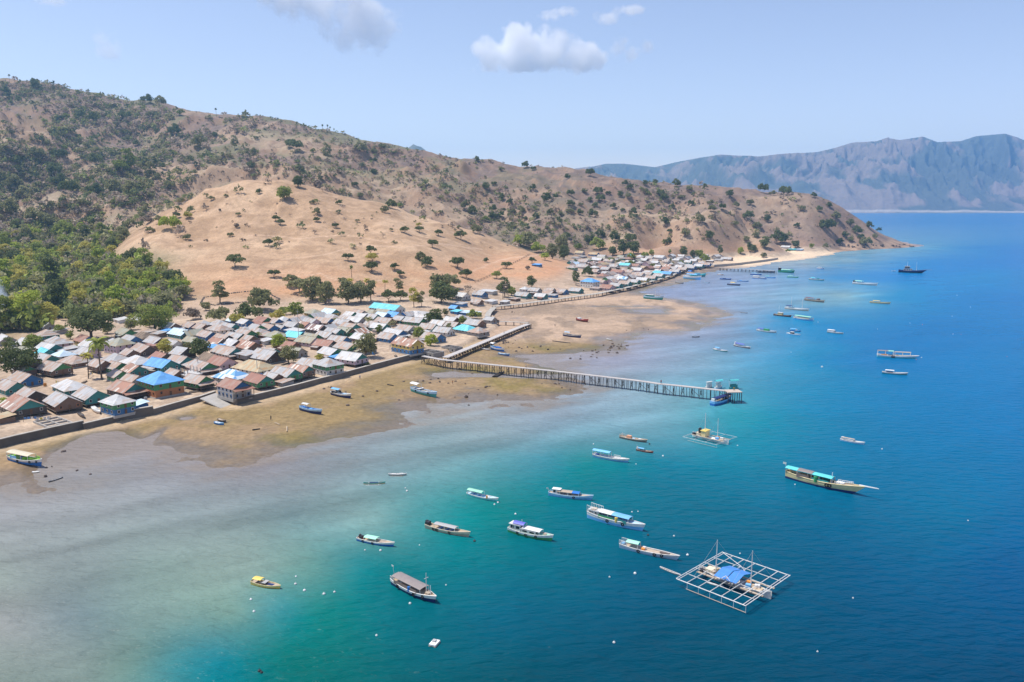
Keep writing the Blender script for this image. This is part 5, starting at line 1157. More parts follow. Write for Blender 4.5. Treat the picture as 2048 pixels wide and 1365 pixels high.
# ---- sea walls, terrace, ramps
def ribbon(name, pts, z0, z1, th, mat_, cap=None, label='', cat='wall', off=0):
    """wall of even thickness along a line of points (pixels on the wall's top edge)"""
    P = [at_z(x, y, z1) for x, y in pts]
    Ls, Rs = [], []
    for i, p in enumerate(P):
        d = (P[min(i + 1, len(P) - 1)] - P[max(i - 1, 0)]); d.z = 0; d.normalize(); n = Vector((d.y, -d.x, 0))
        Rs.append(p + n * (th / 2 + off)); Ls.append(p - n * (th / 2 - off))
    b = MB(); vs = []
    for l, r in zip(Ls, Rs): vs += [(l.x, l.y, z0), (l.x, l.y, z1), (r.x, r.y, z1), (r.x + (r.x - l.x) * .3, r.y + (r.y - l.y) * .3, z0)]
    fs = []
    for i in range(len(P) - 1):
        a = i * 4; c = a + 4
        fs += [(a, a + 1, c + 1, c), (a + 1, a + 2, c + 2, c + 1), (a + 2, a + 3, c + 3, c + 2), (a + 3, a, c, c + 3)]
    fs += [(3, 2, 1, 0), tuple(len(vs) - 4 + k for k in range(4))]
    b.add(vs, fs)
    if cap is None: o = b.build(name, mat_); return tag(o, label, cat)
    o = link(name, None); tag(o, label, cat); o.location = P[0]
    w_ = b.build('wall_body', mat_, o); w_.matrix_parent_inverse = Matrix.Translation(-P[0])
    b = MB(); vs = []
    for l, r in zip(Ls, Rs):
        e = (r - l).normalized() * .08
        vs += [tuple(l - e + Vector((0, 0, .003))), tuple(l - e + Vector((0, 0, .16))), tuple(r + e + Vector((0, 0, .16))), tuple(r + e + Vector((0, 0, .003)))]
    b.add(vs, fs); c = b.build('wall_cap', cap, o); c.matrix_parent_inverse = Matrix.Translation(-P[0])
    return o
M_CAP = paint('wall_cap_concrete', (.50, .46, .40), .9, .3, .4)
ribbon('sea_wall', [(-230, 917), (-100, 896), (0, 879), (29, 872), (100, 856), (166, 842)], -.3, 2.5, .7, M_CONCD, M_CAP, 'dark stained and shaded sea wall below the block foundation')
ribbon('sea_wall', [(166, 848), (200, 840), (237, 832)], -.3, 1.9, .7, M_CONCD, M_CAP, 'short low sea wall by the beached canoes')
ribbon('sea_wall', [(237, 824), (270, 819), (305, 813)], -.3, 2.9, .8, M_CONCD, M_CAP, 'high sea wall terrace in front of the green and blue house')
ribbon('sea_wall', [(305, 819), (350, 806), (400, 793), (430, 783)], -.3, 2.1, .6, M_CONCD, M_CAP, 'sea wall right of the green and blue house, up to the ramp')
ribbon('sea_wall', [(471, 799), (499, 792), (550, 780), (595, 769), (640, 757), (673, 749), (710, 739), (750, 728), (800, 715), (841, 704)], -.3, 2.3, .7, M_CONCD, M_CAP, 'long dark sea wall from the ramp to the pier')
ribbon('retaining_wall', [(1429, 530), (1480, 526), (1520, 521), (1556, 516)], .3, 2.6, .5, M_CONC, None, 'low retaining wall behind the far pale beach')
p = at_z(322, 781, 2.0)
b = MB(); b.box((0, 0, .25), (12, 10, .8)); o = b.build('house_terrace', M_CONC); o.location = (p.x, p.y, 1.7); o.rotation_euler = (0, 0, HDIR); tag(o, 'raised grey concrete terrace under the tall blue roofed house', 'terrace')
# ramp
b = MB(); q0, q1, q2, q3 = at_z(400, 797, 2.0), at_z(432, 786, 2.0), at_z(470, 816, .15), at_z(452, 822, .15)
b.slab([q0, q1, q2, q3], .3); tag(b.build('boat_ramp', M_CONC), 'concrete boat ramp through the gap in the sea wall', 'ramp')
# dry stone pen on the hill foot
def pen():
    pts = [(402, 606), (408, 596), (450, 590), (500, 584), (520, 580), (535, 586), (560, 600), (540, 604), (480, 606), (430, 612), (402, 606)]
    b = MB(); r = random.Random(3)
    G_ = [ground(x, y) for x, y in pts]
    for a, c in zip(G_[:-1], G_[1:]):
        n = max(2, int((c - a).length / 1.1))
        for i in range(n):
            q = a.lerp(c, i / n); q.z = hgt(q.x, q.y)
            b.ball((q.x + r.uniform(-.25, .25), q.y + r.uniform(-.25, .25), q.z + .15), (r.uniform(.4, .7), r.uniform(.4, .7), r.uniform(.3, .55)), 6, 4, 0, .2, r)
    tag(b.build('stone_wall', paint('dark_stone', (.20, .16, .13), .95, .4, 2)), 'dark dry stone pen wall at the foot of the bare hill', 'wall')
pen()
# straight field fence up the hill
def fence():
    pts = [ground(x, y) for x, y in [(950, 566), (985, 550), (1010, 536), (1035, 524), (1060, 510)]]
    o = thing('field_fence', pts[0], 0, 'thin field fence running up the foot of the bare hill', 'fence'); inv = Matrix.Translation(-pts[0])
    ra = MB(); n = 0
    for a, c in zip(pts[:-1], pts[1:]):
        for i in range(6):
            q = a.lerp(c, i / 6); q.z = hgt(q.x, q.y); q2 = a.lerp(c, (i + 1) / 6); q2.z = hgt(q2.x, q2.y)
            pb = MB(); pb.box((q.x, q.y, q.z + .5), (.3, .3, 1.4)); x_ = pb.build('post', M_POST, o); x_.matrix_parent_inverse = inv
            for h in (.5, 1.0): ra.bar(q + Vector((0, 0, h)), q2 + Vector((0, 0, h)), .08, n=4)
    x_ = ra.build('rail', M_POST, o); x_.matrix_parent_inverse = inv
fence()
# masts and tower
M_STEEL = paint('steel', (.38, .38, .38), .5)
for x, y, hp, lab in [(598, 690, 70, 'thin steel radio mast beside the turquoise gabled roof'), (515, 752, 38, 'thin pole mast behind the striped hipped roof house'), (665, 715, 26, 'short thin pole beside the green walled house'), (397, 745, 30, 'thin pole beside the unfinished concrete building')]:
    g = ground(x, y); d = g.length; h = hp * d / F
    o = thing('radio_mast', (g.x, g.y, g.z), 0, lab, 'mast'); b = MB(); b.bar((0, 0, 0), (0, 0, h), .13, .07, 6); b.build('pole', M_STEEL, o); b = MB(); b.bar((-.7, 0, h * .93), (.7, 0, h * .93), .05, n=4); b.bar((-.4, 0, h * .86), (.4, 0, h * .86), .05, n=4); b.build('antenna', M_STEEL, o)
g = ground(1011, 600); o = thing('lattice_tower', (g.x, g.y, g.z), .3, 'dark wooden lattice tower beside a tall tree by the causeway', 'tower')
for i in (-1, 1):
    for j in (-1, 1): b = MB(); b.bar((i * 1.5, j * 1.5, -.2), (i * 1.1, j * 1.1, 9), .14, n=4); b.build('leg', M_POST, o)
b = MB()
for k in range(1, 6):
    z = k * 1.75; e = 1.5 - .4 * z / 9
    for i in (-1, 1): b.box((0, i * e, z), (2 * e, .14, .14)); b.box((i * e, 0, z + .01), (.14, 2 * e, .14))
b.build('brace', M_POST, o); b = MB(); b.box((0, 0, 9.1), (2.8, 2.8, .2)); b.build('platform', M_POST, o)
# ================================================================ PIERS AND CAUSEWAYS
M_PLANK = paint('pier_planks', (.56, .52, .49), .9, .3, .8); M_PILE = paint('pier_piles', (.075, .062, .055), .9, .35, 1)
def walkway(name, pts, z, width, spacing, label, cat, pile_r=.10, concrete=False, rail=False, braces=True):
    """deck on pairs of piles along a line of pixels measured on the deck"""
    P = [at_z(x, y, z) for x, y in pts]
    o = thing(name, (P[0].x, P[0].y, 0), 0, label, cat); inv = Matrix.Translation(-Vector((P[0].x, P[0].y, 0)))
    dk = MB(); vs = []; nrm = []
    for i, p in enumerate(P):
        d = (P[min(i + 1, len(P) - 1)] - P[max(i - 1, 0)]); d.z = 0; d.normalize(); n = Vector((d.y, -d.x, 0)); nrm.append(n)
        l, r = p - n * width / 2, p + n * width / 2
        vs += [tuple(l), tuple(r), (r.x, r.y, z - .2), (l.x, l.y, z - .2)]
    fs = []
    for i in range(len(P) - 1):
        a = i * 4; c = a + 4
        fs += [(a, a + 1, c + 1, c), (a + 1, a + 2, c + 2, c + 1), (a + 2, a + 3, c + 3, c + 2), (a + 3, a, c, c + 3)]
    fs += [(3, 2, 1, 0), tuple(len(vs) - 4 + k for k in range(4))]
    dk.add(vs, fs); d_ = dk.build('deck', M_CAP if concrete else M_PLANK, o); d_.matrix_parent_inverse = inv
    tot = 0; stations = []
    for a, c in zip(P[:-1], P[1:]):
        ln = (c - a).length; s = -tot % spacing
        while s < ln: stations.append((a.lerp(c, s / ln), (c - a).normalized())); s += spacing
        tot += ln
    br = MB(); rl = MB(); prev = None
    for i, (p, d) in enumerate(stations[:50]):
        n = Vector((d.y, -d.x, 0)); ends = []
        for s in (-1, 1):
            q = p + n * (s * (width / 2 - .12)) + d * R.uniform(-.15, .15); f = q + n * (s * .25) + d * R.uniform(-.25, .25)
            b = MB(); b.bar((f.x, f.y, min(-1.2, hgt(f.x, f.y) - .4)), (q.x, q.y, z - .1), pile_r, n=6); x_ = b.build('pile', M_PILE if not concrete else M_CONCD, o); x_.matrix_parent_inverse = inv; ends.append(q)
        if braces:
            br.bar(ends[0] + Vector((0, 0, -.6)), ends[1] + Vector((0, 0, -z * .75)), .07, n=4); br.bar(ends[1] + Vector((0, 0, -.6)), ends[0] + Vector((0, 0, -z * .75)), .07, n=4)
            if i % 3 == 0: br.bar(ends[1] + Vector((0, 0, -.5)), ends[1] + d * spacing + Vector((0, 0, -z * .8)), .07, n=4)
            for fr in (.33, .67):
                e2 = p + d * spacing * fr + n * ((width / 2 - .1) * R.choice((1, 1, -1))); e3 = e2 + d * R.uniform(-.3, .3); br.bar(e2 + Vector((0, 0, -.2)), Vector((e3.x, e3.y, -.8)), .085, n=5)
        if rail:
            for s in (1, -1):
                q = p + n * (s * (width / 2 - .06)); rl.box((q.x, q.y, z + .45), (.12, .12, .9))
    if braces: x_ = br.build('cross_brace', M_PILE, o); x_.matrix_parent_inverse = inv
    if rail: x_ = rl.build('railing', M_CAP, o); x_.matrix_parent_inverse = inv
    return P
walkway('pier', [(846, 712), (882, 719), (1000, 731), (1040, 735), (1100, 741), (1152, 747), (1265, 760), (1292, 763.5), (1322, 768), (1359, 771.5), (1400, 776), (1456, 782)], 3.4, 1.7, 2.9, 'long wooden pier on many thin dark piles', 'pier')
P_ = at_z(1466, 783, 3.4); o = thing('pier_end_platform', (P_.x, P_.y, 0), .1, 'square wooden platform at the seaward end of the long pier', 'platform')
b = MB(); b.box((0, 0, 3.42), (4.6, 3.8, .24)); b.build('deck', paint('pier_head_planks', (.52, .44, .37), .9), o)
for i in (-1, 0, 1):
    for j in (-1, 0, 1): b = MB(); b.bar((i * 2.1, j * 1.7, -1.2), (i * 2.1, j * 1.7, 3.3), .13, n=6); b.build('pile', M_PILE, o)
walkway('causeway', [(890, 715), (925, 701), (974, 681), (1010, 666), (1040, 654), (1057, 648)], 2.6, 2.6, 2.6, 'straight plank causeway on posts from the pier root to the flats', 'causeway', .16)
walkway('causeway', [(1057, 646), (1030, 644), (1000, 643), (990, 643)], 2.4, 1.6, 4, 'short concrete causeway closing the corner by the flats', 'causeway', .16, True, False, False)
walkway('causeway', [(974, 634), (978, 625), (988, 615)], 2.6, 3, 4, 'short ramp linking the village to the curved causeway', 'causeway', .16, True, False, False)
walkway('causeway', [(988, 613), (1040, 608), (1100, 600), (1196, 587), (1254, 575), (1313, 560), (1345, 550), (1366, 541), (1400, 534), (1432, 529)], 2.6, 3.0, 6.5, 'long curved concrete causeway in front of the far houses', 'causeway', .2, True, True, False)
walkway('jetty', [(1440, 536), (1480, 538), (1520, 540), (1549, 542)], 2.8, 1.8, 3.4, 'small far jetty beside the pale beach', 'jetty', .14)
# stub of an old jetty
b = MB(); q = [at_z(986, 754, .35), at_z(1002, 745, .35)]; b.bar(q[0], q[1], .35, n=6); b.bar(q[0] + Vector((1, .4, 0)), q[1] + Vector((1, .4, .1)), .3, n=6)
tag(b.build('old_timber', M_PILE), 'dark old timbers lying beside the pier', 'timber')

# ---- rocks, driftwood, a person
M_ROCK = paint('tidal_rock', (.13, .10, .085), .9, .4, 2)
rk = [MB().ball((0, 0, .1), (.5, .42, .36), 7, 5, 0, .22, random.Random(k)).mesh('rock', M_ROCK) for k in range(4)]
def rock(x, y, s, lab='dark rock lying on the tidal flat', grp='dark rocks scattered over the tidal flats'):
    p = at_z(x, y, .1); z = max(hgt(p.x, p.y), 0)
    o = link('rock', rk[R.randrange(4)]); o.location = (p.x, p.y, z); o.rotation_euler = (0, 0, R.uniform(0, 6)); o.scale = (s, s * R.uniform(.7, 1.2), s * R.uniform(.6, 1.1)); tag(o, lab, 'rock', grp)
for cx, cy, sx_, sy_, n in [(1010, 687, 14, 5, 16), (1230, 695, 22, 7, 18), (1200, 705, 30, 5, 8), (1060, 700, 40, 8, 12), (1150, 715, 40, 8, 8), (950, 780, 60, 25, 14), (860, 765, 30, 8, 8), (1100, 775, 60, 12, 8), (130, 930, 60, 25, 7), (655, 780, 8, 3, 3), (750, 790, 80, 25, 7), (1020, 628, 30, 3, 5), (1290, 655, 60, 12, 4)]:
    for i in range(n): rock(R.gauss(cx, sx_ * .6), R.gauss(cy, sy_ * .6), R.uniform(.5, 1.3))
for i in range(34):
    x = R.uniform(1655, 1832); y = 492 + R.uniform(-2, 4)
    g = ground(x, y)
    if g is None or g.y > 1400 or g.y < 800: continue
    s = R.uniform(1.5, 4.5)
    o = link('rock', rk[R.randrange(4)]); o.location = g; o.rotation_euler = (0, 0, R.uniform(0, 6)); o.scale = (s * 1.2, s, s); tag(o, 'brown boulder at the water line of the headland', 'rock', 'boulders along the foot of the headland')
M_DRIFT = paint('driftwood', (.42, .33, .23), .9)
for (x, y, x2, y2, lab) in [(550, 847, 560, 851, 'bleached driftwood pole left of the standing person'), (574, 855, 574, 864, 'pale upright plank lying on the olive flat'), (505, 862, 520, 859, 'thin dark pole at the lower edge of the olive flat'), (775, 771, 787, 773, 'dark log on the flat above the white canopied boat'), (1105, 683, 1141, 687, 'long dark timber on the sand flat below the grey boat')]:
    b = MB(); a, c = at_z(x, y, .4), at_z(x2, y2, .4); a.z = hgt(a.x, a.y) + .15; c.z = hgt(c.x, c.y) + .15; b.bar(a, c, .22, .14, 6); tag(b.build('driftwood', M_DRIFT if 'dark' not in lab else M_PILE), lab, 'driftwood')
def person(x, y, shirt, trousers, label, turn, z=None):
    g = at_z(x, y, .25) if z is None else at_z(x, y, z)
    if z is None: g.z = max(hgt(g.x, g.y), 0)
    skin = paint('skin', (.22, .12, .075), .6); me = bpy.data.meshes.new('body')
    J = [(0, 0, .95), (0, 0, 1.2), (0, .01, 1.42), (0, 0, 1.52), (0, -.01, 1.62), (0, -.01, 1.74), (.19, 0, 1.42), (.25, .02, 1.15), (.27, -.08, .9), (-.19, 0, 1.42), (-.26, .0, 1.15), (-.27, -.05, .9), (.1, 0, .9), (.12, -.04, .5), (.13, .02, .06), (.13, -.13, .03), (-.1, 0, .9), (-.11, .05, .5), (-.13, .1, .06), (-.13, -.05, .03)]
    E = [(0, 1), (1, 2), (2, 3), (3, 4), (4, 5), (2, 6), (6, 7), (7, 8), (2, 9), (9, 10), (10, 11), (0, 12), (12, 13), (13, 14), (14, 15), (0, 16), (16, 17), (17, 18), (18, 19)]
    rad = [.14, .13, .15, .06, .085, .09, .07, .05, .035, .07, .05, .035, .09, .07, .045, .04, .09, .07, .045, .04]
    me.from_pydata(J, E, []); o = link('person', me); md = o.modifiers.new('skin', 'SKIN'); 
    for i, r_ in enumerate(rad): me.skin_vertices[0].data[i].radius = (r_, r_ * .85)
    me.skin_vertices[0].data[0].use_root = True
    o.modifiers.new('smooth', 'SUBSURF').levels = 1
    me.materials.append(skin); o.location = g; o.scale = (.75, .75, .75); o.rotation_euler = (0, 0, turn); tag(o, label, 'person')
    b = MB(); b.bar((0, 0, .93), (0, .005, 1.46), .19, .2, 10); b.bar((.2, 0, 1.42), (.255, .015, 1.18), .085, .07, 8); b.bar((-.2, 0, 1.42), (-.26, 0, 1.18), .085, .07, 8); b.build('shirt', paint('cloth_' + shirt[0], shirt[1]), o)
    b = MB(); b.bar((.1, 0, .98), (.125, -.03, .42), .115, .095, 8); b.bar((-.1, 0, .98), (-.115, .055, .42), .115, .095, 8); b.build('trousers', paint('cloth_' + trousers[0], trousers[1]), o)
    b = MB(); b.ball((0, .012, 1.70), (.105, .115, .10), 8, 6); b.build('hair', paint('hair_black', (.015, .012, .01)), o)
person(542, 842, ('dark', (.04, .04, .05)), ('navy', (.03, .04, .08)), 'person in dark clothes standing alone on the olive tidal flat', 1.2)
NAVY = ('navy', (.03, .04, .08))
person(1322, 768, ('red', (.45, .05, .04)), NAVY, 'person in red shirt walking on the long pier', .4, 3.4)
person(1052, 736, ('white', (.6, .58, .55)), NAVY, 'person in white shirt on the shore half of the pier', 2.2, 3.4)
person(1468, 782, ('yellow', (.6, .45, .08)), NAVY, 'person in yellow shirt standing on the pier end platform', 3.0, 3.55)
person(720, 760, ('blue', (.05, .15, .45)), NAVY, 'person in blue shirt on the flat below the long sea wall', 1.0)
person(905, 770, ('orange', (.6, .22, .05)), NAVY, 'person in orange shirt standing on the flat below the pier', 5.0)
person(1008, 668, ('white', (.6, .58, .55)), ('dark', (.04, .04, .05)), 'person in white shirt on the plank causeway', 2.0, 2.6)
person(1110, 655, ('dark', (.04, .04, .05)), ('grey', (.2, .2, .2)), 'person in dark shirt standing on the sand flat', .6)
# ================================================================ BOATS
BP = {
    'white': (.72, .71, .68), 'cream': (.66, .58, .42), 'pale blue': (.42, .62, .78), 'blue': (.03, .17, .52), 'navy': (.015, .03, .13), 'sky': (.20, .50, .82), 'turq': (.12, .58, .58), 'mint': (.36, .72, .52), 'green': (.05, .33, .12), 'lime': (.30, .62, .06),
    'yellow': (.78, .56, .13), 'straw': (.70, .56, .28), 'orange': (.75, .30, .06), 'red': (.42, .06, .04), 'maroon': (.16, .05, .04), 'brown': (.20, .15, .13), 'tan': (.50, .40, .30), 'grey': (.42, .41, .40), 'dark': (.035, .035, .04), 'purple': (.12, .13, .50), 'deck': (.52, .40, .27), 'greybrown': (.27, .23, .215), 'peach': (.75, .38, .22), 'teal': (.05, .30, .28), 'black': (.012, .012, .013)}
def bm_(c): return paint('boat_' + c, BP[c], .5, .22, 1.5, .4)
M_TYRE = paint('tyre_rubber', (.012, .012, .012), .9)
BOATS = []
def hull_fn(L, B, fb, rise, stern_w, rake):
    def hb(t):
        f = (1 - max(0, (t - .5) / .5) ** 2.1) * (stern_w + (1 - stern_w) * math.sin(min(t / .45, 1) * pi / 2))
        return B / 2 * max(f, .015)
    def sheer(t): return fb * (1 + .28 * max(0, (.35 - t) / .35) ** 2 + rise * max(0, (t - .35) / .65) ** 2.2)
    def xs(t, zrel): return -L / 2 + L * t + rake * L * (zrel - .25) * t ** 3 * .5
    return hb, sheer, xs
def boat(x1, y1, x2, y2, label, hull='white', low='blue', deck='deck', beam=.2, fb=.085, rise=.75, stern=.72, rake=.1, strake=4, parts=(), cat='boat', name='wooden_boat', ground_boat=False, heel=0, group=None, small=False):
    a, c = (at_z(x1, y1, 0), at_z(x2, y2, 0)) if not ground_boat else (at_z(x1, y1, .25), at_z(x2, y2, .25))
    d = c - a; L = d.length; B = L * beam; F_ = L * fb * .82
    ctr = (a + c) / 2; z0 = 0.0
    if ground_boat: z0 = max(hgt(ctr.x, ctr.y), 0) + F_ * .32
    o = thing(name, (ctr.x, ctr.y, z0), math.atan2(d.y, d.x), label, cat, group)
    if heel: o.rotation_euler = (heel, 0, o.rotation_euler.z)
    hb, sheer, xs = hull_fn(L, B, F_, rise, stern, rake)
    ns = 8 if small else 14
    prof = [(0, -.42), (.55, -.36), (.86, -.05), (.94, .3), (.975, .52), (1.0, .56), (1.03, 1.0)]
    lv = len(prof); vs = []; fs = []; ms = []
    for side in (1, -1):
        off = len(vs)
        for i in range(ns + 1):
            t = i / ns
            for w_, zr in prof:
                z = (F_ * zr if zr < 0 else sheer(t) * zr); pinch = 1 if zr > .5 else 1 - .45 * (t ** 3) * (1 - max(zr, 0))
                vs.append((xs(t, max(zr, -.4)), side * hb(t) * w_ * pinch, z))
        for i in range(ns):
            for j in range(lv - 1):
                p = off + i * lv + j; q = (p, p + lv, p + lv + 1, p + 1)
                fs.append(q if side < 0 else q[::-1]); ms.append(0 if j >= strake else 1)
    # transom
    n2 = (ns + 1) * lv
    for j in range(lv - 1):
        fs.append((j, j + 1, n2 + j + 1, n2 + j)); ms.append(0 if j >= strake else 1)
    b = MB(); b.v = vs; b.f = fs; b.m = ms
    h = b.build('hull', [bm_(hull), bm_(low)], o)
    # deck set below the gunwale, and the rail along it
    b = MB(); dv = []; fs = []
    for i in range(ns + 1):
        t = i / ns
        z = sheer(t) * (.78 if t < .72 else .93)
        for s in (1, -1): dv.append((xs(t, .8), s * hb(t) * .985, z))
    for i in range(ns): fs.append((2 * i + 1, 2 * i + 3, 2 * i + 2, 2 * i))
    b.add(dv, fs); b.build('deck', bm_(deck), o)
    if not small:
        b = MB()
        for s in (1, -1):
            for i in range(ns):
                t, u = i / ns, (i + 1) / ns
                b.bar((xs(t, 1), s * hb(t) * 1.03, sheer(t)), (xs(u, 1), s * hb(u) * 1.03, sheer(u)), .012 * L ** .7, n=4)
        b.bar((xs(0, 1), hb(0), sheer(0)), (xs(0, 1), -hb(0), sheer(0)), .012 * L ** .7, n=4)
        b.build('gunwale', bm_(hull), o)
    X = lambda t: -L / 2 + L * t
    dz = lambda t: sheer(t) * (.78 if t < .72 else .93)
    for p in parts:
        k = p[0]
        if k == 'canopy':      # from, to, height over deck, colour, [second colour, split], width
            _, t0, t1, hh, c1 = p[:5]; c2 = p[5] if len(p) > 5 else None; sp = p[6] if len(p) > 6 else None; wd = p[7] if len(p) > 7 else 1.0
            hh *= L; segs = [(t0, t1, c1)] if not c2 else [(t0, sp, c1), (sp, t1, c2)]
            w_ = B * .5 * wd * (stern * .3 + .7)
            for (u0, u1, cc) in segs:
                b = MB(); nn = 6; th = .006 * L
                for i in range(nn):
                    y0 = -w_ + 2 * w_ * i / nn; y1_ = -w_ + 2 * w_ * (i + 1) / nn
                    zf = lambda y: dz((u0 + u1) / 2) * .3 + dz(t0) * .7 + hh - (y / w_) ** 2 * hh * .16
                    b.slab([(X(u0), y0, zf(y0)), (X(u1), y0, zf(y0)), (X(u1), y1_, zf(y1_)), (X(u0), y1_, zf(y1_))], th)
                cn = b.build('canopy', bm_(cc), o)
            npst = max(2, int((t1 - t0) * L / 2.2) + 1) if not small else 2
            for i in range(npst):
                t = t0 + .01 + (t1 - t0 - .02) * i / (npst - 1)
                for s in (1, -1):
                    yy = s * min(w_ * .94, hb(t) * .97)
                    b = MB(); b.bar((X(t), yy, dz(t) * .9), (X(t), s * w_ * .94, dz(t0) * .85 + hh * .88), .0045 * L + .02, n=4); b.build('post', bm_('white' if hull not in ('straw', 'maroon') else 'tan'), o)
        elif k == 'cabin':     # from, to, height, wall colour, roof colour
            _, t0, t1, hh, cw, cr = p[:6]; hh *= L; w_ = min(hb(t0), hb(t1)) * 1.7 * (p[6] if len(p) > 6 else 1); zc = dz((t0 + t1) / 2)
            if len(p) > 7: zc += p[7] * L
            b = MB(); b.box((X((t0 + t1) / 2), 0, zc + hh / 2), (L * (t1 - t0), w_, hh)); cb = b.build('cabin', bm_(cw), o)
            b = MB(); b.box((X((t0 + t1) / 2), 0, zc + hh + .02), (L * (t1 - t0) + .3, w_ + .3, .09)); b.build('cabin_roof', bm_(cr), o)
            if not small:
                nw = max(2, int(L * (t1 - t0) / 1.3))
                for i in range(nw):
                    for s in (1, -1):
                        b = MB(); b.box((X(t0 + (t1 - t0) * (i + .5) / nw), s * (w_ / 2 + .01), zc + hh * .6), (L * (t1 - t0) / nw * .62, .05, hh * .42)); b.build('window', M_GLASS, cb)
                b = MB(); b.box((X(t1) + .01, 0, zc + hh * .6), (.05, w_ * .7, hh * .4)); b.build('window', M_GLASS, cb)
        elif k == 'side':      # dark sheet hanging under the canopy
            _, t0, t1, hh, cc = p; w_ = B * .47
            for s in (1, -1):
                b = MB(); b.box((X((t0 + t1) / 2), s * w_, dz(t0) + hh * L / 2), (L * (t1 - t0), .05, hh * L)); b.build('side_screen', bm_(cc), o)
        elif k == 'mast':      # at, height
            b = MB(); zb = dz(p[1]); b.bar((X(p[1]), 0, zb), (X(p[1]), 0, zb + p[2] * L), .006 * L + .02, .004 * L + .01, 5)
            if len(p) > 3: b.bar((X(p[1]), -.04 * L, zb + p[2] * L * .75), (X(p[1]), .04 * L, zb + p[2] * L * .75), .004 * L + .015, n=4)
            b.build('mast', bm_('white'), o)
        elif k == 'sprit':     # bowsprit
            b = MB(); z = sheer(1); b.bar((xs(.93, 1), 0, z * .96), (xs(1, 1) + p[1] * L, 0, z * 1.06), .012 * L, .006 * L, 6); b.build('bowsprit', bm_(p[2]), o)
        elif k == 'box':       # at, y, (l, w, h), colour
            _, t, yy, (l, w_, hh), cc = p[:5]; b = MB(); b.box((X(t), yy * B, dz(t) + hh * L / 2), (l * L, w_ * L, hh * L)); b.build(p[5] if len(p) > 5 else 'deck_box', bm_(cc), o)
        elif k == 'bench':
            for t in p[1]: b = MB(); b.box((X(t), 0, dz(t) * 1.06), (.03 * L, hb(t) * 1.9, .02 * L)); b.build('thwart', bm_(p[2]), o)
        elif k == 'tyre':
            for t in p[1]:
                for s in (1, -1): b = MB(); b.torus((X(t), s * (hb(t) * 1.03 + .07), sheer(t) * .62), .022 * L, .008 * L, 'y'); b.build('tyre', M_TYRE, o)
        elif k == 'barrel': b = MB(); b.bar((X(p[1]), p[2] * B, dz(p[1])), (X(p[1]), p[2] * B, dz(p[1]) + .075 * L), .025 * L, n=10); b.build('barrel', bm_(p[3]), o)
        elif k == 'engine': b = MB(); b.box((X(p[1]), 0, dz(p[1]) + .03 * L), (.07 * L, B * .5, .06 * L)); b.box((X(p[1]) - .05 * L, B * .1, dz(p[1]) + .055 * L), (.04 * L, B * .3, .05 * L)); b.build('engine', bm_('dark'), o)
        elif k == 'rail':      # stanchions and a rope rail
            _, t0, t1, hh, cc = p; b = MB(); n = 8
            for s in (1, -1):
                for i in range(n):
                    t = t0 + (t1 - t0) * i / (n - 1); u = t0 + (t1 - t0) * (i + 1) / (n - 1)
                    b.bar((X(t), s * hb(t), sheer(t)), (X(t), s * hb(t), sheer(t) + hh * L), .003 * L + .01, n=4)
                    if i < n - 1: b.bar((X(t), s * hb(t), sheer(t) + hh * L), (X(u), s * hb(u), sheer(u) + hh * L), .0025 * L + .01, n=4)
            b.build('deck_rail', bm_(cc), o)
        elif k == 'coaming':   # open hold in the deck
            _, t0, t1, cc = p; b = MB(); w_ = min(hb(t0), hb(t1)) * 1.2
            b.box((X((t0 + t1) / 2), 0, dz((t0 + t1) / 2) + .008 * L), (L * (t1 - t0), w_, .016 * L)); b.build('hatch', bm_(cc), o)
        elif k == 'flag': b = MB(); b.bar((X(.01), 0, dz(0)), (X(.0) - .03 * L, 0, dz(0) + p[1] * L), .012 + .002 * L, n=4); b.box((X(0) - .04 * L, 0, dz(0) + p[1] * L), (.05 * L, .02, .03 * L)); b.build('flag_staff', bm_('white'), o)
        elif k == 'outrigger':
            for s in (1, -1):
                b = MB(); b.bar((X(.12), s * B * p[1], .02), (X(.85), s * B * p[1], .05), .012 * L, n=6); b.build('float', bm_(p[2]), o)
            for t in (.25, .72): b = MB(); b.bar((X(t), -B * p[1], .1), (X(t), B * p[1], .1), .009 * L, n=5); b.bar((X(t), -B * p[1] * .5, dz(t) + .02 * L), (X(t), B * p[1] * .5, dz(t) + .02 * L), .009 * L, n=5); b.build('boom', bm_(p[2]), o)
    BOATS.append(o)
    return o
# ---- the near anchorage
boat(789, 1166, 870, 1207, 'big cargo boat with long brown roof, white hull over dark blue, mast with crosspiece', 'white', 'navy', beam=.235, fb=.105, rise=.55, parts=[('canopy', .05, .76, .115, 'greybrown', None, None, .95), ('side', .12, .68, .06, 'brown'), ('mast', .8, .34, 1), ('mast', .9, .15), ('barrel', .5, -.46, 'blue'), ('tyre', (.22, .62, .8)), ('box', .85, 0, (.08, .08, .03), 'tan'), ('flag', .2), ('rail', .0, .12, .05, 'white')])
boat(505, 1167, 560, 1178, 'small yellow motor boat with straw yellow canopy at the stern', 'straw', 'yellow', 'tan', beam=.26, fb=.11, rise=.3, parts=[('canopy', .08, .38, .15, 'yellow', None, None, .9), ('cabin', .42, .52, .06, 'dark', 'grey', .7), ('coaming', .58, .8, 'navy'), ('bench', (.2, .3), 'brown')])
boat(716, 1080, 787, 1094, 'white and blue boat with mint green canopy amidships', 'white', 'blue', beam=.2, parts=[('canopy', .22, .56, .10, 'mint'), ('box', .16, 0, (.06, .07, .03), 'maroon'), ('engine', .1), ('coaming', .62, .78, 'tan'), ('tyre', (.2, .48))])
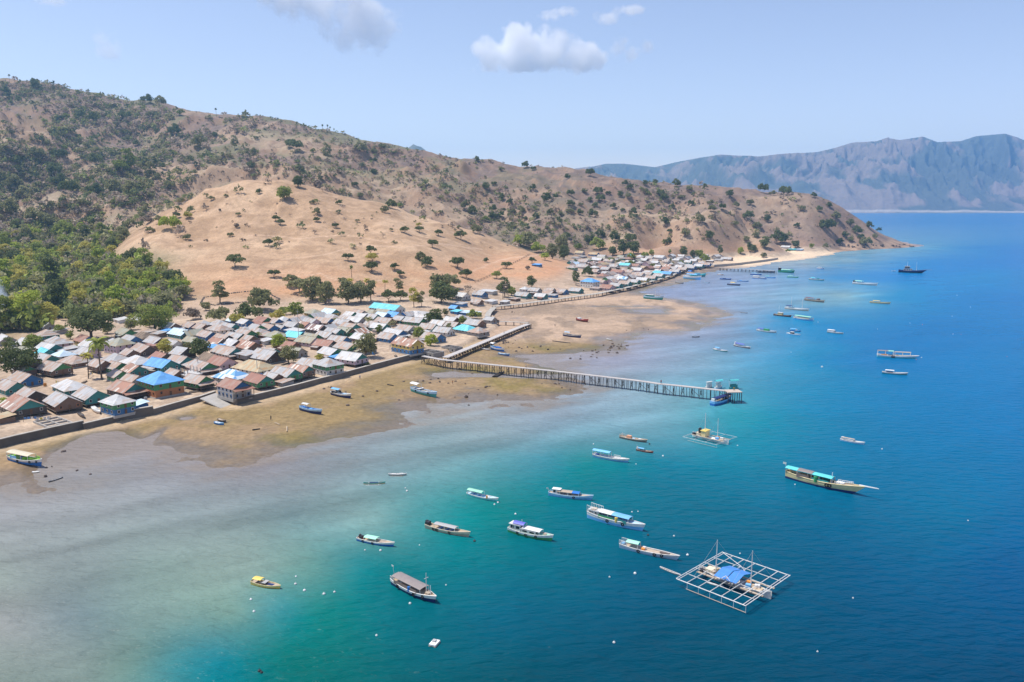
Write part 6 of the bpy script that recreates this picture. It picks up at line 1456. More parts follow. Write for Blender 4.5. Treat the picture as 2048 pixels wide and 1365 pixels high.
boat(853, 1055, 938, 1075, 'cream long boat with grey canopy and dark engine rack at stern', 'cream', 'tan', beam=.17, fb=.085, parts=[('canopy', .22, .72, .10, 'grey', None, None, .9), ('engine', .05), ('box', .04, 0, (.08, .1, .07), 'dark', 'engine_rack'), ('tyre', (.22, .3, .6)), ('bench', (.35, .5, .6), 'blue')])
boat(1019, 1062, 1104, 1083, 'white cabin boat with purple blue canopy over its upper deck', 'white', 'green', 'mint', beam=.22, fb=.10, parts=[('cabin', .05, .30, .13, 'white', 'white'), ('canopy', .12, .38, .185, 'purple', None, None, .8), ('cabin', .32, .66, .075, 'white', 'white', .9), ('canopy', .34, .76, .12, 'white', None, None, .92), ('tyre', (.25, .45, .68)), ('box', .84, 0, (.06, .06, .015), 'tan'), ('mast', .3, .25)])
boat(1178, 1034, 1286, 1063, 'largest white passenger boat with roof half white half blue and yellow barrel', 'white', 'sky', 'pale blue', beam=.19, fb=.115, rise=.35, parts=[('cabin', .02, .22, .07, 'white', 'white'), ('canopy', .2, .78, .11, 'white', 'sky', .46, .95), ('side', .22, .5, .05, 'green'), ('side', .52, .74, .055, 'teal'), ('rail', .0, .22, .11, 'white'), ('barrel', .56, -.45, 'yellow'), ('tyre', (.4, .68)), ('box', .1, 0, (.08, .1, .09), 'tan')])
boat(1098, 990, 1184, 1001, 'pale blue boat with long canopy, tan then blue, white box at stern', 'pale blue', 'sky', beam=.18, parts=[('canopy', .2, .72, .095, 'tan', 'blue', .55), ('cabin', .1, .27, .11, 'white', 'white', .8), ('bench', (.35, .5), 'brown'), ('tyre', (.6,)), ('flag', .08)])
boat(936, 990, 995, 1004, 'small white boat with light green canopy at its stern half', 'white', 'turq', 'pale blue', beam=.2, parts=[('canopy', .02, .52, .14, 'mint', None, None, .95), ('bench', (.2, .4), 'blue'), ('box', .68, 0, (.1, .08, .02), 'white'), ('barrel', .7, -.4, 'orange')])
boat(1241, 1094, 1355, 1121, 'long white boat with pale green canopy aft and orange box on deck', 'white', 'pale blue', 'tan', beam=.155, fb=.075, rise=.45, parts=[('canopy', .12, .34, .105, 'mint', None, None, .95), ('rail', .0, .12, .07, 'white'), ('box', .0 + .05, 0, (.05, .09, .03), 'sky'), ('box', .41, 0, (.06, .075, .03), 'orange', 'orange_box'), ('box', .42, .12, (.05, .04, .045), 'white'), ('coaming', .7, .86, 'brown'), ('tyre', (.35, .63, .75))])
boat(1320, 1136, 1360, 1153, 'slim white dugout canoe tied beside the big lift net platform', 'white', 'tan', 'brown', beam=.1, fb=.06, rise=.8, stern=.3, parts=[('bench', (.3, .5, .7), 'tan')], name='canoe')
boat(1573, 955, 1712, 990, 'biggest boat, straw yellow over navy with turquoise roof and long bowsprit', 'straw', 'navy', 'tan', strake=3, beam=.155, fb=.105, rise=.75, rake=.35, stern=.6, parts=[('canopy', .0, .68, .095, 'turq', 'turq', .34), ('canopy', .18, .40, .112, 'greybrown', None, None, .98), ('side', .18, .36, .055, 'brown'), ('side', .4, .64, .05, 'teal'), ('barrel', .46, -.47, 'green'), ('mast', .66, .16), ('flag', .12), ('sprit', .16, 'white'), ('rail', .72, .95, .025, 'white'), ('tyre', (.62, .66)), ('box', .78, 0, (.1, .08, .02), 'white')])
boat(1681, 881, 1728, 890, 'small white boat with thin red canopy right of the others', 'white', 'pale blue', 'white', beam=.2, parts=[('canopy', .04, .6, .12, 'tan', None, None, .6), ('box', .08, 0, (.1, .1, .12), 'white'), ('box', .58, 0, (.07, .08, .04), 'dark')])
boat(1187, 913, 1256, 926, 'white boat with raised sky blue canopy over the stern', 'white', 'sky', 'white', beam=.2, rise=.6, parts=[('canopy', .0, .5, .15, 'sky', None, None, .9), ('rail', .55, .75, .04, 'white'), ('coaming', .05, .14, 'blue'), ('box', .68, 0, (.16, .1, .02), 'white')])
boat(1240, 876, 1293, 886, 'long low brown boat with peach orange tarp box', 'tan', 'brown', 'tan', beam=.17, parts=[('box', .35, 0, (.16, .1, .09), 'peach', 'tarp_shelter'), ('mast', .1, .16), ('box', .52, 0, (.08, .08, .02), 'pale blue'), ('coaming', .7, .8, 'white'), ('rail', .0, .2, .06, 'tan')])
boat(1273, 901, 1306, 907, 'small maroon boat with blue canopy and white stern box', 'maroon', 'red', 'tan', beam=.19, parts=[('canopy', .12, .48, .14, 'sky', None, None, .95), ('box', .06, 0, (.09, .09, .14), 'white'), ('mast', .02, .3)])
boat(1424, 812, 1462, 800, 'blue boat with dark roof moored beside the pier end', 'sky', 'blue', 'tan', beam=.22, fb=.12, rise=.5, parts=[('canopy', .08, .9, .13, 'navy', None, None, .9), ('side', .3, .6, .05, 'dark'), ('box', .05, 0, (.06, .1, .1), 'white')])
boat(1476, 778, 1458, 779, 'turquoise roofed boat moored behind the end of the pier', 'turq', 'teal', 'tan', beam=.34, fb=.2, parts=[('canopy', .0, .95, .85, 'turq', None, None, 1.2), ('side', .15, .85, .35, 'teal')], small=True)
boat(1430, 778, 1444, 776, 'white small boat with turquoise canopy behind the pier', 'white', 'pale blue', 'white', beam=.34, fb=.2, parts=[('canopy', .0, 1.0, .8, 'turq', None, None, 1.1), ('cabin', .2, .7, .5, 'white', 'white')], small=True)
boat(1412, 777, 1424, 775, 'white box shelter boat moored behind the pier left of turquoise canopies', 'white', 'tan', 'white', beam=.4, fb=.2, parts=[('cabin', .1, .9, .6, 'white', 'white')], small=True)
boat(727, 969, 770, 968, 'dark green outrigger canoe with white cross booms in shallow water', 'teal', 'straw', 'brown', beam=.14, fb=.085, rise=.6, stern=.4, parts=[('outrigger', 1.3, 'white'), ('box', .5, 0, (.4, .08, .03), 'navy')], name='canoe')
boat(777, 951, 813, 951, 'white canoe beyond the green outrigger canoe', 'white', 'greybrown', 'white', beam=.16, fb=.1, rise=.5, stern=.5, parts=[('box', .3, 0, (.24, .1, .03), 'white'), ('box', .72, 0, (.22, .1, .03), 'white'), ('outrigger', 1.2, 'tan')], name='canoe')
# ---- boats aground on the flats
G_ = dict(ground_boat=True)
boat(22, 921, 84, 934, 'stranded white passenger boat with cream roof and lime green bow at left', 'white', 'blue', 'lime', beam=.22, fb=.10, parts=[('canopy', .02, .72, .13, 'cream', None, None, .95), ('side', .15, .35, .07, 'sky'), ('box', .5, 0, (.08, .1, .05), 'lime'), ('box', .42, 0, (.05, .1, .06), 'purple'), ('tyre', (.4, .75, .9)), ('rail', .72, .92, .04, 'lime'), ('bench', (.55, .65), 'lime')], heel=.04, **G_)
boat(97, 963, 126, 954, 'slim grey dugout canoe lying on the mud near the left edge', 'grey', 'dark', 'grey', beam=.12, fb=.07, rise=.3, stern=.5, parts=[('bench', (.3, .6), 'tan')], name='canoe', **G_)
boat(64, 944, 79, 943, 'round white dinghy lying on the mud below the stranded boat', 'white', 'cream', 'white', beam=.5, fb=.15, rise=.1, stern=.8, parts=[('bench', (.4, .65), 'cream')], name='dinghy', small=True, **G_)
boat(602, 822, 643, 832, 'blue fishing boat with white canopy aground on the olive flat', 'pale blue', 'navy', 'blue', beam=.2, fb=.11, parts=[('canopy', .12, .4, .16, 'white', None, None, .9), ('box', .5, 0, (.1, .1, .03), 'sky'), ('mast', .08, .15)], heel=-.05, **G_)
boat(664, 791, 702, 799, 'white boat with turquoise canopy aground near the sea wall', 'white', 'navy', 'white', beam=.2, fb=.11, parts=[('canopy', .05, .45, .17, 'sky', None, None, .95), ('side', .1, .4, .08, 'dark'), ('box', .7, 0, (.2, .1, .02), 'pale blue')], heel=.05, **G_)
boat(825, 783, 873, 796, 'grey blue boat with white stern canopy aground below the pier', 'pale blue', 'teal', 'grey', beam=.18, fb=.1, parts=[('canopy', .0, .3, .16, 'white', None, None, .95), ('cabin', .3, .38, .05, 'white', 'white'), ('tyre', (.25, .75)), ('bench', (.5, .65), 'tan')], heel=.05, **G_)
boat(430, 849, 448, 853, 'small bright blue boat aground left of the olive flat', 'sky', 'blue', 'white', beam=.26, fb=.15, parts=[('bench', (.3, .6), 'pale blue')], small=True, **G_)
boat(437, 841, 452, 846, 'small brown boat aground beside the bright blue one', 'brown', 'dark', 'tan', beam=.24, fb=.14, parts=[('bench', (.4, .6), 'tan')], small=True, **G_)
boat(187, 831, 201, 842, 'white canoe drawn up behind the low sea wall', 'white', 'tan', 'white', beam=.18, fb=.1, rise=.3, parts=[('bench', (.4, .6), 'grey')], name='canoe', small=True, **G_)
boat(158, 841, 170, 850, 'dark canoe drawn up behind the low sea wall', 'brown', 'dark', 'dark', beam=.16, fb=.1, rise=.3, parts=[('bench', (.4, .6), 'tan')], name='canoe', small=True, **G_)
boat(963, 699, 980, 702, 'small white boat aground beside the plank causeway', 'white', 'tan', 'white', beam=.2, fb=.1, parts=[('bench', (.4,), 'tan')], small=True, **G_)
boat(984, 698, 1008, 705, 'small boat with pale canopy and blue tarp aground beside the causeway', 'white', 'blue', 'sky', beam=.24, fb=.12, parts=[('canopy', .0, .25, .18, 'white'), ('box', .55, 0, (.3, .14, .06), 'blue')], small=True, **G_)
boat(997, 709, 1019, 712, 'small pale blue open boat lowest of the three by the causeway', 'pale blue', 'blue', 'white', beam=.2, fb=.11, parts=[('bench', (.3, .6), 'sky')], small=True, **G_)
boat(1154, 642, 1176, 646, 'red boat with white stern aground on the sand flat', 'red', 'maroon', 'white', beam=.24, fb=.13, parts=[('box', .2, 0, (.25, .15, .08), 'white')], small=True, **G_)
boat(1127, 673, 1162, 677, 'grey blue boat with white canopy aground on the sand flat', 'grey', 'navy', 'tan', beam=.2, fb=.1, parts=[('canopy', .08, .38, .14, 'pale blue', None, None, .95)], small=True, **G_)
boat(1213, 679, 1225, 681, 'tiny white open boat at the edge of the sand flat', 'white', 'cream', 'white', beam=.24, fb=.12, small=True, parts=[('bench', (.5,), 'white')], **G_)
boat(1288, 598, 1326, 601, 'teal and white boat with low cabin beached on the sand spit', 'pale blue', 'teal', 'white', beam=.2, fb=.12, parts=[('cabin', .1, .5, .1, 'teal', 'white'), ('mast', .6, .3)], small=True, **G_)
boat(1368, 557, 1402, 560, 'big white boat with bright blue roof beside the curved causeway', 'white', 'sky', 'sky', beam=.22, fb=.13, parts=[('canopy', .2, .8, .14, 'sky'), ('canopy', .25, .45, .3, 'blue', None, None, .6)], small=True, **G_)
boat(1381, 554, 1411, 553, 'turquoise hulled boat lying behind the bright blue roofed one', 'turq', 'teal', 'turq', beam=.2, fb=.12, parts=[('cabin', .3, .6, .1, 'sky', 'turq')], small=True, **G_)
boat(1351, 566, 1367, 568, 'small grey canoe below the curved causeway', 'grey', 'dark', 'grey', beam=.16, fb=.1, small=True, name='canoe', parts=[('bench', (.5,), 'tan')])
# ---- the bay, far anchorage
S_ = dict(small=True)
boat(1384, 675, 1399, 675, 'tiny dark canoe alone on the pale bay water', 'dark', 'black', 'brown', beam=.14, fb=.1, name='canoe', parts=[('bench', (.5,), 'tan')], **S_)
boat(1427, 700, 1455, 705, 'white boat with small sky blue canopy in the bay', 'white', 'teal', 'white', beam=.2, parts=[('canopy', .15, .45, .14, 'sky')], **S_)
boat(1469, 692, 1500, 698, 'white boat with purple blue canopy in the bay', 'white', 'maroon', 'white', beam=.2, parts=[('canopy', .1, .65, .12, 'purple'), ('box', .05, 0, (.06, .08, .14), 'white')], **S_)
boat(1514, 662, 1552, 667, 'white boat with blue stern and green net heap', 'white', 'grey', 'white', beam=.18, parts=[('canopy', .08, .35, .1, 'purple'), ('box', .5, 0, (.24, .14, .09), 'green', 'net_heap')], **S_)
boat(1574, 668, 1600, 672, 'white boat with small cabin, lower one of a close pair', 'white', 'pale blue', 'white', beam=.2, parts=[('cabin', .3, .5, .12, 'dark', 'white')], **S_)
boat(1580, 662, 1601, 664, 'blue canopied boat, upper one of a close pair', 'blue', 'navy', 'sky', beam=.22, parts=[('canopy', .05, .6, .2, 'sky'), ('box', .6, 0, (.15, .12, .15), 'white')], **S_)
boat(1655, 665, 1686, 669, 'white boat with white roof and brown bow far right of the pair', 'white', 'tan', 'tan', beam=.19, parts=[('canopy', .02, .48, .14, 'white'), ('side', .05, .45, .07, 'white')], **S_)
boat(1588, 638, 1626, 643, 'broad white boat with pale green roof and sky blue hull band', 'white', 'sky', 'white', beam=.24, fb=.11, parts=[('canopy', .08, .92, .12, 'mint'), ('side', .1, .85, .04, 'cream')], **S_)
boat(1548, 631, 1582, 635, 'brown boat with straw cabin and thin mast', 'brown', 'maroon', 'tan', beam=.2, parts=[('cabin', .25, .5, .13, 'straw', 'white'), ('mast', .28, .5), ('sprit', .15, 'tan')], **S_)
boat(1571, 618, 1617, 623, 'white boat with navy stern canopy and two tall masts', 'white', 'tan', 'white', beam=.18, parts=[('canopy', .05, .3, .1, 'navy'), ('mast', .25, .45), ('mast', .72, .36)], **S_)
boat(1610, 601, 1648, 606, 'long tan boat with dark red brown shelter', 'tan', 'brown', 'tan', beam=.17, parts=[('canopy', .05, .5, .09, 'maroon'), ('box', .7, 0, (.1, .1, .08), 'brown')], **S_)
boat(1481, 626, 1495, 627, 'tiny thin canoe off the tip of the sand spit', 'grey', 'dark', 'tan', beam=.12, fb=.08, name='canoe', parts=[('bench', (.5,), 'tan')], **S_)
boat(1740, 606, 1780, 609, 'straw yellow open boat with small yellow canopy at far right', 'straw', 'tan', 'tan', beam=.18, parts=[('canopy', .15, .5, .09, 'yellow')], **S_)
boat(1706, 568, 1754, 572, 'long white boat with pale canopy below the headland', 'white', 'grey', 'white', beam=.17, parts=[('canopy', .1, .4, .09, 'mint'), ('box', .05, 0, (.06, .08, .08), 'dark')], **S_)
boat(1797, 545, 1846, 547, 'dark two masted schooner with white deckhouse off the headland', 'navy', 'black', 'tan', beam=.2, fb=.12, rise=.6, rake=.4, parts=[('cabin', .2, .55, .1, 'white', 'brown'), ('cabin', .25, .45, .09, 'brown', 'white', .8, .12), ('mast', .35, .42), ('mast', .72, .4), ('sprit', .2, 'brown')], cat='ship', name='schooner')
boat(1784, 543, 1791, 543, 'tiny white tender beside the dark schooner', 'white', 'grey', 'white', beam=.35, fb=.18, name='dinghy', parts=[('bench', (.5,), 'grey')], **S_)
boat(1455, 570, 1480, 572, 'dark hulled boat with orange yellow canopy in the far bay', 'navy', 'dark', 'tan', beam=.2, parts=[('canopy', .25, .6, .17, 'yellow')], **S_)
boat(1440, 559, 1462, 560, 'low navy blue boat in the far bay', 'blue', 'navy', 'blue', beam=.2, parts=[('box', .4, 0, (.3, .1, .06), 'navy')], **S_)
boat(1474, 563, 1497, 564, 'low pale blue boat in the far bay', 'pale blue', 'blue', 'sky', beam=.18, parts=[('box', .3, 0, (.2, .1, .06), 'sky')], **S_)
boat(1505, 557, 1533, 559, 'white boat with long white roof in the far bay', 'white', 'blue', 'white', beam=.2, parts=[('canopy', .05, .5, .13, 'white'), ('side', .08, .45, .06, 'white')], **S_)
boat(1530, 556, 1551, 557, 'sky blue boat with turquoise canopy in the far bay', 'sky', 'blue', 'turq', beam=.2, parts=[('canopy', .05, .4, .15, 'turq')], **S_)
boat(1574, 555, 1597, 556, 'light green open boat in the far bay', 'mint', 'green', 'mint', beam=.2, parts=[('canopy', .1, .5, .13, 'mint')], **S_)
boat(1618, 560, 1648, 562, 'white and teal boat right of the light green one', 'white', 'teal', 'tan', beam=.18, parts=[('canopy', .12, .4, .12, 'turq'), ('box', .6, 0, (.15, .1, .08), 'teal')], **S_)
boat(1634, 538, 1648, 539, 'small white cabin boat furthest out in the far bay', 'white', 'blue', 'white', beam=.26, fb=.13, parts=[('cabin', .2, .6, .16, 'white', 'white')], **S_)
boat(1557, 545, 1588, 547, 'big green boat with green roof at the far jetty end', 'green', 'teal', 'green', beam=.22, fb=.13, parts=[('canopy', .2, .95, .12, 'mint', 'green', .8), ('side', .2, .9, .07, 'teal'), ('cabin', .0, .14, .2, 'dark', 'white')], **S_)
boat(1515, 545, 1549, 546, 'grey boat lying alongside the far jetty', 'grey', 'navy', 'grey', beam=.18, fb=.1, parts=[('cabin', .3, .8, .08, 'grey', 'pale blue')], **S_)
boat(1501, 550, 1523, 551, 'blue boat with sky blue canopy near the far jetty', 'blue', 'navy', 'sky', beam=.2, parts=[('canopy', .1, .6, .14, 'sky')], **S_)
boat(1435, 550, 1447, 551, 'small pinkish white boat left of the far jetty', 'white', 'peach', 'white', beam=.25, fb=.12, parts=[('box', .35, 0, (.3, .14, .1), 'white')], **S_)
boat(1754, 714, 1832, 718, 'long white boat with raised narrow brown awning at right', 'white', 'turq', 'tan', beam=.16, fb=.075, rise=.5, rake=.2, parts=[('canopy', .0, .42, .145, 'greybrown', 'mint', .28, .45), ('canopy', .44, .86, .135, 'tan', None, None, .4), ('box', .18, 0, (.14, .09, .035), 'orange', 'cargo_heap'), ('box', .35, 0, (.12, .08, .03), 'brown'), ('tyre', (.38, .42)), ('box', .52, 0, (.06, .06, .04), 'cream')])
boat(1764, 747, 1814, 751, 'white boat with white canopy below the long awning boat', 'white', 'teal', 'white', beam=.18, parts=[('canopy', .12, .48, .13, 'white', None, None, .9), ('box', .3, 0, (.25, .1, .05), 'maroon')])
boat(1408, 566, 1420, 567, 'tiny pale boat near the curved causeway', 'pale blue', 'grey', 'white', beam=.22, fb=.12, parts=[('bench', (.5,), 'white')], **S_)
# ---- lift net platforms
def lift_net(corners, hull, label, nl, nc, tarp, masts, z=1.3, boxc=None, thin=1.0):
    Lc, Tc, Rc, Bc = [at_z(x, y, z) for x, y in corners]
    ctr = (Lc + Tc + Rc + Bc) / 4; a = ((Bc - Lc) + (Rc - Tc)) / 2; c = ((Tc - Lc) + (Rc - Bc)) / 2
    A = a.length; ax = a.normalized(); c = c - ax * c.dot(ax); W = c.length
    rz = math.atan2(ax.y, ax.x)
    o = thing('lift_net_platform', (ctr.x, ctr.y, 0), rz, label, 'fishing platform')
    r = (.045 + .0022 * A) * thin; wm = bm_('white'); tm = bm_('tan')
    for i in range(nl):
        y = -W / 2 + W * i / (nl - 1)
        if i in (0, nl - 1):
            b = MB(); b.bar((-A / 2, y, z), (A / 2, y, z), r * 1.1, n=5); b.build('side_beam', wm, o)
        else:
            b = MB(); b.bar((-A / 2, y, z - .02), (A / 2, y, z - .02), r * .75, n=5); b.build('long_beam', wm, o)
    for i in range(nc):
        x = -A / 2 + A * i / (nc - 1)
        b = MB(); b.bar((x, -W / 2, z + .09), (x, W / 2, z + .09), r * .9, n=5); b.build('cross_beam', wm, o)
    for x in (-A / 2 + A * .035, A / 2 - A * .035): b = MB(); b.bar((x, -W / 2, z + .1), (x, W / 2, z + .1), r * .9, n=5); b.build('cross_beam', wm, o)
    for s in (-1,):
        for i in range(1, nc): 
            x = -A / 2 + A * i / (nc - 1); b = MB(); b.bar((x, s * W / 2, z), (x, s * W / 2, .15), r * .6, n=4); b.build('leg', wm, o)
        b = MB(); b.bar((-A * .35, s * W / 2, .25), (A / 2, s * W / 2, .25), r * .7, n=4); b.build('foot_rail', tm, o)
    # the boat in the middle
    hl = A * 1.03; hw = W * (.17 if tarp else .2); b = MB(); vs = []; fs = []; n = 12
    for i in range(n + 1):
        t = i / n; f = hw / 2 * max(.12, (1 - abs(2 * t - 1) ** 3)); xx = -hl / 2 + hl * t * 1.02; sh = .75 + .5 * abs(2 * t - 1) ** 2.5
        vs += [(xx, -f * .4, -.3), (xx, -f, sh), (xx, -f * .75, sh), (xx, -f * .7, .5), (xx, f * .7, .5), (xx, f * .75, sh), (xx, f, sh), (xx, f * .4, -.3)]
    for i in range(n):
        for j in range(7): p = i * 8 + j; fs.append((p, p + 1, p + 9, p + 8))
    fs += [tuple(range(7, -1, -1)), tuple(n * 8 + k for k in range(8))]
    b.add(vs, fs); b.build('hull', wm, o)
    for s in (-1, 1):   # plank walks either side
        b = MB(); b.box((A * .02, s * hw * .75, .95), (A * .96, hw * .18, .1)); b.build('walkway', tm, o)
    b = MB(); b.box((A * .30, 0, .92), (A * .22, hw * .7, .12)); b.build('foredeck', bm_('deck'), o)
    b = MB(); b.box((-A * .34, 0, 1.1), (A * .1, hw * .6, .7)); b.build('engine_house', bm_('cream'), o)
    if tarp:
        for (x0, x1) in ((-A * .17, -A * .01), (A * .005, A * .15)):
            b = MB(); e = hw * 1.05
            b.slab([(x0, 0, 2.35), (x1, 0, 2.35), (x1, -e, 1.75), (x0, -e, 1.75)], .05); b.slab([(x0, 0, 2.35), (x0, e, 1.75), (x1, e, 1.75), (x1, 0, 2.35)], .05); b.build('tarpaulin', bm_('blue_tarp'), o)
        for x in (-A * .165, A * .145):
            for s in (-1, 1): b = MB(); b.bar((x, s * hw * 1.0, .9), (x, s * hw * 1.0, 1.75), .06, n=4); b.build('tarp_post', tm, o)
        for s, nm in ((-1, 'stay'), (1, 'stay')):      # A-frames raised over the middle
            for x in (-A * .10, A * .10):
                b = MB(); b.bar((x, s * W * .17, z), (0, s * W * .17, z + A * .085), r * .8, n=5); b.build('stay', wm, o)
        b = MB(); b.bar((-A * .5, W / 2, z), (0, W * .17, z + A * .085), r * .7, n=5); b.build('stay', wm, o)
    if boxc:
        b = MB(); b.box((-A * .14, 0, 1.6), (A * .13, hw * 1.1, 1.5)); b.build('shelter', bm_(boxc), o); b = MB(); b.box((-A * .14, 0, 2.4), (A * .16, hw * 1.3, .1)); b.build('shelter_roof', bm_('yellow'), o)
        b = MB(); b.box((-A * .3, 0, 1.6), (A * .03, hw * .5, 2.2)); b.build('winch', bm_('dark'), o)
    for x, h in masts:
        b = MB(); b.bar((A * x, 0, .6), (A * x, 0, h), .10, .06, 6); b.build('mast', wm, o)
        b = MB()
        for s in (-1, 1): b.bar((A * x, 0, h * .98), (A * x + A * .12 * s, s * W * .3, z), .018, n=3)
        b.build('rigging', bm_('grey'), o)
    for (x, y, cc) in ((-.38, .3, 'dark'), (-.41, -.5, 'dark'), (.2, .2, 'orange'), (.24, -.25, 'sky'), (.33, .1, 'white'), (-.28, -.2, 'tan'), (-.3, .25, 'straw')):
        b = MB(); b.box((A * x, y * hw, 1.15), (.8, .6, .5), 0, x); b.build('gear_box', bm_(cc), o)
    return o
BP['blue_tarp'] = (.07, .24, .62)
lift_net([(1350, 1157), (1448, 1106), (1586, 1154), (1486, 1210)], None, 'large white lift net platform with blue tarpaulins and two masts', 6, 7, True, [(-.26, 6.6), (.25, 6.8)])
lift_net([(1360, 873), (1412, 860), (1478, 876), (1430, 889)], None, 'smaller lift net platform with yellow shelter farther out', 3, 4, False, [(-.15, 7.0), (.22, 6.2)], boxc='straw', thin=.55, z=.9)
boat(1413, 1166, 1446, 1176, 'small white canoe floating under the big lift net platform', 'white', 'tan', 'white', beam=.13, fb=.07, name='canoe', parts=[('bench', (.4, .6), 'tan')])
# ---- buoys and floats
M_BUOY = [paint('buoy_white', (.75, .74, .72), .5), paint('buoy_dark', (.05, .05, .055), .6), paint('buoy_red', (.6, .12, .08), .5)]
by = []
for k in range(3):
    b = MB(); b.ball((0, 0, .12), (.42, .42, .36), 9, 6); b.bar((0, 0, .4), (0, 0, .62), .07, n=5); b.torus((0, 0, .68), .09, .025, 'x', 7, 4); by.append(b.mesh('buoy', M_BUOY[k]))
LB = ['white mooring float on the open water', 'dark mooring float off a boat bow', 'red and white float on the water']
for (x, y, k) in [(996, 1006, 0), (989, 1010, 0), (949, 1083, 1), (1122, 1098, 1), (1031, 1029, 0), (1296, 1071, 1), (1276, 1024, 0), (1264, 1025, 0), (1272, 929, 0), (1326, 913, 0), (1187, 889, 0), (1299, 889, 1), (1475, 892, 0), (1764, 899, 0), (1843, 716, 0), (1833, 720, 2), (1755, 659, 0), (1582, 705, 0), (1636, 645, 0), (1914, 591, 0), (1941, 615, 0), (1904, 633, 0), (1906, 669, 0), (1922, 670, 2), (1845, 650, 2), (2014, 714, 2), (1820, 647, 0), (811, 977, 0), (814, 983, 0), (612, 846, 0), (730, 1101, 0), (761, 1102, 0), (609, 1182, 0), (592, 1154, 0), (591, 1169, 0), (502, 1200, 0), (669, 1185, 0), (648, 1189, 0), (508, 1224, 0), (523, 1346, 1), (519, 1343, 1), (753, 1272, 0), (892, 1171, 0), (839, 1091, 0), (820, 1208, 0), (1348, 1073, 0), (1375, 1111, 0), (1270, 1148, 0), (1219, 1155, 0), (1480, 1108, 0), (1228, 1286, 0), (1635, 1304, 0), (1706, 1197, 0), (1936, 1042, 0), (1590, 970, 0)]:
    p = at_z(x, y, 0); o = link('buoy', by[k]); o.location = p; s = R.uniform(.3, .6); o.scale = (s, s, s); tag(o, LB[k], 'buoy', ('white mooring floats', 'dark mooring floats', 'red floats')[k])
p = at_z(869, 1289, 0); o = thing('raft', (p.x, p.y, 0), 1.2, 'small floating white crate raft alone in the foreground', 'raft')
b = MB(); b.box((0, 0, .22), (1.5, 1.0, .22)); b.build('deck', bm_('white'), o)
for s in (-1, 1): b = MB(); b.bar((-.8, s * .4, .03), (.8, s * .4, .03), .14, n=8); b.build('float', bm_('tan'), o)
b = MB(); b.box((.2, .1, .42), (.5, .45, .2)); b.build('box', bm_('grey'), o)
p = at_z(1644, 735, 0); o = link('buoy', by[0]); o.location = p; tag(o, LB[0], 'buoy', 'white mooring floats')
# ================================================================ CLOUDS: real volumes far out over the strait
def cloud(cx, cy, wpx, hpx, depth, dist, lumps, label, dens, soft, seed, nscale=3.2, wisp=.9):
    """lumps: (x, z, rx, rz) inside the box, in -1..1"""
    c = at_d(cx, cy, dist); sx_ = wpx / F * dist / 2 * 1.2; sz = hpx / F * dist / 2 * 1.2
    b = MB(); b.box((0, 0, 0), (2, 2, 2)); m, nt, bs = new_mat('cloud_vapour'); N = nt.nodes; L = nt.links; N.remove(bs)
    tc = N.new('ShaderNodeTexCoord'); mp = N.new('ShaderNodeMapping'); mp.inputs['Scale'].default_value = (sx_ / sz, depth / sz, 1); mp.inputs['Location'].default_value = (seed * 3.1, seed * 1.7, seed)
    L.new(tc.outputs['Object'], mp.inputs['Vector'])
    no = N.new('ShaderNodeTexNoise'); no.inputs['Scale'].default_value = nscale; no.inputs['Detail'].default_value = 9; no.inputs['Roughness'].default_value = .6; L.new(mp.outputs[0], no.inputs['Vector'])
    best = None
    for (x, z, rx, rz) in lumps:
        x, z, rx, rz = x * .8, z * .8, rx * .74, rz * .74
        su = N.new('ShaderNodeVectorMath'); su.operation = 'SUBTRACT'; su.inputs[1].default_value = (x, 0, z); L.new(tc.outputs['Object'], su.inputs[0])
        dv = N.new('ShaderNodeVectorMath'); dv.operation = 'DIVIDE'; dv.inputs[1].default_value = (rx, .62, rz); L.new(su.outputs[0], dv.inputs[0])
        ln = N.new('ShaderNodeVectorMath'); ln.operation = 'LENGTH'; L.new(dv.outputs[0], ln.inputs[0])
        if best is None: best = ln.outputs['Value']
        else:
            mn = N.new('ShaderNodeMath'); mn.operation = 'SMOOTH_MIN'; mn.inputs[2].default_value = .15; L.new(best, mn.inputs[0]); L.new(ln.outputs['Value'], mn.inputs[1]); best = mn.outputs[0]
    inv = N.new('ShaderNodeMath'); inv.operation = 'SUBTRACT'; inv.inputs[0].default_value = 1; L.new(best, inv.inputs[1])
    ns = N.new('ShaderNodeMath'); ns.operation = 'MULTIPLY_ADD'; ns.inputs[1].default_value = wisp * 2; ns.inputs[2].default_value = -wisp; L.new(no.outputs['Fac'], ns.inputs[0])
    ad = N.new('ShaderNodeMath'); ad.operation = 'ADD'; L.new(inv.outputs[0], ad.inputs[0]); L.new(ns.outputs[0], ad.inputs[1])
    mr = N.new('ShaderNodeMapRange'); mr.inputs['From Min'].default_value = .0; mr.inputs['From Max'].default_value = soft; mr.inputs['To Max'].default_value = dens; L.new(ad.outputs[0], mr.inputs['Value'])
    ed = N.new('ShaderNodeMapRange'); ed.inputs['From Min'].default_value = -.5; ed.inputs['From Max'].default_value = -.2; L.new(inv.outputs[0], ed.inputs['Value'])
    mu = N.new('ShaderNodeMath'); mu.operation = 'MULTIPLY'; L.new(mr.outputs[0], mu.inputs[0]); L.new(ed.outputs[0], mu.inputs[1])
    pv = N.new('ShaderNodeVolumePrincipled'); pv.inputs['Color'].default_value = (1, 1, 1, 1); pv.inputs['Anisotropy'].default_value = 0; L.new(mu.outputs[0], pv.inputs['Density'])
    L.new(pv.outputs[0], N['Material Output'].inputs['Volume'])
    o = b.build('cloud', m); o.location = c; o.scale = (sx_, depth, sz)
    return tag(o, label, 'cloud')
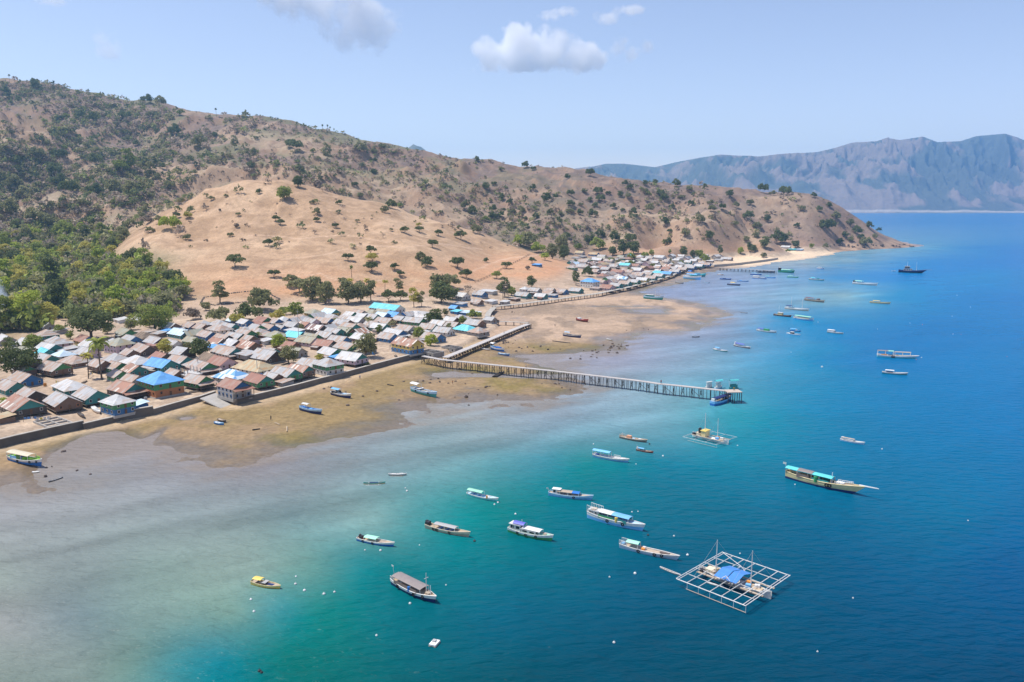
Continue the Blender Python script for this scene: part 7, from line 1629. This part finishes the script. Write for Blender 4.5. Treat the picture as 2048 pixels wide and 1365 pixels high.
cloud(1083, 100, 300, 110, 300, 8200, [(-.55, -.15, .40, .62), (-.22, .15, .40, .75), (.12, -.1, .40, .65), (.5, -.2, .42, .55), (-.1, -.45, .85, .40)], 'bright white cumulus cloud with soft base, centre of the sky', .0085, .28, 1, 1.5, 1.6)
cloud(620, 30, 360, 190, 220, 8200, [(-.75, .8, .5, .4), (-.3, .65, .6, .5), (.15, .35, .6, .6), (.45, .0, .55, .55), (.6, -.35, .4, .45)], 'large thin ragged cloud cut by the top edge', .007, .4, 2, 2.0, 1.7)
cloud(1115, 28, 90, 34, 200, 8200, [(-.3, -.2, .5, .5), (.3, .2, .6, .5)], 'small wisp of cloud above the bright cumulus', .006, .5, 3, 1.3, 2.2)
cloud(1245, 28, 130, 56, 200, 8200, [(-.5, -.3, .35, .5), (.3, .3, .7, .35)], 'comet shaped wisp of cloud high at right of the cumulus', .006, .5, 4, 1.3, 2.2)
cloud(1262, 98, 110, 56, 200, 8200, [(-.4, .1, .4, .6), (.0, -.3, .45, .5), (.6, .2, .25, .5)], 'torn thin wisp just right of the bright cumulus', .0045, .6, 5, 1.4, 2.4)
cloud(215, 88, 80, 86, 200, 8200, [(-.2, .4, .5, .5), (.1, -.35, .5, .55)], 'small faint cloud over the ridge at upper left', .004, .6, 6, 1.3, 2.4)
cloud(105, 2, 70, 24, 150, 8200, [(0, 0, .9, .8)], 'small cloud cut by the top left edge', .006, .5, 7, 1.3, 2)

# thin smoke from a cooking fire at the left edge of the wood
g_ = ground(6, 645)
b = MB(); b.ball((0, 0, 0), (6, 6, 12), 12, 8); sm, nt, bs = new_mat('smoke'); nt.nodes.remove(bs)
pv = nt.nodes.new('ShaderNodeVolumePrincipled'); pv.inputs['Color'].default_value = (.8, .88, 1, 1); pv.inputs['Density'].default_value = .06
tc = nt.nodes.new('ShaderNodeTexCoord'); no = nt.nodes.new('ShaderNodeTexNoise'); no.inputs['Scale'].default_value = .22; nt.links.new(tc.outputs['Object'], no.inputs['Vector'])
mr = nt.nodes.new('ShaderNodeMapRange'); mr.inputs['From Min'].default_value = .42; mr.inputs['From Max'].default_value = .7; mr.inputs['To Max'].default_value = .22; nt.links.new(no.outputs['Fac'], mr.inputs['Value']); nt.links.new(mr.outputs[0], pv.inputs['Density'])
nt.links.new(pv.outputs[0], nt.nodes['Material Output'].inputs['Volume'])
o = b.build('smoke', sm); o.location = (g_.x - 3, g_.y, g_.z + 11); tag(o, 'thin blue smoke rising at the left edge of the wood', None, None, 'stuff')
# ================================================================ light, air, camera
sd = Vector((-.98, .17, 0)).normalized() * math.cos(SUN_EL) + Vector((0, 0, math.sin(SUN_EL)))     # towards the sun
sl = bpy.data.lights.new('sun', 'SUN'); sl.energy = SUN_E; sl.angle = math.radians(.53); sl.color = (1, .95, .87)
so = link('sun', sl); so.rotation_euler = sd.to_track_quat('Z', 'Y').to_euler(); so.location = (0, 0, 200)
w = bpy.data.worlds.new('World'); SC.world = w; w.use_nodes = True
N = w.node_tree.nodes; L = w.node_tree.links
sky = N.new('ShaderNodeTexSky'); sky.sky_type = 'NISHITA'; sky.sun_disc = False
sky.sun_elevation = SUN_EL; sky.sun_rotation = math.atan2(sd.x, sd.y); sky.altitude = 0
sky.air_density, sky.dust_density, sky.ozone_density = AIR
tn = N.new('ShaderNodeMix'); tn.data_type = 'RGBA'; tn.blend_type = 'MULTIPLY'; tn.inputs[0].default_value = 1; tn.inputs[7].default_value = SKY_T; L.new(sky.outputs[0], tn.inputs[6])
L.new(tn.outputs[2], N['Background'].inputs['Color']); N['Background'].inputs['Strength'].default_value = SKY_E

hz = MB(); hz.box((0, 4600, 1200), (24000, 11000, 2404))
hm, nt, b = new_mat('haze_air'); nt.nodes.remove(b)
pv = nt.nodes.new('ShaderNodeVolumePrincipled'); pv.inputs['Color'].default_value = HAZE_C; pv.inputs['Density'].default_value = HAZE_D; pv.inputs['Anisotropy'].default_value = HAZE_G
nt.links.new(pv.outputs[0], nt.nodes['Material Output'].inputs['Volume'])
o = hz.build('haze', hm); o.data.vertices.foreach_get
for vtx in o.data.vertices: vtx.co.z = -4.5 if vtx.co.z < 0 else 745
tag(o, 'pale blue air haze over the whole bay', None, None, 'stuff')

cam = bpy.data.cameras.new('camera'); cam.sensor_width = 36; cam.lens = 28; cam.clip_start = .5; cam.clip_end = 60000
co = link('camera', cam); co.location = (0, 0, CAM_H); co.rotation_euler = (pi / 2 - PITCH, 0, 0)
SC.camera = co
SC.view_settings.view_transform = 'Standard'; SC.view_settings.look = 'None'; SC.view_settings.gamma = 1
SC.view_settings.exposure = EXPOSURE
SC.cycles.volume_bounces = 24
SC.cycles.max_bounces = 26; SC.cycles.diffuse_bounces = 4; SC.cycles.glossy_bounces = 2; SC.cycles.transmission_bounces = 4; SC.cycles.transparent_max_bounces = 8
SC.cycles.volume_step_rate = .35
SC.cycles.use_denoising = True
